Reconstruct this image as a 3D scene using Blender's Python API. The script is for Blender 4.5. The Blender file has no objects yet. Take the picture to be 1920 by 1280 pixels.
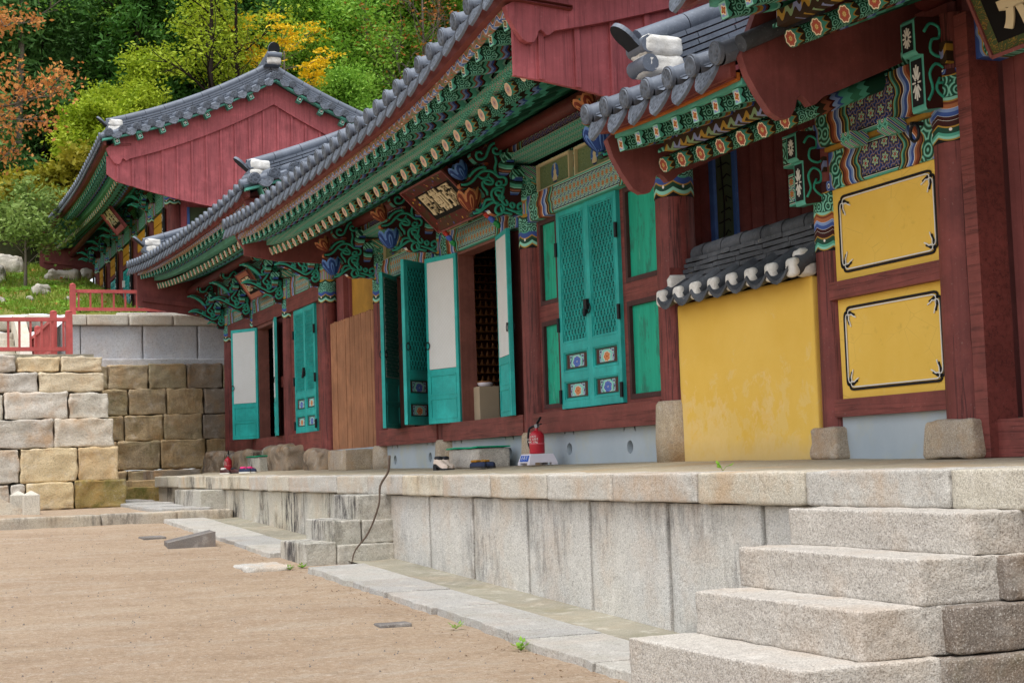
import bpy, math, random
from mathutils import Vector, Matrix, noise as mnoise
sin, cos, pi, rad = math.sin, math.cos, math.pi, math.radians
S = bpy.context.scene
COL = S.collection

# ---------------------------------------------------------------- camera
YAW, PITCH, ROLL = -0.3914, 0.0794, 0.0334
cam_data = bpy.data.cameras.new('camera')
cam = bpy.data.objects.new('camera', cam_data); COL.objects.link(cam)
_R1 = Matrix(((cos(YAW), -sin(YAW), 0), (sin(YAW), cos(YAW), 0), (0, 0, 1)))
_R2 = Matrix(((1, 0, 0), (0, cos(PITCH), -sin(PITCH)), (0, sin(PITCH), cos(PITCH))))
_R3 = Matrix(((cos(ROLL), 0, sin(ROLL)), (0, 1, 0), (-sin(ROLL), 0, cos(ROLL))))
_R = _R1 @ _R2 @ _R3
_m = Matrix.Identity(4)
for _i in range(3):
    _m[_i][0] = _R[_i][0]; _m[_i][1] = _R[_i][2]; _m[_i][2] = -_R[_i][1]
cam.matrix_world = _m
cam_data.sensor_width = 36.0
cam_data.lens = 2910.0 / 1920.0 * 36.0
cam_data.clip_start = 0.1
cam_data.clip_end = 2000.0
S.camera = cam

# ---------------------------------------------------------------- sky and sun (bright overcast)
W = bpy.data.worlds.new('World'); S.world = W; W.use_nodes = True
wn = W.node_tree
bg = wn.nodes['Background']
sky = wn.nodes.new('ShaderNodeTexSky'); sky.sky_type = 'NISHITA'
sky.sun_disc = False
SUN_EL, SUN_ROT = rad(72), rad(225)
sky.sun_elevation = SUN_EL; sky.sun_rotation = SUN_ROT
sky.air_density = 1.0; sky.dust_density = 1.5; sky.ozone_density = 1.0
hsv = wn.nodes.new('ShaderNodeHueSaturation')
hsv.inputs['Saturation'].default_value = 0.25
wn.links.new(sky.outputs[0], hsv.inputs['Color'])
wn.links.new(hsv.outputs[0], bg.inputs['Color'])
bg.inputs['Strength'].default_value = 0.15
sun_d = bpy.data.lights.new('sun', 'SUN'); sun = bpy.data.objects.new('sun', sun_d); COL.objects.link(sun)
sun_d.energy = 1.35; sun_d.angle = rad(30); sun_d.color = (1.0, 0.985, 0.965)
# light travels from the yard side (-X), slightly from behind the camera
_d = Vector((sin(SUN_ROT) * cos(SUN_EL), cos(SUN_ROT) * cos(SUN_EL), sin(SUN_EL)))
sun.rotation_euler = _d.to_track_quat('Z', 'Y').to_euler()
S.view_settings.view_transform = 'Standard'
S.view_settings.look = 'None'
S.view_settings.gamma = 1.0
S.view_settings.use_curve_mapping = False
S.view_settings.exposure = 1.05
try:
    S.cycles.max_bounces = 6; S.cycles.diffuse_bounces = 4; S.cycles.glossy_bounces = 2
    S.cycles.transparent_max_bounces = 6; S.cycles.use_denoising = True
    S.cycles.caustics_reflective = False; S.cycles.caustics_refractive = False
except Exception:
    pass
random.seed(7)

# ---------------------------------------------------------------- object helpers
BASE = {}
def _tag(o, label=None, cat=None, group=None, kind=None):
    if label: o['label'] = label
    if cat: o['category'] = cat
    if group: o['group'] = group
    if kind: o['kind'] = kind
    return o

def thing(name, label, cat, loc=(0, 0, 0), group=None):
    o = bpy.data.objects.new(name, None); COL.objects.link(o)
    o.empty_display_size = 0.2
    o.location = loc; BASE[o.name] = Vector(loc)
    return _tag(o, label, cat, group)

class MB:
    """collects faces, then links them as one mesh object"""
    def __init__(s): s.v = []; s.f = []; s.mi = []; s.sm = []
    def add(s, vs, fs, mi=0, sm=False):
        b = len(s.v); s.v.extend(tuple(p) for p in vs)
        for f in fs:
            s.f.append([b + i for i in f]); s.mi.append(mi); s.sm.append(sm)
    def box(s, x0, x1, y0, y1, z0, z1, mi=0):
        s.add([(x0,y0,z0),(x1,y0,z0),(x1,y1,z0),(x0,y1,z0),(x0,y0,z1),(x1,y0,z1),(x1,y1,z1),(x0,y1,z1)],
              [(0,3,2,1),(4,5,6,7),(0,1,5,4),(1,2,6,5),(2,3,7,6),(3,0,4,7)], mi)
    def obox(s, c, ax, ay, az, mi=0):
        c, ax, ay, az = Vector(c), Vector(ax), Vector(ay), Vector(az)
        vs = [c + ax*i + ay*j + az*k for k in (-1,1) for j in (-1,1) for i in (-1,1)]
        s.add(vs, [(0,2,3,1),(4,5,7,6),(0,1,5,4),(1,3,7,5),(3,2,6,7),(2,0,4,6)], mi)
    def beam(s, p, q, w, h, mi=0, up=(0,0,1)):
        p, q = Vector(p), Vector(q); d = (q - p); l = d.length; d.normalize()
        u = Vector(up); a = d.cross(u)
        if a.length < 1e-4: a = d.cross(Vector((1,0,0)))
        a.normalize(); b = a.cross(d).normalized()
        s.obox((p+q)/2, d*l/2, a*w/2, b*h/2, mi)
    def cyl(s, p, q, r0, r1=None, n=12, caps=True, mi=0, capmi=None, sm=True):
        r1 = r0 if r1 is None else r1
        p, q = Vector(p), Vector(q); d = (q-p).normalized()
        a = d.orthogonal().normalized(); b = d.cross(a)
        ring = [(a*cos(2*pi*i/n) + b*sin(2*pi*i/n)) for i in range(n)]
        s.add([p + t*r0 for t in ring] + [q + t*r1 for t in ring],
              [(i, (i+1) % n, n+(i+1) % n, n+i) for i in range(n)], mi, sm)
        if caps:
            cm = mi if capmi is None else capmi
            s.add([p + t*r0 for t in ring], [tuple(reversed(range(n)))], cm)
            s.add([q + t*r1 for t in ring], [tuple(range(n))], cm)
    def tube(s, pts, r, n=6, mi=0, closed=False):
        P = [Vector(p) for p in pts]; m = len(P); rr = r if isinstance(r, (list, tuple)) else [r]*m
        T = []
        for i in range(m):
            a = P[(i+1) % m] if (closed or i < m-1) else P[i]
            b = P[i-1] if (closed or i > 0) else P[i]
            t = (a-b); T.append(t.normalized() if t.length > 1e-9 else Vector((0,0,1)))
        u = T[0].orthogonal().normalized(); vs = []
        for i in range(m):
            u = (u - T[i]*u.dot(T[i]))
            u = u.normalized() if u.length > 1e-6 else T[i].orthogonal().normalized()
            w = T[i].cross(u)
            vs += [P[i] + (u*cos(2*pi*k/n) + w*sin(2*pi*k/n))*rr[i] for k in range(n)]
        fs = []
        for i in range(m if closed else m-1):
            j = (i+1) % m
            fs += [(i*n+k, i*n+(k+1) % n, j*n+(k+1) % n, j*n+k) for k in range(n)]
        if not closed:
            fs += [tuple(reversed(range(n))), tuple((m-1)*n+k for k in range(n))]
        s.add(vs, fs, mi, True)
    def prism(s, pts, plane, a, b, mi=0, edge_mi=None):
        """extrude a 2-D outline between a and b along the axis missing in plane ('XZ','YZ','XY')"""
        f = {'XZ': lambda p, t: (p[0], t, p[1]), 'YZ': lambda p, t: (t, p[0], p[1]), 'XY': lambda p, t: (p[0], p[1], t)}[plane]
        ar = sum(pts[i][0]*pts[(i+1) % len(pts)][1] - pts[(i+1) % len(pts)][0]*pts[i][1] for i in range(len(pts)))
        n = len(pts)
        vs = [f(p, a) for p in pts] + [f(p, b) for p in pts]
        s.add(vs, [tuple(range(n)), tuple(reversed(range(n, 2*n)))], mi)
        s.add(vs, [(i, n+i, n+(i+1) % n, (i+1) % n) for i in range(n)], mi if edge_mi is None else edge_mi)
    def lathe(s, prof, c=(0,0,0), n=16, mi=0, sx=1.0, sy=1.0):
        c = Vector(c); vs = []
        for r, z in prof:
            vs += [c + Vector((r*cos(2*pi*k/n)*sx, r*sin(2*pi*k/n)*sy, z)) for k in range(n)]
        fs = []
        for i in range(len(prof)-1):
            fs += [(i*n+k, i*n+(k+1) % n, (i+1)*n+(k+1) % n, (i+1)*n+k) for k in range(n)]
        fs += [tuple(reversed(range(n))), tuple((len(prof)-1)*n+k for k in range(n))]
        s.add(vs, fs, mi, True)
    def rock(s, x0, x1, y0, y1, z0, z1, r=0.05, amp=0.02, n=7, seed=0, mi=0, freq=3.0, taper=0.0):
        """rounded, uneven stone block"""
        c = Vector(((x0+x1)/2, (y0+y1)/2, (z0+z1)/2)); h = Vector(((x1-x0)/2, (y1-y0)/2, (z1-z0)/2))
        r = min(r, h.x*.95, h.y*.95, h.z*.95); off = Vector((seed*3.17, seed*1.31, seed*2.7))
        idx = {}; vs = []; fs = []
        def vert(i, j, k):
            key = (i, j, k)
            if key in idx: return idx[key]
            e = [math.tanh(1.6*(2*t/n - 1))/math.tanh(1.6) for t in (i, j, k)]
            p = Vector((e[0]*h.x, e[1]*h.y, e[2]*h.z))
            q = Vector(tuple(max(-(h[a]-r), min(h[a]-r, p[a])) for a in range(3)))
            d = p - q
            if d.length > 1e-9: p = q + d.normalized()*r; nn = d.normalized()
            else: nn = p.normalized()
            if taper: 
                k_ = 1 - taper*(p.z/h.z+1)/2
                p.x *= k_; p.y *= k_
            w = c + p
            dn = mnoise.fractal(w*freq + off, 0.8, 2.0, 4)
            w = w + nn*dn*amp
            idx[key] = len(vs); vs.append(w); return idx[key]
        for a in range(n):
            for b in range(n):
                fs.append((vert(a,b,0), vert(a,b+1,0), vert(a+1,b+1,0), vert(a+1,b,0)))
                fs.append((vert(a,b,n), vert(a+1,b,n), vert(a+1,b+1,n), vert(a,b+1,n)))
                fs.append((vert(a,0,b), vert(a+1,0,b), vert(a+1,0,b+1), vert(a,0,b+1)))
                fs.append((vert(a,n,b), vert(a,n,b+1), vert(a+1,n,b+1), vert(a+1,n,b)))
                fs.append((vert(0,a,b), vert(0,a,b+1), vert(0,a+1,b+1), vert(0,a+1,b)))
                fs.append((vert(n,a,b), vert(n,a+1,b), vert(n,a+1,b+1), vert(n,a,b+1)))
        s.add(vs, fs, mi, True)
    def mesh(s, name, mats):
        me = bpy.data.meshes.new(name)
        me.from_pydata([tuple(v) for v in s.v], [], s.f)
        for m in (mats if isinstance(mats, (list, tuple)) else [mats]): me.materials.append(m)
        me.polygons.foreach_set('material_index', s.mi)
        me.polygons.foreach_set('use_smooth', s.sm)
        me.update()
        return me
    def build(s, name, mats, parent=None, loc=None, rot=None, bevel=0, label=None):
        return link(name, s.mesh(name, mats), parent, loc, rot, bevel, label)

def link(name, me, parent=None, loc=None, rot=None, bevel=0, label=None):
    o = bpy.data.objects.new(name, me); COL.objects.link(o)
    w = Vector(loc) if loc is not None else Vector((0, 0, 0))
    BASE[o.name] = w
    o.location = w
    if rot is not None: o.rotation_euler = rot
    if parent is not None:
        o.parent = parent
        o.matrix_parent_inverse = Matrix.Translation(-BASE[parent.name])
    if bevel:
        b = o.modifiers.new('bevel', 'BEVEL'); b.width = bevel; b.segments = 2; b.limit_method = 'ANGLE'; b.angle_limit = rad(40)
    if label: o['label'] = label
    return o

def smoothline(pts, k=3):
    """Catmull-Rom through 2-D or 3-D points"""
    P = [Vector(p) for p in pts]; out = []
    for i in range(len(P)-1):
        p0 = P[i-1] if i else P[0]*2-P[1]; p1 = P[i]; p2 = P[i+1]; p3 = P[i+2] if i+2 < len(P) else P[-1]*2-P[-2]
        for j in range(k):
            t = j/k
            out.append(0.5*((2*p1) + (p2-p0)*t + (2*p0-5*p1+4*p2-p3)*t*t + (3*p1-p0-3*p2+p3)*t**3))
    out.append(P[-1]); return out

def interp(tab, y):
    if y <= tab[0][0]: return tab[0][1]
    for (a, va), (b, vb) in zip(tab, tab[1:]):
        if y <= b: 
            t = (y-a)/(b-a); return va + (vb-va)*t
    return tab[-1][1]

# ---------------------------------------------------------------- materials
def lin(h, k=1.0):
    h = h.lstrip('#'); o = []
    for i in (0, 2, 4):
        c = int(h[i:i+2], 16)/255.0
        o.append((c/12.92 if c <= 0.04045 else ((c+0.055)/1.055)**2.4)*k)
    return (o[0], o[1], o[2], 1.0)

class NM:
    def __init__(s, name, rough=0.7, spec=0.3):
        s.m = bpy.data.materials.new(name); s.m.use_nodes = True
        s.t = s.m.node_tree; s.N = s.t.nodes; s.L = s.t.links
        s.b = s.N['Principled BSDF']; s.b.inputs['Roughness'].default_value = rough
        s.b.inputs['Specular IOR Level'].default_value = spec
        s._tc = None
    def _in(s, sock, v):
        if v is None: return
        if hasattr(v, 'is_linked') or hasattr(v, 'links'): s.L.new(v, sock)
        else:
            if sock.type == 'RGBA' and len(v) == 3: v = tuple(v) + (1.0,)
            sock.default_value = v
    def oc(s, kind='Object'):
        if s._tc is None: s._tc = s.N.new('ShaderNodeTexCoord')
        return s._tc.outputs[kind]
    def map(s, v, scale=(1,1,1), loc=(0,0,0), rot=(0,0,0)):
        n = s.N.new('ShaderNodeMapping'); s._in(n.inputs['Vector'], v)
        n.inputs['Scale'].default_value = scale; n.inputs['Location'].default_value = loc; n.inputs['Rotation'].default_value = rot
        return n.outputs[0]
    def sep(s, v):
        n = s.N.new('ShaderNodeSeparateXYZ'); s._in(n.inputs[0], v); return n.outputs[0], n.outputs[1], n.outputs[2]
    def comb(s, x=0, y=0, z=0):
        n = s.N.new('ShaderNodeCombineXYZ'); s._in(n.inputs[0], x); s._in(n.inputs[1], y); s._in(n.inputs[2], z); return n.outputs[0]
    def mt(s, op, a, b=None, c=None, clamp=False):
        n = s.N.new('ShaderNodeMath'); n.operation = op; n.use_clamp = clamp
        s._in(n.inputs[0], a); s._in(n.inputs[1], b); s._in(n.inputs[2], c); return n.outputs[0]
    def noise(s, v, scale=5, detail=3, rough=0.5, dist=0.0, col=False):
        n = s.N.new('ShaderNodeTexNoise'); s._in(n.inputs['Vector'], v)
        n.inputs['Scale'].default_value = scale; n.inputs['Detail'].default_value = detail
        n.inputs['Roughness'].default_value = rough; n.inputs['Distortion'].default_value = dist
        return n.outputs['Color' if col else 'Fac']
    def vor(s, v, scale=5, feature='F1', rand=1.0, dim='3D', out='Distance'):
        n = s.N.new('ShaderNodeTexVoronoi'); n.voronoi_dimensions = dim; n.feature = feature
        s._in(n.inputs['Vector'], v); n.inputs['Scale'].default_value = scale; n.inputs['Randomness'].default_value = rand
        return n.outputs[out]
    def ramp(s, f, stops, const=False):
        n = s.N.new('ShaderNodeValToRGB'); s._in(n.inputs[0], f); r = n.color_ramp
        r.interpolation = 'CONSTANT' if const else 'LINEAR'
        while len(r.elements) < len(stops): r.elements.new(0.5)
        for e, (p, c) in zip(r.elements, stops):
            e.position = p; e.color = lin(c) if isinstance(c, str) else ((c, c, c, 1) if not hasattr(c, '__len__') else c)
        return n.outputs[0]
    def mix(s, f, a, b, mode='MIX'):
        n = s.N.new('ShaderNodeMix'); n.data_type = 'RGBA'; n.blend_type = mode
        s._in(n.inputs[0], f)
        s._in(n.inputs[6], lin(a) if isinstance(a, str) else a); s._in(n.inputs[7], lin(b) if isinstance(b, str) else b)
        return n.outputs[2]
    def step(s, v, e, w=0.002):
        """0 below e, 1 above (soft over w)"""
        n = s.N.new('ShaderNodeMapRange'); s._in(n.inputs[0], v)
        n.inputs[1].default_value = e-w; n.inputs[2].default_value = e+w
        n.inputs[3].default_value = 0; n.inputs[4].default_value = 1; n.clamp = True
        return n.outputs[0]
    def done(s, color, bump=None, bs=0.3, bd=0.01, rough=None):
        s._in(s.b.inputs['Base Color'], lin(color) if isinstance(color, str) else color)
        if rough is not None: s._in(s.b.inputs['Roughness'], rough)
        if bump is not None:
            n = s.N.new('ShaderNodeBump'); s._in(n.inputs['Height'], bump)
            n.inputs['Strength'].default_value = bs; n.inputs['Distance'].default_value = bd
            s.L.new(n.outputs[0], s.b.inputs['Normal'])
        return s.m

def paint(name, col, var=0.25, rough=0.6, spec=0.3, grain='y', crack=0.0, gs=1.0):
    """painted wood: slight tone drift, grain relief, optional drying cracks"""
    m = NM(name, rough, spec); v = m.oc()
    sc = {'y': (26,1.2,26), 'z': (26,26,1.2), 'x': (1.2,26,26)}[grain]
    g = m.noise(m.map(v, tuple(q*gs for q in sc)), 1.0, 4, 0.6)
    big = m.noise(v, 1.3, 4, 0.6)
    c = m.mix(m.ramp(big, [(.3, 0.0), (.75, 1.0)]), lin(col, 1-var*.5), lin(col, 1+var*.4))
    c = m.mix(m.ramp(g, [(.35, var*.9), (.55, 0.0)]), c, lin(col, 0.45))
    fine = m.noise(v, 60, 2)
    c = m.mix(m.ramp(fine, [(.66, 0.0), (.8, 0.25)]), c, lin('#b9a59c'))
    h = g
    fade = m.noise(m.map(v, (1,1,1), (11, 5, 2)), 3.2, 6, .7)
    c = m.mix(m.ramp(fade, [(.48, 0.0), (.7, .45)]), c, lin(col, 1.8)); c = m.mix(m.ramp(fade, [(.28, .5), (.44, 0.0)]), c, lin(col, .55))
    if crack:
        k = {'y': (16,.4,16), 'z': (16,16,.4), 'x': (.4,16,16)}[grain]
        cr = m.noise(m.map(v, k), 1.0, 5, 0.55)
        cf = m.ramp(cr, [(.478, 0.0), (.5, crack), (.522, 0.0)])
        c = m.mix(cf, c, lin('#140808')); h = m.mt('SUBTRACT', g, m.mt('MULTIPLY', cf, 1.5))
    return m.done(c, h, 0.35, 0.006)

def granite(name, a, b, fleck=1.0, stain=0.0, moss=0.0, rust=0.0, rough_bump=0.6, scale=1.0, vary=None):
    m = NM(name, 0.85, 0.2); v = m.oc()
    pit = m.noise(v, 24*scale, 5, 0.7); f1 = m.noise(v, 150*scale, 3, 0.75); f2 = m.noise(v, 52*scale, 4, 0.7); big = m.noise(v, 1.1, 5, 0.6); mid = m.noise(v, 6, 4, 0.6)
    c = m.mix(m.ramp(big, [(.32, 0.0), (.68, 1.0)]), a, b)
    if vary:
        oi = m.N.new('ShaderNodeObjectInfo'); k = len(vary)
        c = m.mix(.85, c, m.ramp(oi.outputs['Random'], [(i/k, q) for i, q in enumerate(vary)]))
        v = m.N.new('ShaderNodeVectorMath'); v.operation = 'ADD'; m.L.new(m.oc(), v.inputs[0]); 
        cb = m.comb(m.mt('MULTIPLY', oi.outputs['Random'], 40), 0, 0); m.L.new(cb, v.inputs[1]); v = v.outputs[0]
    c = m.mix(m.ramp(f1, [(.36, fleck*.62), (.48, 0.0)]), c, lin('#4a4644'))
    c = m.mix(m.ramp(f1, [(.55, 0.0), (.68, fleck*.7)]), c, lin('#e6e2da'))
    c = m.mix(m.ramp(f2, [(.36, .28), (.5, 0.0)]), c, lin('#6a645e'))
    c = m.mix(m.ramp(mid, [(.55, 0.0), (.8, .35)]), c, lin('#efeae0'))
    if rust:
        rn = m.noise(m.map(v, (1,1,1), (7,3,1)), 1.9, 5, 0.65)
        c = m.mix(m.ramp(rn, [(.48, 0.0), (.68, rust)]), c, lin('#b98a50'))
    if stain:
        st = m.noise(m.map(v, (12, 12, 3.0)), 1.0, 9, 0.8); st2 = m.noise(m.map(v, (1,1,1), (2,8,5)), 0.9, 3)
        fac = m.mt('MULTIPLY', m.ramp(st, [(.44, 0.0), (.58, .92)]), m.ramp(st2, [(.46, 0.0), (.56, stain)]))
        c = m.mix(fac, c, lin('#1f1a20'))
    if moss:
        mo = m.noise(m.map(v, (1,1,1), (5,2,9)), 2.6, 5, 0.7)
        c = m.mix(m.ramp(mo, [(.5, 0.0), (.66, moss)]), c, lin('#5a5a24'))
    c = m.mix(m.ramp(pit, [(.32, .38), (.43, 0.0)]), c, lin('#7a736c'))
    h = m.mt('ADD', m.mt('ADD', m.mt('MULTIPLY', f2, 0.7), m.mt('MULTIPLY', f1, 0.3)), pit)
    return m.done(c, h, rough_bump, 0.018)
# ---------------------------------------------------------------- palette
TEAL, TEAL_L, DGREEN, MGREEN = '#52a58f', '#8bcdb8', '#1c4636', '#387a60'
BLUE, LBLUE, ORANGE, OCHRE = '#3b569a', '#7d97c8', '#ac6a44', '#ae8838'
CREAM, BLACK, DRED, WHITE, RED = '#e3d3b0', '#0c0b0c', '#3c130f', '#e8e6dd', '#a5382c'

M_RED = paint('red_wood', '#793f39', .45, crack=.45, grain='y')
M_REDZ = paint('red_column_wood', '#743a35', .45, crack=.75, grain='z')
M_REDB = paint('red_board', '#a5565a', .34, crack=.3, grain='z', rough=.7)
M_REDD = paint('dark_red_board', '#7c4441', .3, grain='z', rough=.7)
M_REDF = paint('red_fascia', '#763b34', .25, grain='y')
M_PURL = paint('red_purlin', '#5c241f', .25, grain='y')
M_BROWN = paint('brown_jamb', '#7a4c42', .3, grain='z')
M_FRAME = paint('dark_frame', '#432827', .2, grain='z')
M_DOOR = paint('green_door', '#2aa39c', .16, grain='z', rough=.5)
M_DOORD = paint('deep_green_panel', '#0f5a50', .2, grain='z')
M_FENCE = paint('brown_fence', '#986a4c', .3, grain='z', rough=.75)
M_RAIL = paint('red_railing', '#b0524e', .18, rough=.6, grain='z')
M_OCHRE = paint('ochre_panel', '#a3792c', .15, grain='z')
M_BLUEF = paint('blue_frame', '#3d5f9c', .15, grain='z')
M_GREENB = paint('green_batten', '#5f9f88', .2, grain='y')
M_TEALP = paint('teal_trim', '#57a592', .15, grain='y')

def simple(name, col, rough=.6, spec=.3, metal=0.0, var=.1, sc=8):
    m = NM(name, rough, spec); n = m.noise(m.oc(), sc, 4, .6)
    m.b.inputs['Metallic'].default_value = metal
    return m.done(m.mix(n, lin(col, 1-var), lin(col, 1+var)), n, .1, .003)
M_IRON = simple('black_iron', '#17161a', .5, .4, .3)
M_BLACK = simple('black_paint', '#121114', .7)
M_WHITE = simple('white_paint', '#dedcd4', .6)
M_CREAM = simple('cream_paint', '#d8c8a4', .7)
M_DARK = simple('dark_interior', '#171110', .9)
M_GOLD = simple('old_gold', '#8a5a30', .45, .5, .4, .3)
M_GOLDD = simple('figure_lacquer', '#5a2c16', .35, .5, .1, .4, 30)

def mat_paper():
    m = NM('door_paper', .9, .1); x, y, z = m.sep(m.oc())
    a = m.mt('ABSOLUTE', m.mt('SINE', m.mt('MULTIPLY', m.mt('ADD', m.mt('MULTIPLY', y, 1.73), z), 62)))
    b = m.mt('ABSOLUTE', m.mt('SINE', m.mt('MULTIPLY', m.mt('SUBTRACT', m.mt('MULTIPLY', y, 1.73), z), 62)))
    g = m.mt('MINIMUM', a, b)
    n = m.noise(m.oc(), 5, 4)
    c = m.mix(m.ramp(g, [(.0, .75), (.3, 0.0)]), lin('#d9d9d6'), lin('#a9aba9'))
    c = m.mix(m.ramp(n, [(.4, 0.0), (.8, .3)]), c, lin('#c2c0b8'))
    return m.done(c, m.noise(m.oc(), 90, 3), .15, .004)
M_PAPER = mat_paper()

def mat_plaster(name, a, b, fade=False):
    m = NM(name, .9, .1); v = m.oc(); x, y, z = m.sep(v)
    n = m.noise(v, 1.4, 5, .6); f = m.noise(v, 40, 3)
    c = m.mix(m.ramp(n, [(.3, 0.0), (.7, 1.0)]), a, b)
    if fade:
        lo = m.mt('SUBTRACT', 1.0, m.mt('MULTIPLY', z, 1.15))          # wear climbs from the foot
        w = m.noise(m.map(v, (1.0, 1.25, 1.0), (3, 1.6, 2)), 2.2, 9, .72, .2)
        wear = m.ramp(m.mt('ADD', w, m.mt('MULTIPLY', lo, .13)), [(.60, 0.0), (.635, .9), (.70, .35), (.74, .9)])
        c = m.mix(m.mt('MULTIPLY', wear, .62), c, lin('#e7c482'))
        w2 = m.noise(m.map(v, (1, 1, 1), (9, 4, 1)), 6, 8, .7, .4)
        c = m.mix(m.mt('MULTIPLY', m.ramp(m.mt('ADD', w2, m.mt('MULTIPLY', lo, .2)), [(.6, 0.0), (.66, 1.0)]), .35), c, lin('#e3c98c'))
        c = m.mix(m.ramp(m.mt('ADD', z, m.mt('MULTIPLY', m.noise(v, 5, 5), .12)), [(.04, .75), (.22, 0.0)]), c, lin('#c9ad76'))
    else:
        c = m.mix(m.ramp(m.noise(v, 2.2, 5, .7), [(.5, 0.0), (.75, .5)]), c, lin('#b9b48e'))
    return m.done(c, m.mt('ADD', f, n), .2, .006)
M_YELLOW = mat_plaster('yellow_wall_plaster', '#e0b652', '#e8c162', True)
M_PLINTH = mat_plaster('blue_grey_plaster', '#a0abb3', '#b1babf')
def mat_flat(name, a, b):
    m = NM(name, .8, .15); n = m.noise(m.oc(), 3, 5, .6)
    v = m.oc(); c = m.mix(m.ramp(n, [(.3, 0.0), (.7, 1.0)]), a, b)
    d = m.noise(v, 5.5, 8, .75); c = m.mix(m.ramp(d, [(.6, 0.0), (.74, .4)]), c, lin('#e6cf94')); c = m.mix(m.ramp(d, [(.27, .35), (.4, 0.0)]), c, lin('#9c7a34'))
    cr = m.vor(m.map(v, (1, 1, 1.6)), 4.0, 'DISTANCE_TO_EDGE'); c = m.mix(m.mt('MULTIPLY', m.ramp(cr, [(.0, .5), (.006, 0.0)]), m.ramp(n, [(.45, 0.0), (.6, 1.0)])), c, lin('#8a6a34'))
    return m.done(c, m.noise(v, 70, 2), .1, .003)
M_YPAN = mat_flat('yellow_panel_paint', '#e2b851', '#e8c05c')
def mat_lime():
    m = NM('lime_mortar', .95, .1); v = m.oc(); n = m.noise(v, 9, 6, .7); f = m.noise(v, 34, 5, .75)
    c = m.mix(m.ramp(n, [(.35, 0.0), (.65, 1.0)]), lin('#bdbab2'), lin('#e6e4de')); c = m.mix(m.ramp(f, [(.3, .4), (.42, 0.0)]), c, lin('#8f8b84'))
    return m.done(c, m.mt('ADD', n, f), .45, .012)
M_LIME = mat_lime()

def mat_tile():
    m = NM('roof_tile', .55, .4); v = m.oc()
    n = m.noise(v, 2.0, 5, .65); f = m.noise(v, 45, 3, .7); cell = m.vor(m.map(v, (3.2, 3.2, 3.2)), 1.0, out='Color')
    r, g_, b_ = m.sep(cell)
    c = m.mix(m.ramp(n, [(.3, 0.0), (.7, 1.0)]), '#59606b', '#747c88')
    c = m.mix(m.mt('MULTIPLY', r, .35), c, lin('#454b55'))
    c = m.mix(m.ramp(f, [(.55, 0.0), (.75, .4)]), c, lin('#8f96a1'))
    li = m.noise(m.map(v, (1, 1, 1), (4, 4, 4)), 5, 6, .75)
    c = m.mix(m.ramp(li, [(.6, 0.0), (.72, .55)]), c, lin('#2a2c2f'))
    return m.done(c, m.mt('ADD', f, n), .25, .006)
M_TILE = mat_tile()
def mat_tile_old():
    m = NM('old_wall_tile', .7, .3); v = m.oc()
    n = m.noise(v, 4, 5, .7); f = m.noise(v, 50, 3, .7)
    c = m.mix(m.ramp(n, [(.3, 0.0), (.7, 1.0)]), '#33363b', '#585c62')
    c = m.mix(m.ramp(f, [(.6, 0.0), (.78, .6)]), c, lin('#8d8f8e'))
    c = m.mix(m.ramp(m.noise(v, 9, 5, .7), [(.66, 0.0), (.72, .7)]), c, lin('#a8a090'))
    return m.done(c, m.mt('ADD', f, n), .4, .008)
M_TILEO = mat_tile_old()
def mat_tiledisc():
    """pressed pattern on tile ends, object coordinates so every disc differs a little"""
    m = NM('tile_end_relief', .6, .35); v = m.oc()
    d = m.vor(m.map(v, (1, 1, 1)), 30); n = m.noise(v, 8, 4, .6)
    c = m.mix(m.ramp(d, [(.1, 0.0), (.5, 1.0)]), '#33383f', '#5b626c')
    return m.done(m.mix(m.ramp(n, [(.35, .5), (.6, 0.0)]), c, lin('#2c3036')), d, .6, .012)
M_TDISC = mat_tiledisc()
M_TDARK = simple('black_end_tile', '#24262a', .8, .2, 0, .35, 14)  # near-black colour for the outward, downward face of the ridge end tiles

# ---------------------------------------------------------------- dancheong (painted timber patterns, in metres)
def swirl(m, u, v, sc=15):
    p = m.comb(u, v, 0)
    d = m.vor(p, sc, dim='2D'); w = m.noise(p, sc*.8, 2)
    t = m.mt('FRACT', m.mt('ADD', m.mt('MULTIPLY', d, 3.2), w))
    return m.ramp(t, [(0, DGREEN), (.3, MGREEN), (.42, TEAL_L), (.7, TEAL), (.86, DGREEN)], True)

def flowers(m, u, v, sc, base, pet, core, edge):
    """rows of round flowers on a pattern ground"""
    p = m.comb(u, v, 0); d = m.vor(p, sc, rand=0.0, dim='2D')
    pu, pv, _ = m.sep(m.vor(p, sc, rand=0.0, dim='2D', out='Position'))
    a = m.mt('ARCTAN2', m.mt('SUBTRACT', v, m.mt('DIVIDE', pv, 1.0)), m.mt('SUBTRACT', u, m.mt('DIVIDE', pu, 1.0)))
    dd = m.mt('ADD', d, m.mt('MULTIPLY', m.mt('SINE', m.mt('MULTIPLY', a, 6)), .07))
    c = m.ramp(dd, [(0, core), (.13, pet), (.25, edge), (.30, BLACK), (.34, base), (.47, edge), (.52, BLUE), (.60, BLACK), (.66, base)], True)
    return c

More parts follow.
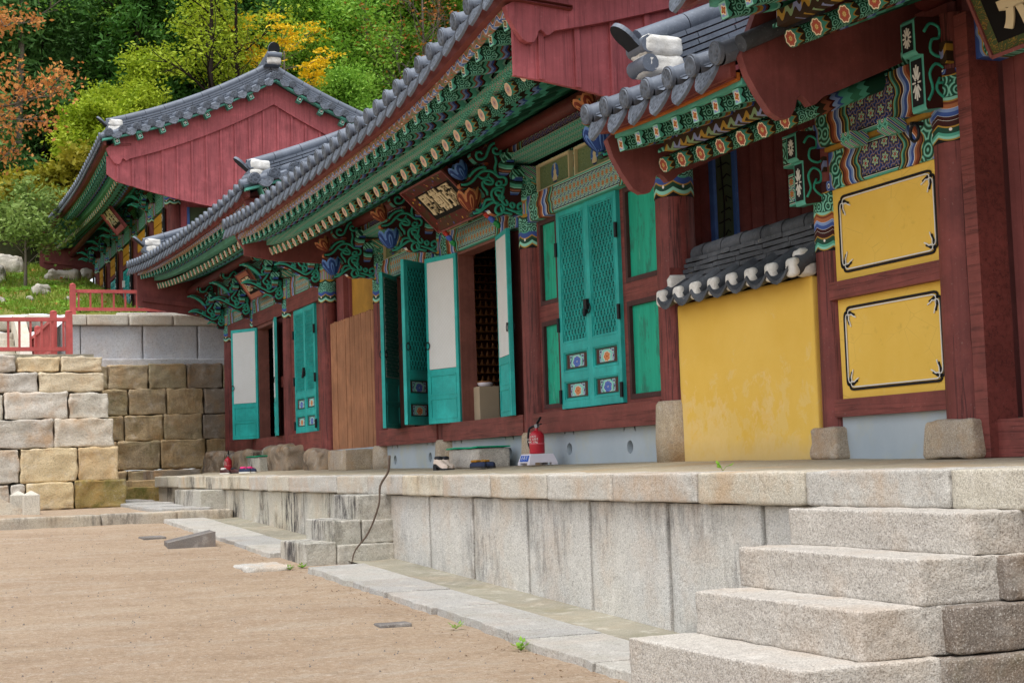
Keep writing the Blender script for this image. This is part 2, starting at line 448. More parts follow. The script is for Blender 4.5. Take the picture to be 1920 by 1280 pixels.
_dan = {}
def dan_beam(L, H, style=0):
    """beam length L along local y, height H along local z; bands close in from both ends, flowers between"""
    key = (round(L, 1), round(H, 2), style)
    if key in _dan: return _dan[key]
    m = NM('dancheong_beam', .7, .2); x, y, z = m.sep(m.oc())
    d = m.mt('MINIMUM', y, m.mt('SUBTRACT', L, y))
    zn = m.mt('DIVIDE', z, H)
    wav = m.mt('MULTIPLY', m.mt('SINE', m.mt('MULTIPLY', zn, 6.28*2)), .012)
    chev = m.mt('MULTIPLY', m.mt('ABSOLUTE', m.mt('SUBTRACT', zn, .5)), -.12*min(1, H/.2))
    s_ = m.mt('ADD', d, m.mt('ADD', wav, chev))
    k = min(.62, L*.30)
    t = m.mt('DIVIDE', m.mt('ADD', s_, .06), k + .06)
    bands = m.ramp(t, [(0, BLUE), (.10, LBLUE), (.13, OCHRE), (.15, DGREEN), (.44, OCHRE), (.46, DRED), (.50, '#7b3a24'),
                       (.56, ORANGE), (.62, WHITE), (.635, BLUE), (.70, LBLUE), (.76, WHITE), (.775, DRED), (.83, OCHRE),
                       (.85, DGREEN), (.91, TEAL), (.95, OCHRE), (.965, BLACK)], True)
    sw = swirl(m, y, z, 9)
    c = m.mix(m.mt('MULTIPLY', m.step(t, .15), m.mt('SUBTRACT', 1, m.step(t, .44))), bands, sw)
    if style == 0: ctr = flowers(m, y, z, 11, TEAL, RED, OCHRE, CREAM)
    elif style == 1: ctr = flowers(m, y, z, 9, '#29346b', TEAL_L, RED, OCHRE)
    elif style == 2:
        n = m.noise(m.comb(y, z, 0), 14, 3, .6, 1.5)
        ctr = m.ramp(m.mt('FRACT', m.mt('MULTIPLY', n, 9)), [(0, '#6f7f58'), (.4, '#8ea27a'), (.55, DGREEN), (.62, '#5d7350')], True)
    else: ctr = swirl(m, y, z, 10)
    c = m.mix(m.step(t, 1.0), c, ctr)
    edge = m.mt('MINIMUM', zn, m.mt('SUBTRACT', 1, zn))
    c = m.mix(m.ramp(m.mt('MULTIPLY', edge, H*10), [(0, TEAL), (.16, WHITE), (.19, BLACK), (.30, BLACK)], True), c, c) if False else c
    rim = m.ramp(m.mt('MULTIPLY', edge, H*8), [(0, TEAL), (.13, WHITE), (.16, BLACK)], True)
    c = m.mix(m.mt('MULTIPLY', m.step(t, 1.0), m.mt('SUBTRACT', 1, m.step(m.mt('MULTIPLY', edge, H*8), .24))), c, rim)
    g = m.noise(m.oc(), 8, 4); c = m.mix(m.ramp(g, [(.4, .0), (.8, .25)]), c, lin('#6a6a58'))
    _dan[key] = m.done(c, m.noise(m.oc(), 50, 3), .12, .003); return _dan[key]

def mat_capital(name, H, second=False):
    """painted sleeve round a column top, local z 0..H"""
    m = NM(name, .65, .25); x, y, z = m.sep(m.oc())
    a = m.mt('ARCTAN2', y, x); t = m.mt('DIVIDE', z, H)
    sc6 = m.mt('ABSOLUTE', m.mt('SINE', m.mt('MULTIPLY', a, 3.0)))
    sc12 = m.mt('ABSOLUTE', m.mt('SINE', m.mt('MULTIPLY', a, 6.0)))
    tt = m.mt('ADD', t, m.mt('MULTIPLY', m.mt('SUBTRACT', sc6, .5), .05))
    u = m.mt('MULTIPLY', a, .17)
    if second:
        c = m.ramp(tt, [(0, BLACK), (.03, OCHRE), (.05, TEAL_L), (.08, TEAL), (.12, DGREEN), (.19, OCHRE), (.21, DRED), (.28, WHITE),
                        (.285, DRED), (.33, WHITE), (.335, BLUE), (.39, LBLUE), (.43, WHITE), (.435, ORANGE), (.49, '#7b3a24'), (.52, OCHRE),
                        (.54, TEAL_L), (.58, DGREEN), (.84, OCHRE), (.86, DRED)], True)
    else:
        c = m.ramp(tt, [(0, BLACK), (.03, OCHRE), (.05, TEAL_L), (.09, DGREEN), (.15, OCHRE), (.17, BLUE), (.24, TEAL), (.40, TEAL_L),
                        (.43, DGREEN), (.47, OCHRE), (.50, OCHRE), (.66, ORANGE), (.70, OCHRE), (.72, TEAL_L), (.75, TEAL), (.93, OCHRE), (.95, TEAL)], True)
    sw = swirl(m, u, z, 13)
    z0, z1 = (.57, .83) if second else (.24, .42)
    c = m.mix(m.mt('MULTIPLY', m.step(t, z0), m.mt('SUBTRACT', 1, m.step(t, z1))), c, sw)
    if not second:
        c = m.mix(m.mt('MULTIPLY', m.step(t, .75), m.mt('SUBTRACT', 1, m.step(t, .92))), c, sw)
        st = m.ramp(m.mt('FRACT', m.mt('MULTIPLY', a, 2.55)), [(0, ORANGE), (.2, WHITE), (.23, LBLUE), (.42, BLUE), (.5, OCHRE), (.72, WHITE), (.75, TEAL)], True)
        c = m.mix(m.mt('MULTIPLY', m.step(t, .50), m.mt('SUBTRACT', 1, m.step(m.mt('ADD', t, m.mt('MULTIPLY', sc12, -.05)), .64))), c, st)
    else:
        rg = m.mt('ABSOLUTE', m.mt('SUBTRACT', m.mt('FRACT', m.mt('MULTIPLY', a, 1.59)), .5))
        dz = m.mt('MULTIPLY', m.mt('SUBTRACT', t, .93), 2.6)
        rr = m.mt('SQRT', m.mt('ADD', m.mt('MULTIPLY', rg, rg), m.mt('MULTIPLY', dz, dz)))
        dots = m.ramp(rr, [(0, DRED), (.05, WHITE), (.10, BLUE), (.17, LBLUE), (.21, '#20346e'), (.26, DRED)], True)
        c = m.mix(m.step(t, .86), c, dots)
    # white beads in the green wave
    bd = m.mt('ABSOLUTE', m.mt('SUBTRACT', m.mt('FRACT', m.mt('MULTIPLY', a, .955)), .5)); bz = m.mt('MULTIPLY', m.mt('SUBTRACT', t, .15 if second else .12), 3)
    br = m.mt('SQRT', m.mt('ADD', m.mt('MULTIPLY', bd, bd), m.mt('MULTIPLY', bz, bz)))
    c = m.mix(m.mt('SUBTRACT', 1, m.step(br, .06)), c, WHITE)
    return m.done(c, m.noise(m.oc(), 60, 2), .1, .002)
M_CAP = mat_capital('capital_painting', .72)
M_CAPB = mat_capital('side_hall_capital_painting', .50, True)

def mat_rafter(name, warm=False):
    """round rafter, local x runs up from the cut end"""
    m = NM(name, .7, .2); x, y, z = m.sep(m.oc())
    a = m.mt('ARCTAN2', z, y)
    rib = m.mt('ABSOLUTE', m.mt('SINE', m.mt('MULTIPLY', a, 4.0)))
    t = m.mt('ADD', x, m.mt('MULTIPLY', rib, .035))
    st = [(0, TEAL), (.05, OCHRE), (.06, '#33261a'), (.11, MGREEN), (.2, TEAL), (.25, '#2b2418'), (.31, '#7d4a36' if warm else TEAL), (.36, DRED), (.39, LBLUE), (.43, BLUE), (.46, TEAL), (.54, MGREEN), (.62, TEAL), (.68, DGREEN), (.95, MGREEN)]
    c = m.ramp(t, st, True)
    sw = swirl(m, m.mt('MULTIPLY', a, .075), x, 16)
    c = m.mix(m.mt('MULTIPLY', m.step(x, .07), m.mt('SUBTRACT', 1, m.step(x, .22))), c, sw)
    return m.done(c)
M_RAF, M_RAFW = mat_rafter('painted_rafter'), mat_rafter('painted_rafter_warm', True)
def mat_rend(name, pet, core, rim, ground, R):
    m = NM(name, .7, .2); x, y, z = m.sep(m.oc())
    a = m.mt('ARCTAN2', z, y)
    r = m.mt('DIVIDE', m.mt('SQRT', m.mt('ADD', m.mt('MULTIPLY', y, y), m.mt('MULTIPLY', z, z))), R)
    p = m.mt('ADD', r, m.mt('MULTIPLY', m.mt('SINE', m.mt('MULTIPLY', a, 8)), .06))
    return m.done(m.ramp(p, [(0, core), (.16, rim), (.20, BLUE if pet == '#cbae96' else OCHRE), (.30, pet), (.42, RED if pet != '#cbae96' else '#c08a70'), (.50, pet), (.80, rim), (.93, ground)], True))
M_REND = mat_rend('rafter_end_flower', '#cbae96', '#96503c', CREAM, '#c2a58c', .060)
M_RENDW = mat_rend('rafter_end_red_flower', '#9c5240', OCHRE, CREAM, '#3c5c48', .056)
def mat_buyeon(name, warm=False):
    m = NM(name, .7, .2); x, y, z = m.sep(m.oc())
    zz = m.mt('ABSOLUTE', m.mt('SUBTRACT', m.mt('FRACT', m.mt('MULTIPLY', z, 16)), .5))
    t = m.mt('ADD', x, m.mt('MULTIPLY', zz, .05))
    c = m.ramp(t, [(0, TEAL), (.035, BLACK), (.045, DGREEN), (.15, TEAL_L), (.165, DGREEN), (.19, TEAL), (.215, '#8a5a44'), (.235, LBLUE if not warm else OCHRE), (.26, BLUE), (.28, '#5a3026'), (.295, BLACK), (.31, TEAL), (.37, TEAL_L), (.39, BLACK), (.41, MGREEN), (.52, TEAL), (.6, DGREEN)], True)
    sw = swirl(m, x, z, 17)
    c = m.mix(m.mt('MULTIPLY', m.step(x, .045), m.mt('SUBTRACT', 1, m.step(x, .15))), c, sw)
    return m.done(c)
M_BUY, M_BUYW = mat_buyeon('painted_flying_rafter'), mat_buyeon('painted_flying_rafter_warm', True)
def mat_bend(name, warm=False):
    m = NM(name, .7, .2); x, y, z = m.sep(m.oc())
    e = m.mt('MAXIMUM', m.mt('ABSOLUTE', y), m.mt('MULTIPLY', m.mt('ABSOLUTE', z), .77))
    a = m.mt('ARCTAN2', z, y); r = m.mt('SQRT', m.mt('ADD', m.mt('MULTIPLY', y, y), m.mt('MULTIPLY', z, z)))
    p = m.mt('ADD', r, m.mt('MULTIPLY', m.mt('SINE', m.mt('MULTIPLY', a, 4)), .006))
    fl = m.ramp(m.mt('MULTIPLY', p, 20), [(0, OCHRE), (.2, RED if warm else BLACK), (.42, CREAM), (.62, '#8c9ac8' if warm else '#27305a')], True)
    return m.done(m.mix(m.step(e, .030 if warm else .032), fl, TEAL_L))
M_BEND, M_BENDW = mat_bend('flying_rafter_end'), mat_bend('flying_rafter_end_warm', True)

def mat_strip(kind):
    """painted boards that run along the eave; pattern in local y/z via arc length"""
    m = NM('eave_strip_' + kind, .7, .2); x, y, z = m.sep(m.oc())
    if kind == 'wave':
        w = m.mt('ADD', m.mt('MULTIPLY', m.mt('SINE', m.mt('MULTIPLY', y, 42)), .22), m.mt('FRACT', m.mt('MULTIPLY', m.mt('ADD', z, m.mt('MULTIPLY', x, .5)), 9)))
        c = m.ramp(m.mt('FRACT', w), [(0, '#a8806a'), (.3, WHITE), (.36, LBLUE), (.52, BLUE), (.62, WHITE), (.68, ORANGE), (.85, '#6d8a6a')], True)
    elif kind == 'hex':
        d = m.vor(m.comb(y, m.mt('ADD', z, m.mt('MULTIPLY', x, .6)), 0), 17, rand=0, dim='2D')
        c = m.ramp(d, [(0, BLUE), (.12, CREAM), (.2, MGREEN), (.36, TEAL_L), (.44, TEAL), (.58, DGREEN), (.66, TEAL)], True)
    elif kind == 'rope':
        s1 = m.mt('MULTIPLY', m.mt('SINE', m.mt('MULTIPLY', y, 62)), .2)
        q = m.mt('ADD', m.mt('MULTIPLY', z, 9), s1)
        cc = m.ramp(m.mt('FRACT', m.mt('MULTIPLY', y, 3.5)), [(0, OCHRE), (.33, '#8790b8'), (.66, '#86a078')], True)
        k = m.mt('LESS_THAN', m.mt('ABSOLUTE', m.mt('SUBTRACT', m.mt('FRACT', q), .5)), .2)
        c = m.mix(k, '#3a2a1c', cc)
    else:
        c = swirl(m, y, m.mt('ADD', z, x), 7)
    return m.done(c)
M_WAVE, M_HEX, M_ROPE, M_SOFF = mat_strip('wave'), mat_strip('hex'), mat_strip('rope'), mat_strip('soffit')

def mat_scroll():
    m = NM('scroll_teal', .7, .2); n = m.noise(m.oc(), 9, 3)
    return m.done(m.mix(n, lin('#2f8f79'), lin('#46ab92')))
M_SCROLL = mat_scroll()
M_SCROLLBG = simple('scroll_ground', '#3a1713', .75)
def mat_band():
    m = NM('bracket_edge_bands', .7, .2); x, y, z = m.sep(m.oc())
    t = m.mt('FRACT', m.mt('MULTIPLY', m.mt('ADD', x, m.mt('MULTIPLY', z, .7)), 6.5))
    return m.done(m.ramp(t, [(0, BLUE), (.16, LBLUE), (.25, WHITE), (.28, ORANGE), (.46, '#8a4a2c'), (.58, TEAL), (.74, DGREEN), (.86, DRED)], True))
M_BANDS = mat_band()
def mat_bands_z():
    m = NM('cup_bands', .7, .2); x, y, z = m.sep(m.oc())
    t = m.mt('FRACT', m.mt('MULTIPLY', m.mt('ADD', z, m.mt('MULTIPLY', m.mt('ABSOLUTE', y), .3)), 5.5))
    return m.done(m.ramp(t, [(0, BLUE), (.2, LBLUE), (.28, BLACK), (.33, '#9a6a52'), (.43, '#6e3c2c'), (.5, BLACK), (.54, TEAL_L), (.62, TEAL), (.8, DGREEN), (.92, BLACK)], True))
M_CUPB = mat_bands_z()
def mat_lotus(name, a, b, edge):
    m = NM(name, .6, .25); x, y, z = m.sep(m.oc())
    an = m.mt('ARCTAN2', y, x); s3 = m.mt('ABSOLUTE', m.mt('SINE', m.mt('MULTIPLY', an, 3)))
    t = m.mt('ADD', m.mt('MULTIPLY', s3, .5), m.mt('MULTIPLY', z, 2.0))
    return m.done(m.ramp(m.mt('FRACT', m.mt('MULTIPLY', t, 2)), [(0, a), (.4, edge), (.46, b), (.85, edge), (.9, a)], True))
M_LOTB = mat_lotus('blue_lotus', '#3f69b4', '#1c2f6b', '#7da3dd')
M_LOTO = mat_lotus('orange_lotus', '#b5683a', '#6d2318', '#d69a63')
M_LBL, M_LBD, M_LOL, M_LOD = simple('lotus_blue_light', '#6088c6', .65), simple('lotus_blue_deep', '#22407f', .65), simple('lotus_orange_light', '#bd7d50', .65), simple('lotus_orange_deep', '#74301f', .65)
M_SEED = simple('lotus_seed_head', '#2f7a5e', .7)

def mat_floral(which):
    """painted flower panel, local y -.2...2, z -.07...07"""
    m = NM('flower_panel_' + which, .7, .2); x, y, z = m.sep(m.oc())
    ay = m.mt('ABSOLUTE', y)
    r1 = m.mt('SQRT', m.mt('ADD', m.mt('POWER', m.mt('MULTIPLY', y, .85), 2), m.mt('POWER', m.mt('MULTIPLY', m.mt('ADD', z, .01), 1.3), 2)))
    an = m.mt('ARCTAN2', z, y); p = m.mt('ADD', r1, m.mt('MULTIPLY', m.mt('SINE', m.mt('MULTIPLY', an, 8)), .006))
    n = m.noise(m.comb(ay, z, 0), 34, 3, .6)
    side = m.ramp(n, [(0, '#5a2a24'), (.44, '#3f68c0'), (.5, WHITE), (.53, '#8fe0d0'), (.6, '#2f8a60'), (.66, '#5a2a24')], True)
    if which == 'peach':
        ctr = m.ramp(m.mt('MULTIPLY', p, 8), [(0, '#c0562c'), (.12, '#e89a62'), (.3, '#c0562c'), (.36, '#f0b280'), (.46, WHITE), (.52, '#8fe0d0'), (.8, WHITE), (.86, '#2f5ab0')], True)
    else:
        ctr = m.ramp(m.mt('MULTIPLY', p, 8), [(0, WHITE), (.06, '#2b4fae'), (.16, '#6f95e0'), (.24, '#2b4fae'), (.34, '#6f95e0'), (.44, '#2b4fae'), (.54, WHITE), (.6, '#8fe0d0'), (.8, '#2f8a60')], True)
    c = m.mix(m.step(r1, .107), ctr, side)
    b = m.mt('MAXIMUM', m.mt('SUBTRACT', ay, .158), m.mt('SUBTRACT', m.mt('ABSOLUTE', z), .058))
    c = m.mix(m.step(b, 0), c, '#4f2a26'); return m.done(m.mix(.25, c, lin('#4a3a34')))
M_FLP, M_FLB = mat_floral('peach'), mat_floral('blue')
def mat_landscape():
    m = NM('painted_landscape_board', .6, .25); v = m.oc(); x, y, z = m.sep(v)
    g = m.noise(m.map(v, (16, 16, 1.2)), 1, 5, .65, .2); k = m.noise(m.map(v, (9, 9, 3.5), (3, 1, 7)), 1.0, 9, .75, .1)
    c = m.mix(m.ramp(g, [(.3, 0.0), (.7, 1.0)]), lin('#158f72'), lin('#22ab8b'))
    c = m.mix(m.ramp(k, [(.52, 0.0), (.6, .5), (.72, .65)]), c, lin('#2f5548'))
    c = m.mix(m.ramp(m.noise(m.map(v, (9, 9, 2), (8, 8, 1)), 1, 6, .7), [(.6, 0.0), (.7, .35)]), c, lin('#8fd0bb'))
    return m.done(c, g, .2, .004)
M_LAND = mat_landscape()
def mat_signedge():
    m = NM('flowered_sign_frame', .7, .25); v = m.oc()
    d = m.vor(v, 15); col = m.vor(v, 15, out='Color'); r, g, b = m.sep(col)
    dot = m.ramp(r, [(0, '#c9a23a'), (.25, '#3f7a3a'), (.5, '#4a5aa8'), (.75, '#b04a3a')], True)
    n = m.noise(v, 5, 4, .6, 1.0)
    c = m.mix(m.ramp(n, [(.45, 0.0), (.6, 1.0)]), lin('#5a1c16'), lin('#47301c'))
    c = m.mix(m.ramp(d, [(.18, 1.0), (.26, 0.0)]), c, dot)
    c = m.mix(m.ramp(d, [(.08, 1.0), (.1, 0.0)]), c, lin('#20110e'))
    return m.done(c)
M_SIGNE = mat_signedge()
def mat_signgreen():
    m = NM('gilt_scroll_frame', .6, .3); n = m.noise(m.oc(), 7, 4, .6, 2.0)
    t = m.mt('FRACT', m.mt('MULTIPLY', n, 8))
    return m.done(m.ramp(t, [(0, '#3d4a22'), (.62, '#3d4a22'), (.7, '#a8862c'), (.8, '#5a2c18'), (.92, '#3d4a22')]))
M_SIGNG = mat_signgreen()
def mat_panelgreen():
    m = NM('olive_wave_panel', .7, .2); n = m.noise(m.oc(), 7, 4, .6, 1.2)
    return m.done(m.ramp(m.mt('FRACT', m.mt('MULTIPLY', n, 9)), [(0, '#74855f'), (.45, '#8a9c78'), (.6, '#4d6a50'), (.72, '#6f8460')], True))
M_PANELG = mat_panelgreen()
def mat_vend():
    m = NM('verge_rafter_end', .7, .2); x, y, z = m.sep(m.oc())
    e = m.mt('MAXIMUM', m.mt('ABSOLUTE', x), m.mt('MULTIPLY', m.mt('ABSOLUTE', z), .83)); a = m.mt('ARCTAN2', z, x)
    r = m.mt('ADD', m.mt('SQRT', m.mt('ADD', m.mt('MULTIPLY', x, x), m.mt('MULTIPLY', z, z))), m.mt('MULTIPLY', m.mt('SINE', m.mt('MULTIPLY', a, 4)), .006))
    return m.done(m.mix(m.step(e, .035), m.ramp(m.mt('MULTIPLY', r, 20), [(0, BLACK), (.15, WHITE), (.5, BLACK)], True), TEAL_L))
M_VEND = mat_vend()
M_SIGNB = simple('black_sign_face', '#100e0e', .75, .15)

# ---------------------------------------------------------------- stone and earth
M_CAPST = granite('cap_granite', '#c6c0b7', '#cfc6b2', .95, .0, 0, .4, vary=['#c1beb8', '#c6bda9', '#bcb8b0'])
M_CAPST2 = granite('cap_granite_stained', '#c3bdb0', '#cfc3a8', .8, 1.0, 0, .35)
M_SLAB = granite('slab_granite', '#cac8c3', '#d2cdc2', 1.0, .45, 0, .22)
M_SLAB2 = granite('slab_granite_stained', '#c1bdb3', '#cac2ac', .8, 1.0, .0, .2)
M_STEP = granite('step_granite', '#c2bab0', '#cdc6bb', 1.0, .0, 0, .2, 1.0, .8)
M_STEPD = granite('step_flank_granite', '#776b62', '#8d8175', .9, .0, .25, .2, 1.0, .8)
M_STEP2 = granite('old_step_granite', '#b5b2aa', '#c0bbab', .8, 1.0, .12, .1)
M_WALL1 = granite('pale_boulder', '#d0c9be', '#d6c8aa', .45, .12, .1, .55, 1.0, .8, vary=['#d6d2cc', '#dcc28e', '#cfc9be', '#d2b27c', '#dcd6c8', '#c4bdb2'])
M_WALL1M = granite('mossy_boulder', '#a38d54', '#8a7a40', .6, .3, .9, .4, .8)
M_WALL2 = granite('brown_boulder', '#a8926c', '#b39c76', .5, .3, .35, .45, 1.0, .8, vary=['#b5a07c', '#c6aa80', '#a89a78', '#bba684'])
M_GRAN = granite('grey_rough_granite', '#bcbec4', '#c9c9ca', .4, .0, 0, .15, 1.0, .7)
M_GRANC = granite('pale_cap_granite', '#c9c4b8', '#d4cbb8', .6, .1, 0, .3)
M_PAV = granite('paving_granite', '#b3b0a9', '#bfbab0', .7, .0, .15, .12, 1.0, .8, vary=['#b0ada8', '#c2bdb2', '#b9b5ad', '#a8a6a2'])
M_KERB = granite('kerb_granite', '#b5ac9e', '#c1b6a2', .7, .6, .1, .2)
M_BASE = granite('column_base_stone', '#b0a294', '#bda98b', .9, .2, 0, .5)
M_ROCK = granite('rust_rock', '#9c866c', '#938a7e', .6, .8, 0, .5, 1.0, 1.0)
M_BOULD = granite('garden_boulder', '#b5b0a6', '#c4bba8', .5, .3, .15, .3, .9)
M_SLATE = granite('grey_slate_block', '#6a6764', '#7d7670', .5, .3, 0, .2)
M_MORTAR = granite('mortar_floor', '#a89c86', '#b4a890', .35, .0, .1, .3, .3)
M_GUT = granite('gutter_concrete', '#8d8878', '#9c9684', .4, .3, .25, .1, .4)
def mat_yard():
    m = NM('packed_sandy_earth', .95, .1); v = m.oc()
    big = m.noise(m.map(v, (.5, .9, 1)), 1, 5, .6); st = m.noise(m.map(v, (1.1, 2.6, 1), (3, 1, 0), (0, 0, .12)), 1.1, 8, .72, .8)
    f = m.noise(v, 110, 4, .85); g = m.vor(v, 60); h = m.noise(v, 26, 5, .75)
    c = m.mix(m.ramp(big, [(.3, 0.0), (.7, 1.0)]), '#b0967c', '#bda58b')
    c = m.mix(m.ramp(st, [(.5, 0.0), (.72, .6)]), c, lin('#c2b6a6'))
    c = m.mix(m.ramp(st, [(.26, .45), (.46, 0.0)]), c, lin('#7e6b57'))
    c = m.mix(m.ramp(f, [(.33, .65), (.46, 0.0)]), c, lin('#5c4c3e'))
    c = m.mix(m.ramp(f, [(.54, 0.0), (.7, .7)]), c, lin('#d6cdc2'))
    c = m.mix(m.ramp(h, [(.3, .7), (.45, 0.0)]), c, lin('#836d58')); c = m.mix(m.ramp(h, [(.54, 0.0), (.68, .6)]), c, lin('#d8ccbc'))
    pb = m.vor(v, 9, out='Distance'); 
    c = m.mix(m.ramp(pb, [(.035, .5), (.06, 0.0)]), c, lin('#5e5044'))
    mot = m.noise(m.map(v, (1, 1.3, 1), (8, 2, 0)), 3.5, 7, .75); c = m.mix(m.ramp(mot, [(.34, .30), (.47, 0.0)]), c, lin('#8a745e')); c = m.mix(m.ramp(mot, [(.56, 0.0), (.7, .30)]), c, lin('#cdc0af'))
    return m.done(c, m.mt('ADD', m.mt('ADD', m.mt('MULTIPLY', f, .6), m.mt('MULTIPLY', h, 1.6)), mot), .9, .025)
M_YARD = mat_yard()
def mat_hill(name, a, b, cc):
    m = NM(name, .95, .1); v = m.oc(); n = m.noise(v, .5, 6, .65); f = m.noise(v, 9, 5, .7)
    c = m.mix(m.ramp(n, [(.3, 0.0), (.7, 1.0)]), a, b)
    return m.done(m.mix(m.ramp(f, [(.45, 0.0), (.7, .8)]), c, lin(cc)), f, .6, .05)
M_FOREST = mat_hill('forest_floor', '#1d2413', '#2c2c17', '#3f3a20')
M_SLOPE = mat_hill('grass_slope_soil', '#5d6a2c', '#7c7a3c', '#8d7a50')
# ---------------------------------------------------------------- tiled roofs and eaves
class Roof:
    def __init__(s, parent, eave, xr, yn, yf, s1=.33, c=.03, pitch=.305):
        """eave: list of (y, x, z); yn near verge, yf far verge; xr ridge line"""
        s.p, s.ev, s.xr, s.yn, s.yf, s.s1, s.c, s.pitch = parent, sorted(eave), xr, yn, yf, s1, c, pitch
        s.tx = [(e[0], e[1]) for e in s.ev]; s.tz = [(e[0], e[2]) for e in s.ev]
        s.z0 = min(e[2] for e in s.ev)
        ys = [yn + (yf-yn)*i/40 for i in range(41)]
        s.ys = ys
    def xe(s, y):
        return sum(interp(s.tx, y+d) for d in (-.45, -.22, 0, .22, .45))/5
    def ze(s, y):
        return sum(interp(s.tz, y+d) for d in (-.45, -.22, 0, .22, .45))/5
    def z(s, y, d):
        D = s.xr - s.xe(y); t = max(0, min(1, d/D))
        return s.z0 + s.s1*d + s.c*d*d + (s.ze(y)-s.z0)*(1-t)**1.5
    def P(s, y, d, up=0):
        return Vector((s.xe(y)+d, y, s.z(y, d)+up))
    def disc(s, mb, c, n, r=.082, th=.03):
        n = Vector(n).normalized(); c = Vector(c)
        mb.cyl(c + n*.0, c + n*th, r, r, 18, True, 0, 1)
        mb.cyl(c + n*th, c + n*(th+.006), r*.86, r*.8, 18, True, 0, 1)
    def drip(s, mb, c, along, down, n, w=.26, h=.17):
        along, down, n, c = Vector(along).normalized(), Vector(down).normalized(), Vector(n).normalized(), Vector(c)
        o = [(-.5,0),(-.49,.28),(-.40,.58),(-.24,.82),(-.1,.93),(0,1),(.1,.93),(.24,.82),(.40,.58),(.49,.28),(.5,0),(.3,.10),(.1,.15),(-.1,.15),(-.3,.10)]
        f = [c + along*a*w + down*b*h for a, b in o]; k = len(o)
        mb.add(f + [q + n*.024 for q in f], [tuple(reversed(range(k)))], 0)
        mb.add([q + n*.024 for q in f], [tuple(range(k))], 1)
        mb.add(f + [q + n*.024 for q in f], [(i, k+i, k+(i+1) % k, (i+1) % k) for i in range(k)], 0)
    def tiles(s, front_only=False):
        mb = MB(); nd = 14; L = s.yf - s.yn; rows = max(1, int(round(L/s.pitch))); pt = L/rows
        # channel sheet
        yy = [s.yn + pt*i/2 for i in range(2*rows+1)]
        vs = []; fs = []
        for i, y in enumerate(yy):
            D = s.xr - s.xe(y)
            for j in range(nd+1):
                vs.append(s.P(y, D*j/nd, .015 if i % 2 == 0 else -.03))
        for i in range(len(yy)-1):
            for j in range(nd):
                a = i*(nd+1)+j; fs.append((a, a+1, a+nd+2, a+nd+1))
        mb.add(vs, fs, 0, True)
        # rear slope, plain
        if not front_only:
            vs = []; fs = []
            for i, y in enumerate(yy):
                D = s.xr - s.xe(y)
                for j in range(nd+1):
                    q = s.P(y, D*j/nd, .015 if i % 2 == 0 else -.03); vs.append((2*s.xr - q.x, q.y, q.z))
            for i in range(len(yy)-1):
                for j in range(nd):
                    a = i*(nd+1)+j; fs.append((a, a+nd+1, a+nd+2, a+1))
            mb.add(vs, fs, 0, True)
        ends = MB()
        for i in range(rows+1):
            y = s.yn + pt*i; D = s.xr - s.xe(y); vs = []; fs = []; r = .075
            for j in range(nd+1):
                q = s.P(y, D*j/nd, .0)
                for k in range(7):
                    a = pi*k/6; vs.append((q.x, q.y + r*cos(a), q.z + r*sin(a)*1.0))
            for j in range(nd):
                for k in range(6):
                    a = j*7+k; fs.append((a, a+7, a+8, a+1))
            mb.add(vs, fs, 0, True)
            if not front_only:
                mb.add([(2*s.xr-v[0], v[1], v[2]) for v in vs], [tuple(reversed(f)) for f in fs], 0, True)
            q = s.P(y, 0, .012)
            s.disc(ends, q + Vector((-.03, 0, .006)), (-1, 0, -.12), .076)
            ends.cyl(q + Vector((-.028, 0, -.004)), q + Vector((.35, 0, .35*s.s1)), .074, .074, 14, False)
            if i < rows:
                ym = y + pt/2; q = s.P(ym, -.004, -.045)
                s.drip(ends, q, (0, 1, 0), (-.40, 0, -1), (-1, 0, .40), pt*.80, .185)
        mb.build('roof_tiles', M_TILE, s.p); ends.build('eave_end_tiles', [M_TILE, M_TDISC], s.p)
    def verge(s, near=True, d0=.12, ends=False):
        """tile ends that face out of the gable, along both slopes"""
        mb = MB(); y = s.yn if near else s.yf; sg = -1 if near else 1
        D = s.xr - s.xe(y); n = int((D-d0)/.29)
        for side in (0, 1):
            for i in range(n+1):
                d = d0 + i*.29
                q = s.P(y, d, .05); x = q.x if side == 0 else 2*s.xr - q.x
                c = Vector((x, y + sg*.16, q.z))
                s.disc(mb, c, (0, sg, -.12), .085)
                mb.cyl(c, c + Vector((0, -sg*.5, .06)), .085, .08, 14, False)
                if i < n:
                    q2 = s.P(y, d+.145, .02); x2 = q2.x if side == 0 else 2*s.xr - q2.x
                    sl = (s.s1 + 2*s.c*d)*(1 if side == 0 else -1)
                    al = Vector((1, 0, sl)).normalized()
                    s.drip(mb, (x2, y + sg*.15, q2.z), al, Vector((sl, sg*.3, -1)), (0, sg, .3), .25, .155)
                    # channel tile behind the drip
                    a = Vector((x2, y + sg*.15, q2.z - .02)); mb.obox(a + Vector((0, -sg*.25, .02)), al*.13, Vector((0, .25, 0)), Vector((0, 0, .012)))
        mb.build('verge_end_tiles', [M_TILE, M_TDISC], s.p)
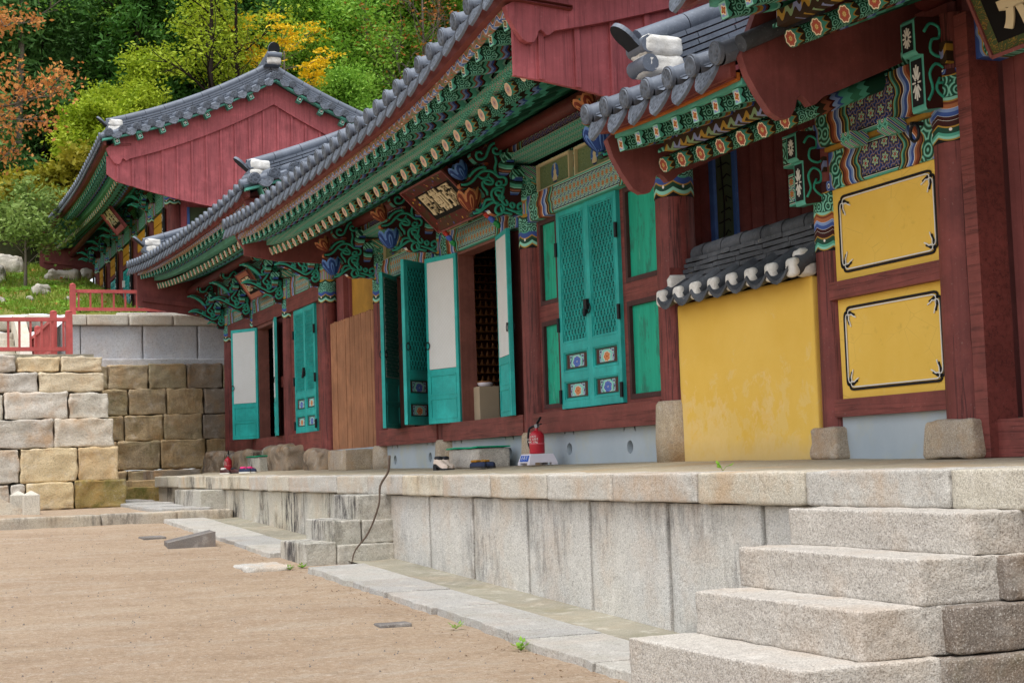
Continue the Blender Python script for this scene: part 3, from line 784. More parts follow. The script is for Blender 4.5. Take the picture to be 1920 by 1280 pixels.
        if ends:
            mb = MB(); w, h = .05, .06
            mb.add([(-w,0,-h),(w,0,-h),(w,0,h),(-w,0,h)], [(0,1,2,3)], 1)
            mb.add([(-w,0,-h),(w,0,-h),(w,0,h),(-w,0,h),(-w,-sg*.45,-h),(w,-sg*.45,-h),(w,-sg*.45,h),(-w,-sg*.45,h)], [(0,1,5,4),(1,2,6,5),(2,3,7,6),(3,0,4,7),(4,5,6,7)], 0)
            me = mb.mesh('verge_rafter', [M_TEALP, M_VEND]); d = .3
            while d < D - .2:
                for side in (0, 1):
                    q = s.P(y, d, -.15); link('verge_rafter', me, s.p, (q.x if side == 0 else 2*s.xr - q.x, y + sg*.06, q.z), (0, (-1 if side == 0 else 1)*math.atan(s.s1 + 2*s.c*d), 0))
                d += .47
            mb = MB()
            for side in (0, 1):
                P_ = [s.P(y, D*i/12, -.075) for i in range(13)]
                for a, b in zip(P_, P_[1:]):
                    if side: a, b = Vector((2*s.xr-a.x, a.y, a.z)), Vector((2*s.xr-b.x, b.y, b.z))
                    mb.beam(a + Vector((0, sg*.07, 0)), b + Vector((0, sg*.07, 0)), .12, .035)
            mb.build('verge_batten', M_TEALP, s.p)
    def hip_ridge(s, near=True, inset=.42, d0=.3, h=5, sides=(0, 1), plaster=True):
        """stacked-tile ridge running down the slope beside the gable"""
        y = (s.yn + inset) if near else (s.yf - inset); D = s.xr - s.xe(y)
        rnd = random.Random(int(y*100))
        for side in sides:
            mb = MB(); fx = (lambda v: Vector(v)) if side == 0 else (lambda v: Vector((2*s.xr - v[0], v[1], v[2])))
            for l in range(h):
                d = d0 + .22 - (0 if l < h-1 else .1); w = .27 - l*.02
                while d < D:
                    e = min(D, d + .34 + rnd.uniform(-.05, .05))
                    a = s.P(y, d, .10 + l*.052); b = s.P(y, e-.006, .10 + l*.052)
                    a.y += rnd.uniform(-.006, .006)
                    mb.beam(fx(a), fx(b), w, .036)
                    d = e
            d = d0 + .1
            top = .10 + h*.052 + .02
            while d < D:
                e = min(D, d + .4); a = s.P(y, d, top); b = s.P(y, e-.008, top)
                mb.cyl(fx(a), fx(b), .082, .082, 14); d = e
            mb.build('descending_ridge', M_TILE, s.p)
            # end tile and lime plug
            mb = MB(); a = s.P(y, d0 + .06, top); n = Vector((-.66, 0, -.75)) if side == 0 else Vector((.66, 0, -.75))
            up = Vector((-.75, 0, .66)) if side == 0 else Vector((.75, 0, .66))
            a = fx(a); pts = []
            for k in range(17):
                t = -pi*.12 + (pi*1.24)*k/16
                pts.append((.10*cos(t), .07 + .13*sin(t)))
            pts += [(-.09, -.10), (.09, -.10)]
            f = [a + Vector((0, p, 0)) + up*q for p, q in pts]; k = len(f)
            th = n.normalized()*.035
            mb.add(f, [tuple(range(k))], 0); mb.add([v + th for v in f], [tuple(reversed(range(k)))], 1)
            mb.add(f + [v + th for v in f], [(i, (i+1) % k, k+(i+1) % k, k+i) for i in range(k)], 0)
            mb.build('ridge_end_tile', [M_TILE, M_TDARK], s.p)
            if plaster:
                mb = MB(); b0 = fx(s.P(y, d0 + .22, .1))
                for i, zz in enumerate((.02, .16)):
                    c = b0 + Vector((0, 0, zz))
                    mb.rock(c.x-.13, c.x+.20, c.y-.14, c.y+.14, c.z-.01, c.z+.15, .05, .018, 12, int(y*10)+i, 1, 6)
                    mb.cyl(c + Vector((-.09, .13, .075)), c + Vector((-.09, -.13, .075)), .068, .068, 12, True, 0)
                mb.build('lime_plug', [M_TILE, M_LIME], s.p)
    def main_ridge(s, h=6):
        mb = MB(); z = s.z(s.yn, s.xr - s.xe(s.yn)); L = s.yf - s.yn
        N = 24
        def zr(t): return z + .05 + .28*(2*t-1)**4
        for l in range(h):
            w = .34 - l*.02
            for i in range(N):
                a = s.yn + .12 + (L-.24)*i/N; b = s.yn + .12 + (L-.24)*(i+1)/N - .006
                mb.beam((s.xr, a, zr(i/N) + .02 + l*.052), (s.xr, b, zr((i+1)/N) + .02 + l*.052), w, .036)
        for i in range(N):
            a = s.yn + .08 + (L-.16)*i/N; b = s.yn + .08 + (L-.16)*(i+1)/N - .008
            mb.cyl((s.xr, a, zr(i/N) + h*.052 + .05), (s.xr, b, zr((i+1)/N) + h*.052 + .05), .09, .09, 14)
        mb.build('main_ridge', M_TILE, s.p)
        for y, sg in ((s.yn + .05, -1), (s.yf - .05, 1)):
            mb = MB(); a = Vector((s.xr, y, zr(0) + h*.052 + .02)); n = Vector((0, sg*.9, -.3)); up = Vector((0, sg*.35, .93))
            pts = [(.13*cos(-.4 + (pi+.8)*k/16), .04 + .15*sin(-.4 + (pi+.8)*k/16)) for k in range(17)]
            f = [a + Vector((p, 0, 0)) + up*q for p, q in pts]; k = len(f); th = n.normalized()*.04
            mb.add(f, [tuple(range(k))], 0); mb.add([v + th for v in f], [tuple(reversed(range(k)))], 1)
            mb.add(f + [v + th for v in f], [(i, (i+1) % k, k+(i+1) % k, k+i) for i in range(k)], 0)
            mb.build('ridge_end_tile', [M_TILE, M_TDARK], s.p)
            mb = MB(); mb.rock(a.x-.15, a.x+.15, y-.06+sg*.02, y+.1+sg*.02, a.z-.3, a.z-.02, .08, .02, 6, 3, 0, 6)
            mb.cyl((a.x-.16, y+sg*.06, a.z-.1), (a.x+.16, y+sg*.06, a.z-.1), .06, .06, 10, True, 1)
            mb.build('lime_plug', [M_LIME, M_TILE], s.p)
    def sweep(s, name, mat, x0, x1, z0, z1, ya=None, yb=None):
        """board along the eave; offsets from the eave line"""
        ya = s.yn if ya is None else ya; yb = s.yf if yb is None else yb
        mb = MB(); N = max(8, int((yb-ya)/.35)); vs = []; fs = []
        for i in range(N+1):
            y = ya + (yb-ya)*i/N; X = s.xe(y); Z = s.ze(y)
            zz0 = z0 if not callable(z0) else z0(y)
            vs += [(X+x0, y, Z+z0), (X+x1, y, Z+z0), (X+x1, y, Z+z1), (X+x0, y, Z+z1)]
        for i in range(N):
            a = 4*i
            fs += [(a, a+1, a+5, a+4), (a+1, a+2, a+6, a+5), (a+2, a+3, a+7, a+6), (a+3, a, a+4, a+7)]
        e = 4*N; fs += [(0, 3, 2, 1), (e, e+1, e+2, e+3)]
        mb.add(vs, fs); mb.build(name, mat, s.p)
    def soffit(s, name, mat, x0, z0, x1, z1, ya, yb):
        mb = MB(); N = max(8, int((yb-ya)/.35)); vs = []; fs = []
        for i in range(N+1):
            y = ya + (yb-ya)*i/N; X = s.xe(y); Z = s.ze(y); lift = Z - s.z0; lf = (1-x1/(s.xr-X))**1.5
            vs += [(X+x0, y, Z+z0), (X+x1, y, s.z0+z1+lift*lf), (X+x1, y, s.z0+z1+lift*lf+.03), (X+x0, y, Z+z0+.03)]
        for i in range(N):
            a = 4*i; fs += [(a, a+1, a+5, a+4), (a+2, a+3, a+7, a+6), (a+1, a+2, a+6, a+5), (a+3, a, a+4, a+7)]
        mb.add(vs, fs); mb.build(name, mat, s.p)
    def rafters(s, ya, yb, step, dx=.55, dz=-.37, slope=.36, xin=6.55, warm=False, r=.060, bk=.88, by=True, bdx=.15, bdz=-.23, bslope=.24, near_off=0.0):
        n = int(round((yb-ya)/step)); 
        L = (xin - (s.xe((ya+yb)/2)+dx))/cos(math.atan(slope))
        mb = MB(); mb.cyl((0,0,0), (L,0,0), r, r*1.05, 12, True, 0, 1)
        me = mb.mesh('rafter', [M_RAFW if warm else M_RAF, M_RENDW if warm else M_REND])
        bl = dx - bdx + .45
        mb = MB(); w, h = .048*bk, .062*bk
        mb.add([(0,-w,-h),(0,w,-h),(0,w,h),(0,-w,h)], [(0,3,2,1)], 1)
        mb.add([(0,-w,-h),(0,w,-h),(0,w,h),(0,-w,h),(bl,-w,-h),(bl,w,-h),(bl,w,h),(bl,-w,h)], [(0,1,5,4),(1,2,6,5),(2,3,7,6),(3,0,4,7),(4,5,6,7)], 0)
        mb2 = mb.mesh('flying_rafter', [M_BUYW if warm else M_BUY, M_BENDW if warm else M_BEND])
        for i in range(n+1):
            y = ya + (yb-ya)*i/n; X, Z = s.xe(y), s.ze(y); lift = Z - s.z0
            sl = slope - .4*lift
            link('rafter', me, s.p, (X+dx, y, Z+dz), (0, -math.atan(sl), 0))
            if by: link('flying_rafter', mb2, s.p, (X+bdx, y, Z+bdz), (0, -math.atan(bslope - .2*lift), 0))

def gable_board(roof, near, planks=True, yoff=0.0, depth=.40, foot=1.0, zb=None, zb_pts=None, mat_b=None, mat_p=None, foot_dx=.1, foot_dz=-.07, rail=False, both=True):
    """bargeboard with its curled foot, plank gable below it"""
    s = roof; y = (s.yn if near else s.yf) + yoff; sg = -1 if near else 1
    D = s.xr - s.xe(y); X0, Z0 = s.xe(y), s.ze(y)
    rel = [(0,0),(.045,-.13),(.115,-.25),(.2,-.365),(.27,-.40),(.34,-.39),(.38,-.33),(.40,-.26),(.43,-.24),(.47,-.265),(.50,-.30),(.54,-.29),(.60,-.24)]
    low = [(X0 + foot_dx + a*foot, Z0 + foot_dz + b*foot) for a, b in rel]
    x1 = low[-1][0]; base = low[-1][1]
    top = []; lowc = []
    nn = 12; ztop = lambda d: s.z(y, d) - .07
    dd1 = x1 - X0
    off = ztop(dd1) - base
    for i in range(1, nn+1):
        d = dd1 + (D-dd1)*i/nn; lowc.append((X0+d, ztop(d) - off))
    d0 = foot_dx
    for i in range(nn+1):
        d = D - (D-d0)*i/nn; top.append((X0+d, ztop(d)))
    poly = low + lowc + top[:-1]
    mb = MB(); mb.prism(poly, 'XZ', y-.035, y+.035)
    if both: mb.prism([(2*s.xr-a-.002, b) for a, b in poly], 'XZ', y-.035, y+.035)
    mb.build('bargeboard', mat_b or M_REDB, s.p)
    if planks:
        yb = y - sg*.06
        pts = zb_pts or [(low[0][0]+.05, zb), (s.xr, zb)]
        topc = [(low[4][0]-.12*foot, low[2][1]+.05)] + [(a, b+.12) for a, b in low[6:]] + [(a, b+.12) for a, b in lowc]
        xs = [pts[0][0]] + [p[0] for p in topc]
        poly = [(max(p[0], pts[0][0]), p[1]) for p in topc if p[0] >= pts[0][0]-1e-6]
        tz = interp([(p[0], p[1]) for p in topc], pts[0][0])
        poly = [(pts[0][0], tz)] + [p for p in poly if p[0] > pts[0][0]+.01] + [p for p in reversed(pts[1:])] + [pts[0]]
        mb = MB(); mb.prism(poly, 'XZ', yb-.02, yb+.02)
        # rear half mirrored
        mb.prism([(2*s.xr-a+.0, b) for a, b in poly], 'XZ', yb-.02, yb+.02)
        x = pts[0][0] + .22
        while x < 2*s.xr - pts[0][0]:
            xm = x if x <= s.xr else 2*s.xr - x
            zt = interp([(p[0], p[1]) for p in topc], xm) - .06; zl = interp(pts, xm) + .004
            ym = yb + sg*.035
            mb.box(x-.022, x+.022, ym-.015, ym+.015, zl, zt)
            x += .31
        if rail:
            mb.beam((pts[0][0]+.1, yb - sg*.05, interp(pts, pts[0][0])+.14), (pts[-1][0], yb - sg*.05, interp(pts, pts[-1][0])+.14), .06, .09)
        mb.build('gable_planks', mat_p or M_REDB, s.p)
    return low

def outline_scroll(out, tubs, dx=0.0, dz=0.0, k=1.0, ox=6.3, oz=2.6):
    f = lambda p: (ox + (p[0]-ox)*k + dx, oz + (p[1]-oz)*k + dz)
    return [f(p) for p in out], [[f(p) for p in t] for t in tubs]

def bracket(parent, y, out, tubs, lotus=None, th=.09, tr=.0155, tips=None, k=3):
    o = [tuple(v) for v in smoothline([(a, b, 0) for a, b in out] + [(out[0][0], out[0][1], 0)], 3)]
    pts = [(v[0], v[1]) for v in o][:-1]
    mb = MB(); mb.prism(pts, 'XZ', y-th/2, y+th/2, 0, 1)
    b = mb.build('bracket', [M_SCROLLBG, M_BANDS], parent)
    mb = MB()
    for sg in (-1, 1):
        for t in tubs:
            P = [(v[0], y + sg*(th/2+.002), v[1]) for v in smoothline([(a, c, 0) for a, c in t], k)]
            n = len(P); mb.tube(P, [tr*(1 if 1 < i < n-2 else .75) for i in range(n)], 6)
    mb.build('scroll_carving', M_SCROLL, b)
    if tips:
        mb = MB()
        for t in tips:
            P = [(v[0], y, v[1]) for v in smoothline([(a, c, 0) for a, c in t], 4)]; n = len(P)
            mb.tube(P, [.010 + .032*min(1, i/(n*.7)) for i in range(n)], 8)
        mb.build('horn_tip', M_SCROLL, b)
    if lotus:
        for (lx, lz, r, m1, tilt) in lotus:
            mb = MB(); R = lambda v: (.035 + .075*sin(min(1, v*1.15)*pi*.62))*r
            mb.lathe([(R(i/8)*.9, (-.09 + .15*i/8)*r) for i in range(9)], (0,0,0), 20, 1)
            for lay, (hw, vt, o, mi) in enumerate(((.62, 1.0, 0, 0), (.42, .88, .004, 1), (.20, .70, .007, 0), (.10, .58, .009, 1))):
                for q in range(6):
                    an = q*pi/3 + .3; vs = []; fs = []; nv, nu = 9, 4
                    for i in range(nv):
                        v = .02 + (vt-.02)*i/(nv-1); t_ = v/vt; wd = hw*(math.sqrt(max(0, 1-((t_-.42)/.58)**2)) if t_ > .42 else (.55 + .45*t_/.42))
                        for j in range(nu+1):
                            aa = an + wd*(2*j/nu-1); rr_ = R(v) + o*r + .012*r*t_*t_; vs.append((rr_*cos(aa), rr_*sin(aa), (-.09 + .22*v)*r))
                    for i in range(nv-1):
                        for j in range(nu): k_ = i*(nu+1)+j; fs.append((k_, k_+1, k_+nu+2, k_+nu+1))
                    mb.add(vs, fs, mi, True)
            mb.lathe([(.05*r, .05*r), (.066*r, .08*r), (.06*r, .095*r), (.01*r, .10*r)], (0,0,0), 14, 2)
            mb.build('lotus', ([M_LBL, M_LBD] if m1 is M_LOTB else [M_LOL, M_LOD]) + [M_SEED], b, (lx, y, lz), (0, tilt, 0))
    return b

def cross_arm(parent, x, y, z, ln=.36, h=.26, blocks=True):
    ln *= .66; h *= .85
    """bracket arm parallel to the wall with cup blocks at its ends"""
    mb = MB(); o = [(-ln, h), (-ln, h*.62), (-ln*.86, h*.34), (-ln*.55, h*.1), (-ln*.3, 0), (ln*.3, 0), (ln*.55, h*.1), (ln*.86, h*.34), (ln, h*.62), (ln, h)]
    mb.prism([(a, b) for a, b in o], 'YZ', -.04, .04)
    mb.build('bracket_arm', M_CUPB, parent, (x, y, z))
    if blocks:
        for a in (-ln+.05, ln-.05):
            mb = MB()
            mb.obox((x, y+a, z+h+.045), (.06,0,0), (0,.06,0), (0,0,.025))
            mb.add([(x-.045,y+a-.045,z+h-.02),(x+.045,y+a-.045,z+h-.02),(x+.045,y+a+.045,z+h-.02),(x-.045,y+a+.045,z+h-.02),
                    (x-.06,y+a-.06,z+h+.02),(x+.06,y+a-.06,z+h+.02),(x+.06,y+a+.06,z+h+.02),(x-.06,y+a+.06,z+h+.02)],
                   [(0,3,2,1),(0,1,5,4),(1,2,6,5),(2,3,7,6),(3,0,4,7)])
            mb.build('bearing_block', M_SOFF, parent)

def column(parent, x, y, d, z0, z1, zc, caph, stone=None, capmat=None, lab=None, seed=0):
    r = d/2; mb = MB()
    prof = [(r*1.06, z0), (r*1.05, z0+.3), (r*1.0, z0+(z1-z0)*.5), (r*.95, z1)]
    n = 24; vs = []; fs = []; M_ = 14
    for i in range(M_+1):
        z = z0 + (z1-z0)*i/M_; rr = interp([(p[1], p[0]) for p in prof], z)
        for q in range(n):
            a = 2*pi*q/n; w = 1 + .012*mnoise.noise(Vector((cos(a)*2+seed, sin(a)*2, z*1.5)))
            vs.append((x + rr*w*cos(a), y + rr*w*sin(a), z))
    for i in range(M_):
        for q in range(n): fs.append((i*n+q, i*n+(q+1) % n, (i+1)*n+(q+1) % n, (i+1)*n+q))
    mb.add(vs, fs, 0, True)
    c = mb.build('column', M_REDZ, parent)
    if caph:
        mb = MB(); rc = r*.99+.004
        mb.cyl((0,0,0), (0,0,caph), rc, rc*.97, 28, True)
        mb.build('painted_capital', capmat or M_CAP, c, (x, y, zc))
    if stone:
        kind, sw, sz0 = stone
        mb = MB()
        if kind == 'round':
            mb.lathe([(sw*.54, sz0), (sw*.55, sz0+(z0-sz0)*.4), (sw*.52, z0-.03), (sw*.47, z0)], (x, y, 0), 24)
        else:
            mb.rock(x-sw/2, x+sw/2, y-sw/2, y+sw/2, sz0, z0, .03, .016, 10, seed, 0, 6, .05)
        mb.build('column_base', M_BASE, c)
    return c

def frame_rect(mb, y0, y1, z0, z1, w, x0, x1, mi=0):
    mb.box(x0, x1, y0, y0+w, z0, z1, mi); mb.box(x0, x1, y1-w, y1, z0, z1, mi)
    mb.box(x0, x1, y0+w, y1-w, z0, z0+w, mi); mb.box(x0, x1, y0+w, y1-w, z1-w, z1, mi)

def lattice(mb, y0, y1, z0, z1, x0, x1, pitch=.060, w=.0105):
    """triangular lattice bars clipped to the rectangle"""
    def seg(p, d):
        t0, t1 = -1e9, 1e9
        for a, lo, hi in ((0, y0, y1), (1, z0, z1)):
            if abs(d[a]) < 1e-9:
                if p[a] < lo or p[a] > hi: return None
            else:
                u, v = (lo-p[a])/d[a], (hi-p[a])/d[a]
                t0 = max(t0, min(u, v)); t1 = min(t1, max(u, v))
        return (t0, t1) if t1 - t0 > 1e-3 else None
    yc, zc = (y0+y1)/2, (z0+z1)/2; R = math.hypot(y1-y0, z1-z0)
    w0 = w
    for a in (0, 60, 120):
        w = w0*.4 if a == 0 else w0
        d = (cos(rad(a)), sin(rad(a))); n = (-d[1], d[0]); k = -int(R/pitch)-1
        while k*pitch < R:
            p = (yc + n[0]*k*pitch, zc + n[1]*k*pitch); sg = seg(p, d); k += 1
            if not sg: continue
            A = (p[0]+d[0]*sg[0], p[1]+d[1]*sg[0]); B = (p[0]+d[0]*sg[1], p[1]+d[1]*sg[1])
            m = ((A[0]+B[0])/2, (A[1]+B[1])/2); h = (sg[1]-sg[0])/2
            off = .0006*(a/60)
            mb.obox(((x0+x1)/2 - off, m[0], m[1]), ((x1-x0)/2,0,0), (0, d[0]*h, d[1]*h), (0, n[0]*w/2, n[1]*w/2))

def door_leaf(parent, w, h, loc, rotz=0.0, flip=1, back='paper', seed=0, backlit_lat=False, zsplit=.30, lat=True, ring=True):
    """door leaf; local y runs from the hinge 0 to flip*w, outer face looks to -x"""
    t = .045; st = .062; zs = h*zsplit
    def Y(a, b): return (min(a*flip, b*flip), max(a*flip, b*flip))
    mb = MB()
    def bx(a, b, z0, z1, x0=-t/2, x1=t/2, mi=0):
        p, q = Y(a, b); mb.box(x0, x1, p, q, z0, z1, mi)
    bx(0, st, 0, h); bx(w-st, w, 0, h)
    zm = zs/2
    for z in (0, zm-.02, zs-.03, h-st): bx(st, w-st, z, z+(.075 if z != h-st else st))
    # stepped mouldings round each field
    for (z0, z1) in ((.075, zm-.02), (zm+.055, zs-.03), (zs+.045, h-st)):
        p, q = Y(st, w-st)
        frame_rect(mb, p, q, z0, z1, .014, -t/2-.004, t/2-.012)
        frame_rect(mb, p+.014, q-.014, z0+.014, z1-.014, .012, -t/2+.006, t/2-.016)
    bx(st, w-st, .075, zs-.03, -.004, .004, 1)
    bx(st, w-st, zs+.045, h-st, .008, .012, 1)
    # inner face: paper field and sunk panels
    bx(st*.8, w-st*.8, zs+.05, h-st*.9, t/2-.004, t/2+.002, 2)
    for (z0, z1) in ((.05, zm-.0), (zm+.035, zs-.02)):
        p, q = Y(st*.9, w-st*.9); frame_rect(mb, p, q, z0, z1, .016, t/2-.004, t/2+.006)
        mb.box(t/2-.012, t/2-.003, p+.016, q-.016, z0+.016, z1-.016, 0)
    d = mb.build('door_leaf', [M_DOOR, M_DOORD, M_PAPER], parent, loc, (0, 0, rotz), .003)
    def sub(nm, mb2, mats, l=None):
        # placed inside the leaf's own frame
        o = link(nm, mb2.mesh(nm, mats)); o.parent = d
        if l: o.location = l
        return o
    if backlit_lat:
        mb = MB(); p, q = Y(st, w-st); lattice(mb, p, q, zs+.06, h-st, t/2+.002, t/2+.008, .045, .012); sub('lattice', mb, M_DOORD)  # bars added over the inner paper, imitating the lattice backlit through it
    if lat:
        mb = MB(); p, q = Y(st+.026, w-st-.026); lattice(mb, p, q, zs+.045+.026, h-st-.026, -.014, -.003)
        sub('lattice', mb, M_DOOR)
    for i, (z0, z1) in enumerate(((.075, zm-.02), (zm+.055, zs-.03))):
        mb = MB(); mb.box(-.0065, -.0042, -.2*w/.62, .2*w/.62, -.066, .066)
        sub('flower_panel', mb, (M_FLB, M_FLP)[(i+seed) % 2], (0, flip*w/2, (z0+z1)/2))
    if ring:
        mb = MB(); yy = flip*(w-.035)
        for sx in (-1, 1):
            P = [(sx*(t/2+.014), yy + .042*cos(2*pi*i/16), h*.49 - .042 + .042*sin(2*pi*i/16)) for i in range(16)]
            mb.tube(P, .0055, 6, 0, True)
            mb.cyl((sx*t/2, yy, h*.49), (sx*(t/2+.022), yy, h*.49), .009, .009, 8)
        sub('ring_handle', mb, M_IRON)
    for z in (.12, h*.42, h*.8):
        mb = MB(); mb.cyl((-t/2-.012, 0, z-.07), (-t/2-.012, 0, z+.07), .017, .017, 10); sub('hinge', mb, M_IRON)
    return d

def holed_wall(mb, x0, x1, y0, y1, z0, z1, holes, r=.062, rz=.06, mi=0, dmi=1):
    """wall face at x0 with oval vents that go in to a dark back"""
    cuts = sorted(set([y0, y1] + [c for hy, hz in holes for c in (hy-.12, hy+.12)]))
    for a, b in zip(cuts, cuts[1:]):
        hole = next(((hy, hz) for hy, hz in holes if abs((a+b)/2-hy) < .02), None)
        if not hole: mb.box(x0, x1, a, b, z0, z1, mi); continue
        hy, hz = hole; n = 20
        inner = [(x0, hy + r*cos(2*pi*k/n), hz + rz*sin(2*pi*k/n)) for k in range(n)]
        outer = []
        for k in range(n):
            c, s_ = cos(2*pi*k/n), sin(2*pi*k/n); m = max(abs(c), abs(s_)); 
            yy = hy + .12*c/m; zz = hz + (s_/m)*((z1-hz) if s_ > 0 else (hz-z0)); outer.append((x0, yy, zz))
        mb.add(inner+outer, [(k, (k+1) % n, n+(k+1) % n, n+k) for k in range(n)], mi)
        back = [(x0+.12, p[1], p[2]) for p in inner]
        mb.add(inner+back, [(k, n+k, n+(k+1) % n, (k+1) % n) for k in range(n)], mi)
        mb.add(back, [tuple(range(n))], dmi)
        mb.box(x0+.13, x1, a, b, z0, z1, dmi)
BOUT= [(6.290,2.580),(6.133,2.593),(5.994,2.580),(5.917,2.601),(5.869,2.636),(5.741,2.568),(5.705,2.594),(5.822,2.676),(5.834,2.749),(5.845,2.786),(5.780,2.862),(5.683,2.854),(5.586,2.859),(5.583,2.905),(5.686,2.955),(5.708,3.047),(5.787,3.092),(5.895,3.101),(5.877,3.133),(5.788,3.120),(5.741,3.145),(5.699,3.203),(5.745,3.260),(5.862,3.284),(5.913,3.351),(6.022,3.375),(6.097,3.267),(6.142,3.130),(6.301,2.858)]
BTUB=[ [(5.831,3.218),(5.807,3.240),(5.773,3.229),(5.762,3.197),(5.780,3.165),(5.824,3.163),(5.869,3.192),(5.890,3.239),(5.922,3.305),(5.972,3.340),(6.021,3.329),(6.044,3.283),(6.027,3.236),(5.988,3.225),(5.959,3.242),(5.955,3.270),(5.980,3.290),(6.004,3.272)],[(5.972,3.206),(5.985,3.142),(5.967,3.067),(5.990,3.004)],[(6.067,3.238),(6.095,3.212),(6.055,3.191),(6.036,3.218),(6.067,3.238)],[(6.055,3.182),(6.093,3.137),(6.101,3.091),(6.070,3.053),(6.031,3.070),(6.023,3.116),(6.054,3.145),(6.073,3.127)],[(5.587,2.887),(5.655,2.894),(5.714,2.928),(5.764,2.985),(5.824,3.034),(5.893,3.046),(5.951,3.030),(6.009,2.986),(6.058,2.988),(6.091,2.961),(6.085,2.915),(6.045,2.895)],[(5.682,2.973),(5.727,3.030),(5.787,3.069),(5.855,3.081),(5.854,3.053),(5.815,3.033)],[(5.774,2.986),(5.832,2.960),(5.881,2.981),(5.902,3.019)],[(5.891,2.990),(5.939,2.946),(5.928,2.909),(5.879,2.907),(5.840,2.933),(5.870,2.953),(5.919,2.936)],[(5.841,2.942),(5.820,2.905),(5.838,2.860),(5.866,2.833),(5.874,2.787)],[(5.992,2.939),(6.036,2.936),(6.020,2.894),(5.976,2.902),(5.992,2.939)],[(6.064,2.877),(6.005,2.875),(5.945,2.854),(5.919,2.807),(5.932,2.753),(5.969,2.708),(5.999,2.718)],[(6.042,2.830),(5.994,2.847),(5.964,2.827),(5.982,2.791),(6.022,2.802)],[(6.063,2.868),(6.042,2.812),(6.030,2.756),(6.048,2.711),(6.077,2.693),(6.097,2.712),(6.079,2.749)],[(6.032,2.802),(6.055,2.766),(6.020,2.747),(6.001,2.774),(6.032,2.802)],[(5.712,2.590),(5.781,2.610),(5.841,2.658),(5.911,2.706),(5.980,2.727)],[(5.743,2.632),(5.811,2.639),(5.843,2.722),(5.883,2.746),(5.932,2.744)],[(6.028,2.701),(5.978,2.681),(5.957,2.634),(5.985,2.598),(6.035,2.609),(6.056,2.656),(6.028,2.701)],[(6.017,2.673),(6.035,2.627),(6.084,2.610),(6.143,2.603)],[(6.076,2.656),(6.134,2.640),(6.203,2.623),(6.263,2.644),(6.285,2.691),(6.256,2.718),(6.215,2.698),(6.214,2.661),(6.244,2.662)],[(6.147,2.723),(6.126,2.695),(6.155,2.668),(6.176,2.696),(6.147,2.723)],[(6.193,2.614),(6.251,2.597),(6.301,2.594)] ]
B2OUT= [(6.248,2.787),(6.130,2.828),(6.125,2.904),(5.965,2.965),(5.813,3.053),(5.607,3.129),(5.788,3.163),(5.884,3.116),(5.914,3.185),(5.887,3.254),(5.792,3.357),(5.585,3.440),(5.724,3.432),(5.875,3.358),(5.905,3.435),(5.948,3.512),(5.795,3.502),(5.754,3.564),(5.798,3.648),(5.895,3.650),(5.980,3.680),(6.055,3.605),(6.101,3.452),(6.280,3.274),(6.282,3.052)]
B2TUB=[ [(5.873,3.587),(5.825,3.600),(5.796,3.558),(5.837,3.517),(5.907,3.532),(5.950,3.603),(6.007,3.632),(6.034,3.576),(5.991,3.562)],[(5.599,3.436),(5.709,3.404),(5.819,3.336),(5.887,3.268),(5.957,3.269),(6.000,3.312),(5.959,3.339)],[(5.621,3.133),(5.745,3.128),(5.856,3.074),(5.966,3.020),(6.049,2.979),(6.134,3.022),(6.163,3.078),(6.107,3.077)],[(6.047,3.535),(5.975,3.464),(6.002,3.395),(6.071,3.355),(6.030,3.423)],[(5.933,3.422),(5.973,3.353),(6.042,3.326),(5.984,3.214),(5.941,3.158),(5.982,3.103),(6.038,3.132),(5.997,3.173)],[(6.236,3.176),(6.220,3.079),(6.246,2.996),(6.258,2.912),(6.187,2.870),(6.146,2.925),(6.189,2.953)],[(6.067,3.160),(6.094,3.091),(6.050,3.035)],[(6.098,3.299),(6.154,3.272),(6.138,3.189),(6.082,3.216)],[(6.162,3.022),(6.205,3.051),(6.248,3.107)] ]
BTIPS = [[(5.587,2.875),(5.64,2.87),(5.70,2.90),(5.76,2.96)]]
def shift(pts, dx, dz, k=1.0, ox=6.3, oz=2.6): return [(ox+(a-ox)*k+dx, oz+(b-oz)*k+dz) for a, b in pts]
XW = 6.40

# ================================================================ main hall (black signboard, open doors)
A = thing('temple_hall', 'long temple hall with open green doors, lotus brackets and a black three-character signboard', 'temple hall', (8.0, 15.9, 0), 'tiled temple halls')
rA = Roof(A, [(10.55,4.40,3.70),(10.9,4.40,3.67),(11.4,4.40,3.60),(12.4,4.40,3.45),(13.9,4.40,3.34),(16.7,4.42,3.31),(19.5,4.48,3.33),(20.6,4.53,3.40),(21.4,4.58,3.48)], 8.0, 10.62, 21.35)
rA.tiles(); rA.verge(True); rA.hip_ridge(True); rA.hip_ridge(False, .42, 1.7); rA.main_ridge()
rA.sweep('eave_fascia', M_REDF, .05, .14, -.135, -.01); rA.soffit('eave_soffit', M_REDF, .075, -.128, .62, -.08, 10.7, 21.3)
rA.sweep('wave_board', M_WAVE, .112, .15, -.205, -.13, 10.85, 21.2)
rA.sweep('hex_batten', M_HEX, .50, .60, -.285, -.205, 10.95, 21.1)
rA.soffit('rafter_soffit', M_SOFF, .58, -.272, 2.4, .62, 10.8, 21.2)
rA.soffit('rafter_soffit', M_GREENB, .14, -.15, 1.0, .05, 10.8, 21.2)
rA.rafters(10.95, 21.05, .312, slope=.50)
gable_board(rA, True, True, .16, foot=.68, foot_dx=.07, foot_dz=-.17, zb_pts=[(4.56,2.985),(4.82,2.955),(5.09,2.915),(5.34,2.87),(5.8,2.84),(8.0,2.80)])
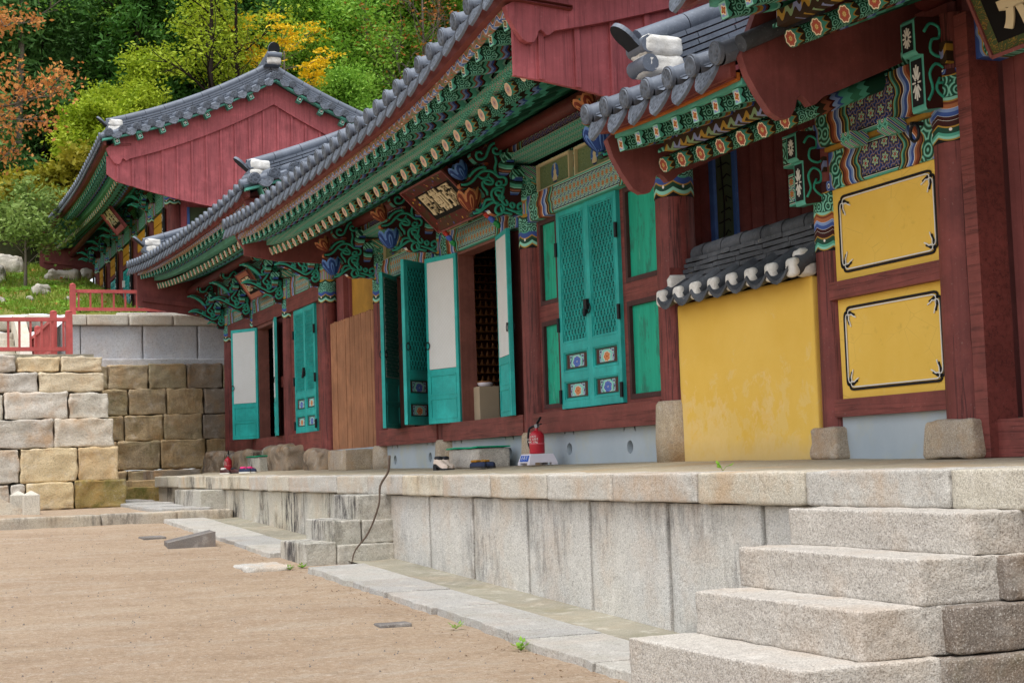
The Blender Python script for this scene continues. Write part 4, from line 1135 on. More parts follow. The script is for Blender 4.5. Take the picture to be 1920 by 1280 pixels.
gable_board(rA, False, True, -.14, foot=.68, foot_dx=.07, foot_dz=-.1, zb_pts=[(4.75,3.02),(5.2,2.95),(8.0,2.85)], mat_b=M_REDD, mat_p=M_REDD)
cA = [11.73, 14.815, 17.53, 20.06]
dA = [.34, .31, .275, .27]
for i, (y, d) in enumerate(zip(cA, dA)):
    st = [('round', .44, -.02), ('round', .38, -.02), ('round', .36, -.02), ('round', .36, -.02)][i]
    column(A, XW, y, d, [.50,.33,.33,.32][i], 2.98, 2.24, .70, st, M_CAP, seed=i)
    # cup on the column top
    mb = MB(); mb.box(XW-.19, XW+.19, y-.17, y+.17, 2.985, 3.09)
    mb.add([(XW-.14,y-.12,2.9),(XW+.14,y-.12,2.9),(XW+.14,y+.12,2.9),(XW-.14,y+.12,2.9),(XW-.19,y-.17,2.985),(XW+.19,y-.17,2.985),(XW+.19,y+.17,2.985),(XW-.19,y+.17,2.985)],
           [(0,1,5,4),(1,2,6,5),(2,3,7,6),(3,0,4,7)])
    mb.build('bearing_block', M_HEX, A)
    bracket(A, y, BOUT, BTUB, [(5.70, 2.72, 1.05, [M_LOTB, M_LOTO, M_LOTB, M_LOTB][i], rad(-12)), (5.60, 3.02, .85, [M_LOTO, M_LOTB, M_LOTO, M_LOTO][i], rad(-35))])
    cross_arm(A, 6.17, y, 2.80, .30, .20); cross_arm(A, 6.05, y, 3.00, .42, .15)
# wall timbers between the columns
for i in range(3):
    a, b = cA[i]+dA[i]*.42, cA[i+1]-dA[i+1]*.42
    L = b-a
    mb = MB(); mb.box(-.12, .1, 0, L, 0, .27); mb.build('lintel_beam', dan_beam(L, .27, 0), A, (XW, a, 2.50))
    mb = MB(); mb.box(-.10, .08, -.15, L+.15, 0, .27); mb.build('purlin_support', dan_beam(L+.3, .27, 1), A, (6.20, a, 3.19))
    mb = MB(); mb.box(6.06, 6.34, a-.1, b+.1, 3.125, 3.185); mb.build('support_board', M_HEX, A)
    mb = MB(); mb.box(XW-.14, XW+.1, a, b, .31, .52); mb.build('sill_beam', M_RED, A)
    # row of painted panels above the lintel
    mb = MB(); mb.box(XW+.02, XW+.07, a, b, 2.77, 3.12); mb.build('frieze_wall', M_SOFF, A)
    np_ = 3; pw = L/np_
    for q in range(np_):
        mb = MB(); frame_rect(mb, a+q*pw+.06, a+(q+1)*pw-.06, 2.80, 3.09, .022, XW-.03, XW+.02); mb.build('panel_frame', M_CREAM, A)
        mb = MB(); mb.box(0, .012, 0, pw-.17, 0, .24); f = mb.build('painted_panel', M_PANELG, A, (XW+.003, a+q*pw+.085, 2.825))
        mb = MB(); cy = a+(q+.5)*pw; mb.prism([(cy+.085*cos(t_), 2.945+.10*sin(t_)) for t_ in [2*pi*k/20 for k in range(20)]], 'YZ', XW-.001, XW+.003); mb.build('painted_halo', M_LOTB, A)
        # small seated figure painted as low relief
        mb = MB(); cy = a+(q+.5)*pw; mb.lathe([(.001,2.86),(.055,2.865),(.06,2.89),(.035,2.93),(.04,2.96),(.02,2.985),(.025,3.0),(.022,3.03),(.001,3.045)], (0,0,0), 10, 0, .2, 1.0)
        mb.build('painted_figure', M_CREAM, A, (XW+.002, cy, 0))
    if i != 2 or True:
        mb = MB(); holes = {0: [(14.11-.12,.14),(12.66,.13)], 1: [(15.55,.13),(17.15,.13)], 2: [(18.15,.13),(19.55,.12)]}[i]
        holed_wall(mb, XW-.05, XW+.15, a, b, -.06, .312, holes); mb.build('plinth_wall', [M_PLINTH, M_DARK], A)
# outer purlin above the brackets, wall purlin
mb = MB(); mb.cyl((6.05, 10.95, 3.345), (6.05, 21.1, 3.345), .08, .08, 16); mb.build('eave_purlin', M_PURL, A); mb = MB(); mb.cyl((XW, 11.0, 3.50), (XW, 21.0, 3.50), .09, .09, 16); mb.build('wall_purlin', M_PURL, A)
# bay 1: closed lattice doors between painted side windows
def closed_bay(par, y0, y1, dy0, dy1, z0, z1, x=XW, side=True, seed=0):
    for (a, b) in ((y0, dy0), (dy1, y1)):
        if b-a < .06: continue
        mb = MB()
        if b - a > .28 and side:
            w = .075
            mb.box(x-.03, x+.06, a, a+w, z0, z1); mb.box(x-.03, x+.06, b-w, b, z0, z1)
            for zz in ((z0, z0+.03), (1.45, 1.62), (z1-.03, z1)): mb.box(x-.03, x+.06, a+w, b-w, *zz)
        else: mb.box(x-.03, x+.06, a, b, z0, z1)
        mb.build('wall_frame', M_RED, par)
    for (a, b) in ((y0, dy0), (dy1, y1)):
        if b - a > .28 and side:
            for (p, q) in ((z0+.03, 1.45), (1.62, z1-.03)):
                mb = MB(); frame_rect(mb, a+.075, b-.075, p, q, .045, x-.035, x+.03); fr = mb.build('window_frame', M_FRAME, par)
                mb = MB(); mb.box(x+.0, x+.02, a+.12, b-.12, p+.045, q-.045); mb.build('painted_window_board', M_LANDS, fr)
    w = (dy1-dy0)/2
    door_leaf(par, w-.005, z1-z0-.01, (x-.05, dy0, z0+.005), 0, 1, seed=seed)
    door_leaf(par, w-.005, z1-z0-.01, (x-.05, dy1, z0+.005), rad(1.2), -1, seed=seed+1)
    mb = MB(); yc = (dy0+dy1)/2; mb.box(x-.105, x-.075, yc-.035, yc+.035, z0+.93, z0+1.03); mb.cyl((x-.11, yc, z0+.87), (x-.09, yc+.02, z0+.97), .02, .02, 8); mb.build('padlock', M_IRON, par)
M_LANDS = M_LAND
closed_bay(A, cA[0]+.15, cA[1]-.13, 12.72, 14.08, .53, 2.53)
# bays 2 and 3: open doorways
def open_bay(par, y0, y1, oy0, oy1, z0, z1, x=XW, leaves=()):
    for a, b in ((y0, oy0-.13), (oy1+.13, y1)):
        if b-a > .03:
            mb = MB(); mb.box(x-.02, x+.05, a, b, z0, z1); mb.build('wall_board', M_REDD, par)
    mb = MB(); mb.box(x-.07, x+.12, oy0-.13, oy0, z0, z1); mb.box(x-.07, x+.12, oy1, oy1+.13, z0, z1); mb.box(x-.07, x+.12, oy0, oy1, z1-.06, z1); mb.build('door_jamb', M_BROWN, par)
    for (hy, ang, flip, w) in leaves:
        door_leaf(par, w, z1-z0-.03, (x-.075, hy, z0), rad(ang*flip), flip, seed=int(hy), backlit_lat=(ang == 36))
open_bay(A, 14.95, 17.4, 15.68, 16.90, .52, 2.53, leaves=((15.66,169,1,.62),(16.93,163,-1,.62)))
open_bay(A, 17.66, 19.93, 17.97, 19.22, .52, 2.53, leaves=((17.95,130,1,.62),(19.25,36,-1,.62)))
# room behind the doors, and the gable wall that faces the gap
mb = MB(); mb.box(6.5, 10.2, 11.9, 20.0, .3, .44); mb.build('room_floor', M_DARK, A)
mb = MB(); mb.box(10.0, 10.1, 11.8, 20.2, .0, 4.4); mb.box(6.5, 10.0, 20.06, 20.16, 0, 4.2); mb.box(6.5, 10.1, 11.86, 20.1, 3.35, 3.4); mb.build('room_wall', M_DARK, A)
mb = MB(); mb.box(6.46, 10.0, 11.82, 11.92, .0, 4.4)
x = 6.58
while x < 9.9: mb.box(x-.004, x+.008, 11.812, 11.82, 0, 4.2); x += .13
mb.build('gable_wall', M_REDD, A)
mb = MB(); 
for (a, b, c, d) in ((6.80,6.83,1.70,2.95),(7.02,7.05,1.70,2.95),(6.83,7.02,1.70,1.74),(6.83,7.02,2.91,2.95)): mb.box(a, b, 11.74, 11.815, c, d)
f = mb.build('side_window_frame', M_BLUEF, A)
mb = MB(); mb.box(6.83, 7.02, 11.79, 11.81, 1.74, 2.91); f2 = mb.build('painted_window_board', simple('dull_green_board', '#46543c', .7), f)
mb = MB(); rr = random.Random(3)
for i in range(9):
    z = 1.85 + i*.1; mb.tube([(6.87+rr.random()*.1, 11.785, z), (6.92+rr.random()*.06, 11.785, z+.05), (6.98+rr.random()*.03, 11.785, z+.03)], .006, 5)
mb.tube([(6.9, 11.785, 1.76), (6.93, 11.785, 2.2), (6.90, 11.785, 2.8)], .007, 5)
mb.build('painted_bamboo', M_BLACK, f2)

# ================================================================ side hall with horned brackets
B = thing('temple_hall', 'smaller temple hall beyond the brown board fence, with horn-tipped green brackets', 'temple hall', (8.0, 26.3, 0), 'tiled temple halls')
rB = Roof(B, [(21.7,4.92,4.14),(22.4,4.88,4.06),(23.5,4.82,4.00),(26.0,4.76,3.97),(28.5,4.72,4.02),(30.0,4.70,4.10),(31.1,4.70,4.20)], 8.0, 21.78, 31.1, s1=.35)
rB.tiles(); rB.verge(True, .12, True); rB.hip_ridge(True, .5, .1, 5); rB.hip_ridge(False, .45, .1); rB.main_ridge()
rB.sweep('eave_fascia', M_REDF, .05, .09, -.16, -.03); rB.soffit('eave_soffit', M_REDF, .075, -.15, .6, -.08, 21.9, 31.0)
rB.sweep('wave_board', M_WAVE, .112, .15, -.205, -.15, 22.0, 30.9)
rB.sweep('green_batten', M_GREENB, .42, .52, -.31, -.22, 22.2, 30.8)
rB.soffit('rafter_soffit', M_SOFF, .50, -.30, 2.2, .38, 22.0, 30.9); rB.soffit('rafter_soffit', M_GREENB, .14, -.15, .9, .05, 22.0, 30.9)
rB.rafters(22.15, 30.75, .30, dx=.48, dz=-.42, r=.058)
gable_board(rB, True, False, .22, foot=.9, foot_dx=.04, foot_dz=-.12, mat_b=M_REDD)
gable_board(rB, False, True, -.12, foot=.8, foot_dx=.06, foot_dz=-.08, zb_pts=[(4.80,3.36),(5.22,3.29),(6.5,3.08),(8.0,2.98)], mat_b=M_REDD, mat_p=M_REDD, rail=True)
def spiral(cx, cz, r, a0, turns=1.25, sg=1):
    return [(cx + r*(1-.75*i/11)*cos(a0 + sg*2*pi*turns*i/11), cz + r*(1-.75*i/11)*sin(a0 + sg*2*pi*turns*i/11)) for i in range(12)]
B2TUB = B2TUB + [spiral(5.96, 3.31, .055, 0), spiral(6.09, 3.22, .05, 2, 1.2, -1), spiral(6.03, 3.07, .05, 4), spiral(6.15, 3.36, .05, 1), spiral(6.2, 2.96, .055, 3, 1.2, -1), spiral(6.0, 3.47, .05, 5), spiral(6.20, 3.14, .045, 0, 1.2, -1), spiral(5.87, 3.10, .035, 2)]
cB = [22.80, 25.10, 27.57, 29.72]; dB = [.285, .28, .24, .30]
for i, (y, d) in enumerate(zip(cB, dB)):
    column(B, XW, y, d, .30 if i != 2 else .42, 3.22, 2.54 if i != 2 else 2.62, .66, None, M_CAP, seed=10+i)
    mb = MB(); mb.box(XW-.17, XW+.17, y-.15, y+.15, 3.22, 3.32); mb.build('bearing_block', M_HEX, B)
    o = B2OUT; t = B2TUB
    bracket(B, y, o, t, None, .09, .017, tips=[[(5.56,3.42),(5.66,3.44),(5.76,3.40),(5.88,3.32)],[(5.58,3.12),(5.68,3.16),(5.80,3.14),(5.92,3.08)],[(5.94,2.90),(6.02,2.95),(6.1,2.94)]])
    cross_arm(B, 6.12, y, 3.05, .28, .2); cross_arm(B, 6.0, y, 3.28, .34, .15)
for i in range(3):
    a, b = cB[i]+dB[i]*.42, cB[i+1]-dB[i+1]*.42; L = b-a
    mb = MB(); mb.box(-.1, .1, 0, L, 0, .30); mb.build('lintel_beam', dan_beam(L, .30, 0), B, (XW, a, 2.86))
    mb = MB(); mb.box(-.08, .08, -.1, L+.1, 0, .24); mb.build('purlin_support', dan_beam(L+.2, .24, 3), B, (6.22, a, 3.42))
    mb = MB(); mb.box(XW, XW+.06, a, b, 3.16, 3.6); mb.build('frieze_wall', M_SOFF, B)
    mb = MB(); mb.box(XW-.10, XW+.08, a, b, 2.62, 2.855); mb.build('head_beam', M_RED, B)
    mb = MB(); mb.box(XW-.11, XW+.1, a, b, .34, .62); mb.build('sill_beam', M_RED, B)
    mb = MB(); holed_wall(mb, XW-.04, XW+.12, a, b, 0.0, .345, [(a+L*.5, .17)], .06, .06); mb.build('plinth_wall', [M_PLINTH, M_DARK], B)
mb = MB(); mb.cyl((5.84, 22.0, 3.66), (5.84, 30.9, 3.66), .08, .08, 14); mb.build('eave_purlin', M_PURL, B); mb = MB(); mb.cyl((XW, 22.0, 3.86), (XW, 30.9, 3.86), .1, .1, 14); mb.build('wall_purlin', M_PURL, B)
closed_bay(B, 22.94, 24.98, 23.36, 24.64, .62, 2.62, side=False, seed=0)
open_bay(B, 25.22, 27.45, 25.97, 27.18, .62, 2.62, leaves=((25.95,168,1,.66),(27.2,149,-1,.66)))
mb = MB(); mb.box(XW-.03, XW+.05, 27.69, 29.6, .62, 2.62); mb.build('wall_board', M_RED, B)
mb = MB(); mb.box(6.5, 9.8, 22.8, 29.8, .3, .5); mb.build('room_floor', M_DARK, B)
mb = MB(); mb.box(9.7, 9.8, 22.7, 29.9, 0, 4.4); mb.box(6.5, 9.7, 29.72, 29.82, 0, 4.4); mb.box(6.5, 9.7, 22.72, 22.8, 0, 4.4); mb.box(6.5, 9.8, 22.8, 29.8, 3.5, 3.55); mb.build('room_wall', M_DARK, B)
mb = MB(); mb.box(XW-.12, XW-.05, 25.33, 25.40, 1.42, 1.60); mb.build('small_wall_box', M_RED, B)
# ochre end wall seen above the fence
mb = MB(); mb.box(6.62, 6.68, 20.25, 22.7, .0, 3.4); mb.build('end_wall', M_OCHRE, B)
mb = MB(); frame_rect(mb, 20.9, 22.3, 1.9, 3.2, .05, 6.58, 6.62); mb.box(6.5, 6.66, 22.3, 22.68, .3, 3.3); mb.build('end_wall_frame', M_REDD, B)

# ================================================================ upper hall with the broad red gable
ZC = 3.45
Cc = thing('temple_hall', 'upper temple hall on the high granite platform, with a broad red plank gable', 'temple hall', (8.0, 39.4, ZC), 'tiled temple halls')
rC = Roof(Cc, [(32.2,4.34,7.02),(33.0,4.36,6.97),(34.7,4.38,6.92),(36.2,4.4,6.87),(37.8,4.4,6.85),(39.8,4.4,6.88),(43.2,4.4,7.0),(46.4,4.38,7.16),(47.4,4.36,7.26)], 8.0, 32.3, 47.2, s1=.30, c=.04)
rC.tiles(); rC.verge(True, .12, True); rC.hip_ridge(True, .4, .05, 5); rC.hip_ridge(False, .4, .1); rC.main_ridge(5)
rC.sweep('eave_fascia', M_REDF, .05, .09, -.16, -.03); rC.soffit('eave_soffit', M_REDF, .075, -.15, .6, -.08, 32.4, 47.1)
rC.sweep('green_batten', M_GREENB, .50, .60, -.31, -.22, 32.6, 47.0)
rC.soffit('rafter_soffit', M_SOFF, .56, -.30, 2.2, .34, 32.5, 47.0); rC.soffit('rafter_soffit', M_GREENB, .14, -.15, 1.0, .05, 32.5, 47.0)
rC.rafters(32.6, 46.9, .305, dx=.55, dz=-.42, r=.058)
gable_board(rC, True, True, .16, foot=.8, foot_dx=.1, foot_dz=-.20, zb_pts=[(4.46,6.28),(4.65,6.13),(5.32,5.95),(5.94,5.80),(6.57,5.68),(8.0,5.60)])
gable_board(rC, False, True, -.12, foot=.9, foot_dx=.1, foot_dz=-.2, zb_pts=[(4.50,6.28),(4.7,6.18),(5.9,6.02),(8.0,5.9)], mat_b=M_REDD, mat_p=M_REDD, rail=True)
XC = 6.0; cC = [33.55, 36.0, 38.4, 40.8, 43.1, 45.3]
for i, y in enumerate(cC):
    d = .36 if i == 0 else .3
    column(Cc, XC, y, d, ZC, 6.30, 5.84, .44, None, M_CAP, seed=30+i)
    o = shift(B2OUT, -.40, 3.36, .62); t = [shift(q, -.40, 3.36, .62) for q in B2TUB]
    bracket(Cc, y, o, t, None, .08, .013, tips=[[(5.36,6.43),(5.5,6.45),(5.62,6.4)],[(5.40,6.24),(5.5,6.27),(5.65,6.22)]])
    cross_arm(Cc, 5.75, y, 6.22, .3, .2)
    mb = MB(); mb.box(XC-d/2-.05, XC-d/2-.015, y-.1, y+.1, ZC+.15, 5.78); pl = mb.build('pillar_plaque', M_BLACK, Cc)
    mb = MB(); rr = random.Random(i)
    for q in range(7):
        z = 5.55 - q*.3
        for w in range(5):
            a = rr.uniform(-.05, .05); b = rr.uniform(-.05, .05); zz = z + rr.uniform(-.09, .09)
            mb.beam((XC-d/2-.054, y+a, zz), (XC-d/2-.054, y+b, zz+rr.uniform(-.06,.06)), .006, .018)
    mb.build('plaque_writing', M_WHITE, pl)
for i in range(5):
    a, b = cC[i]+.15, cC[i+1]-.15; L = b-a
    mb = MB(); mb.box(-.09, .09, 0, L, 0, .28); mb.build('lintel_beam', dan_beam(L, .28, 3), Cc, (XC, a, 5.92))
    mb = MB(); mb.box(XC, XC+.06, a, b, 6.2, 6.7); mb.build('frieze_wall', M_SOFF, Cc)
    mb = MB(); mb.box(XC-.02, XC+.05, a, b, ZC, 5.92)
    mb.box(XC-.06, XC+.04, a, b, 5.32, 5.42); mb.box(XC-.06, XC+.04, a, b, ZC, ZC+.3); mb.build('wall_board', M_RED, Cc)
    mb = MB(); mb.box(XC-.045, XC-.02, a+.08, b-.08, 5.45, 5.66); mb.box(XC-.045, XC-.02, a+.08, b-.08, 5.68, 5.88); mb.build('ochre_panel', simple('ochre_yellow', '#c08a22', .7) if i == 0 else bpy.data.materials['ochre_yellow'], Cc)
    w = (L-.5)/2
    for q in (0, 1):
        fl = 1 if q == 0 else -1
        mb = MB(); y0 = a+.25 if q == 0 else b-.25; h = 5.28-ZC-.32
        p, r_ = min(0, fl*w), max(0, fl*w)
        frame_rect(mb, p, r_, 0, h, .07, -.05, -.01); mb.box(-.02, -.015, p+.07, r_-.07, .07, h-.07, 1)
        for zz in range(1, 12): mb.box(-.04, -.02, p+.07, r_-.07, h*.3+zz*.095, h*.3+zz*.095+.02)
        for yy in range(1, 6): mb.box(-.036, -.018, p+.07+yy*(w-.14)/6-.008, p+.07+yy*(w-.14)/6+.008, h*.32, h-.07)
        mb.box(-.045, -.015, p+.07, r_-.07, h*.28, h*.33)
        mb.build('door_leaf', [M_DOOR, M_DOORD], Cc, (XC-.02, y0, ZC+.31))
mb = MB(); mb.cyl((5.4, 32.9, 6.62), (5.4, 47, 6.62), .08, .08, 14); mb.build('eave_purlin', M_PURL, Cc); mb = MB(); mb.cyl((XC, 33.4, 6.8), (XC, 46.8, 6.8), .1, .1, 14); mb.build('wall_purlin', M_PURL, Cc)
mb = MB(); mb.box(XC, 10.0, 33.45, 33.6, ZC, 8.0); mb.build('gable_wall', M_REDB, Cc)
mb = MB(); mb.box(6.28, 6.33, 33.40, 33.45, ZC, 5.8); mb.box(7.3, 7.35, 33.40, 33.45, ZC, 5.8); f = mb.build('side_window_frame', M_BLUEF, Cc)
mb = MB(); mb.box(6.33, 7.3, 33.42, 33.45, ZC+.4, 5.8); mb.build('painted_window_board', bpy.data.materials['dull_green_board'], f)
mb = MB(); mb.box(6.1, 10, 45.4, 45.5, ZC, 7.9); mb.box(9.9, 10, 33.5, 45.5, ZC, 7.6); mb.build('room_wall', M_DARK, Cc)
mb = MB(); mb.box(XC-.24, XC-.19, 39.32, 39.42, 4.75, 4.92); mb.build('small_wall_notice', M_WHITE, Cc)

# ================================================================ low wing with the yellow panels
D = thing('temple_wing', 'low tiled temple wing in front of the red plank gable, with two yellow framed panels', 'temple wing', (7.0, 9.4, 0))
rD = Roof(D, [(8.0,5.0,2.55),(9.2,5.0,2.545),(10.0,4.99,2.56),(10.6,4.98,2.60)], 7.9, 8.44, 10.36, s1=.38)
rD.tiles(); rD.hip_ridge(False, .36, .12, 6, (0,)); 
rD.sweep('eave_fascia', M_REDF, .05, .09, -.13, -.03, 8.44, 10.36); rD.soffit('eave_soffit', M_REDF, .075, -.14, .62, -.02, 8.44, 10.3)
rD.sweep('ochre_line', simple('orange_line', '#a85f22', .7), .095, .12, -.15, -.10, 8.44, 10.25)
rD.sweep('green_batten', M_TEALP, .13, .18, -.175, -.135, 8.44, 10.25)
rD.sweep('rope_board', M_ROPE, .43, .50, -.29, -.19, 8.44, 10.05)
rD.soffit('rafter_soffit', M_SOFF, .46, -.28, 1.9, .44, 8.44, 10.2); rD.soffit('rafter_soffit', M_GREENB, .14, -.15, .9, .12, 8.44, 10.25)
rD.rafters(8.54, 10.20, .295, dx=.50, dz=-.37, slope=.40, warm=True, r=.060, bk=.78)
gable_board(rD, False, False, .03, foot=1.0, foot_dx=.12, foot_dz=-.17, mat_b=M_REDD, both=False)
def wing_column(par, y, d, z0, zc, caph, ztop, st, s):
    return column(par, XW, y, d, z0, ztop, zc, caph, st, M_CAPB, seed=s)
wing_column(D, 9.39, .24, .19, 1.45, .50, 2.3, ('square', .34, -.03), 41)
mb = MB(); mb.box(XW-.06, XW+.12, 8.02, 9.30, -.06, .262); mb.build('plinth_wall', M_PLINTH, D)
for z0, z1 in ((.26, .385), (1.09, 1.215)):
    mb = MB(); mb.box(XW-.11, XW+.06, 8.02, 9.30, z0, z1); mb.build('rail_beam', M_RED, D)
def swirl_border(par, y0, y1, z0, z1, x, ins=.075):
    a, b, c, d = y0+ins, y1-ins, z0+ins*.85, z1-ins*.85; g = .068; q_ = 1.2
    for off, w, mat, xx in ((0, .0082, M_BLACK, x-.006), (.017, .004, M_WHITE, x-.0065)):
        mb = MB(); A_, B_, C_, D_ = a+off, b-off, c+off, d-off
        def tb(P): 
            P = smoothline([(p[0], p[1], 0) for p in P], 4)
            for u, v in zip(P, P[1:]):
                mb.beam((xx, u[0], u[1]), (xx, v[0], v[1]), w*2, .006, 0, (1,0,0))
        def line(u, v): mb.beam((xx, u[0], u[1]), (xx, v[0], v[1]), w*2, .006, 0, (1,0,0))
        line((A_+g, C_), (B_-g, C_)); line((A_+g, D_), (B_-g, D_)); line((A_, C_+g), (A_, D_-g)); line((B_, C_+g), (B_, D_-g))
        for sy, sz, py, pz in ((1,1,A_,C_), (-1,1,B_,C_), (1,-1,A_,D_), (-1,-1,B_,D_)):
            f = lambda u, v: (py + sy*u, pz + sz*v)
            tb([f(g,0)] + [f(g+u*q_, v*q_) for u, v in ((-.022,.006), (-.03,.022), (-.016,.032), (.002,.03), (.02,.04), (.045,.05))])
            tb([f(0,g)] + [f(v*q_, g+u*q_) for u, v in ((-.022,.006), (-.03,.022), (-.016,.032), (.002,.03), (.02,.04), (.045,.05))])
        mb.build('border_line', mat, par)
for z0, z1 in ((.385, 1.09), (1.215, 1.88)):
    mb = MB(); mb.box(XW-.05, XW+.02, 8.05, 9.28, z0, z1); p = mb.build('yellow_panel', M_YPAN, D)
    swirl_border(p, 8.05, 9.28, z0, z1, XW-.05)
mb = MB(); mb.box(-.07, .06, 0, 1.22, 0, .27); mb.build('lintel_beam', dan_beam(1.22, .27, 1), D, (XW, 8.06, 1.88))
mb = MB(); mb.box(XW-.10, XW+.04, 8.06, 9.28, 2.155, 2.185); mb.build('ochre_strip', M_OCHRE, D)
mb = MB(); mb.box(-.13, .06, 0, 1.34, 0, .34); mb.build('purlin_support', dan_beam(1.34, .34, 1), D, (XW, 8.0, 2.19))
for y in (8.38, 8.80):
    mb = MB(); mb.prism([(0,0),(.06,-.03),(.13,-.02),(.15,.03),(.13,.07),(0,.07)], 'XZ', -.06, .06); mb.build('bearing_block', M_HEX, D, (XW-.25, y, 2.12))
def stub_bracket(par, y, x0, zt, k=1.0):
    """flat-ended beam head with a black and white flower on its face"""
    mb = MB(); o = [(0,-.02),(-.02,-.04),(-.02,-.25),(0,-.27),(.04,-.27),(.04,-.62),(.05,-.64),(.30,-.60),(.34,0)]
    o = [(x0+a*k, zt+b*k) for a, b in o]
    mb.prism(o, 'XZ', y-.075*k, y+.075*k, 0, 1); b = mb.build('bracket', [M_SCROLLBG, M_TEALP], par)
    mb = MB()
    for z0, z1, xx in ((-.24, -.06, -.024), (-.60, -.29, .036)):
        mb.box(x0+xx*k-.003, x0+xx*k, y-.055*k, y+.055*k, zt+z0*k, zt+z1*k)
    pl = mb.build('black_face', M_BLACK, b)
    for zc, xx, rz in ((-.15, -.0285, .07), (-.445, .0315, .12)):
        mb = MB()
        for q in range(12):
            an = 2*pi*q/12; c_, s_ = cos(an), sin(an)
            p0 = (x0+xx*k, y + c_*.012*k, zt+zc*k + s_*.012*k*rz/.05); p1 = (x0+xx*k, y + c_*.044*k, zt+zc*k + s_*rz*k)
            mb.beam(p0, p1, .011*k, .004, 0, (1,0,0))
        mb.build('white_flower', M_WHITE, pl)
    mb = MB()
    for sg in (-1, 1):
        for T in ([(.06,-.58),(.10,-.5),(.08,-.4),(.13,-.33),(.2,-.36),(.2,-.44),(.14,-.46)], [(.28,-.58),(.2,-.56),(.13,-.5),(.16,-.42)], [(.05,-.12),(.1,-.06),(.17,-.08),(.17,-.15),(.11,-.17),(.10,-.25),(.18,-.28),(.25,-.24)], [(.2,-.04),(.26,-.08),(.27,-.16),(.22,-.2)]):
            P = [(x0+v[0]*k, y + sg*.077*k, zt+v[1]*k) for v in smoothline([(a, c, 0) for a, c in T], 3)]; mb.tube(P, .011*k, 5)
    mb.build('scroll_carving', M_SCROLL, b)
stub_bracket(D, 9.40, 6.12, 2.33, .85)
mb = MB(); mb.box(6.3, 6.52, 9.30, 9.50, 2.02, 2.13); mb.build('bearing_block', M_ROPE, D)
# beam ends that run past the corner column towards the gap
for z0, z1, ln, st in ((1.86, 2.10, .40, 0), (2.16, 2.40, .46, 3)):
    mb = MB(); mb.box(-.06, .06, 0, ln, 0, z1-z0); mb.build('beam_end', dan_beam(.9, z1-z0, st), D, (XW+.02, 9.46, z0))
mb = MB(); mb.cyl((XW-.02, 8.3, 2.62), (XW-.02, 10.3, 2.62), .09, .09, 14); mb.build('eave_purlin', M_SOFF, D)
mb = MB(); mb.box(XW+.02, XW+.12, 8.0, 9.4, 0, 2.9); mb.box(6.5, 9.4, 9.42, 9.48, 0, 3.2); mb.build('back_wall', M_REDD, D)

for i in range(2):
    a, b = Vector((5.06+.3*i, 8.315, 2.60+.135*i)), Vector((5.355+.3*i, 8.315, 2.733+.135*i))
    mb = MB(); mb.cyl(a, b, .058, .058, 14); mb.build('flashing_tile', M_TILEO, D)

# ================================================================ hall at the right edge (dark doors, signboard)
E_ = thing('temple_hall', 'temple hall at the right edge with dark red plank doors and a thick corner column', 'temple hall', (7.6, 5.0, 0), 'tiled temple halls')
rE = Roof(E_, [(1.0,4.62,2.92),(6.5,4.62,2.92),(7.6,4.63,2.93),(8.6,4.66,2.97)], 8.2, 1.0, 8.42, s1=.36)
rE.tiles(); rE.hip_ridge(False, .4, .15)
rE.sweep('eave_fascia', M_REDF, .05, .09, -.14, -.03); rE.soffit('eave_soffit', M_REDF, .075, -.14, .62, -.03, 1.1, 8.3)
rE.sweep('green_batten', M_TEALP, .13, .18, -.175, -.135, 1.1, 8.2); rE.sweep('rope_board', M_ROPE, .55, .62, -.29, -.19, 1.1, 8.1)
rE.soffit('rafter_soffit', M_SOFF, .58, -.28, 2.3, .5, 1.1, 8.2); rE.soffit('rafter_soffit', M_GREENB, .14, -.15, 1.0, .12, 1.1, 8.2)
rE.rafters(1.2, 8.06, .297, dx=.62, dz=-.37, slope=.40, warm=True, r=.060, bk=.82)
gable_board(rE, False, False, -.05, foot=1.0, foot_dx=.42, foot_dz=-.42, mat_b=M_REDD)
wing_column(E_, 7.90, .36, .19, 1.93, .46, 2.75, ('square', .50, -.05), 51)
stub_bracket(E_, 7.92, 6.06, 2.74, .95)
mb = MB(); mb.box(6.22, 6.50, 7.78, 8.02, 2.42, 2.56); mb.build('bearing_block', M_ROPE, E_)
mb = MB(); mb.box(6.24, 6.46, 7.60, 7.72, -.05, 2.70); mb.build('door_post', M_RED, E_)
mb = MB(); mb.box(6.5, 6.56, 1.2, 7.6, .0, 3.0)
y = 7.5
while y > 1.4: mb.box(6.496, 6.5, y-.004, y+.004, .2, 2.6); y -= .16
mb.build('plank_door', M_REDD, E_)
mb = MB(); mb.box(6.30, 6.52, 1.2, 7.6, -.05, .18); mb.build('door_sill', M_RED, E_)
mb = MB(); mb.box(-.1, .08, 0, 6.3, 0, .30); mb.build('lintel_beam', dan_beam(6.3, .30, 1), E_, (XW, 1.3, 2.40))
mb = MB(); mb.cyl((XW, 1.2, 2.98), (XW, 8.2, 2.98), .10, .10, 14); mb.build('eave_purlin', M_PURL, E_)
for y in (4.9, 2.2): wing_column(E_, y, .36, .19, 1.93, .46, 2.75, ('square', .5, -.05), int(y))
mb = MB(); mb.box(9.9, 10.0, 1.2, 8.0, 0, 3.2); mb.box(6.5, 10, 7.95, 8.05, 0, 3.2); mb.build('back_wall', M_REDD, E_)
# iron ring on the corner column
mb = MB(); mb.tube([(6.16 + .0*cos(t), 8.06 + .045*sin(t), 2.03 + .055*cos(t)) for t in [2*pi*i/18 for i in range(18)]], .011, 6, 0, True)
mb.cyl((6.22, 8.05, 2.09), (6.14, 8.07, 2.09), .014, .014, 8); mb.build('iron_ring', M_IRON, E_)
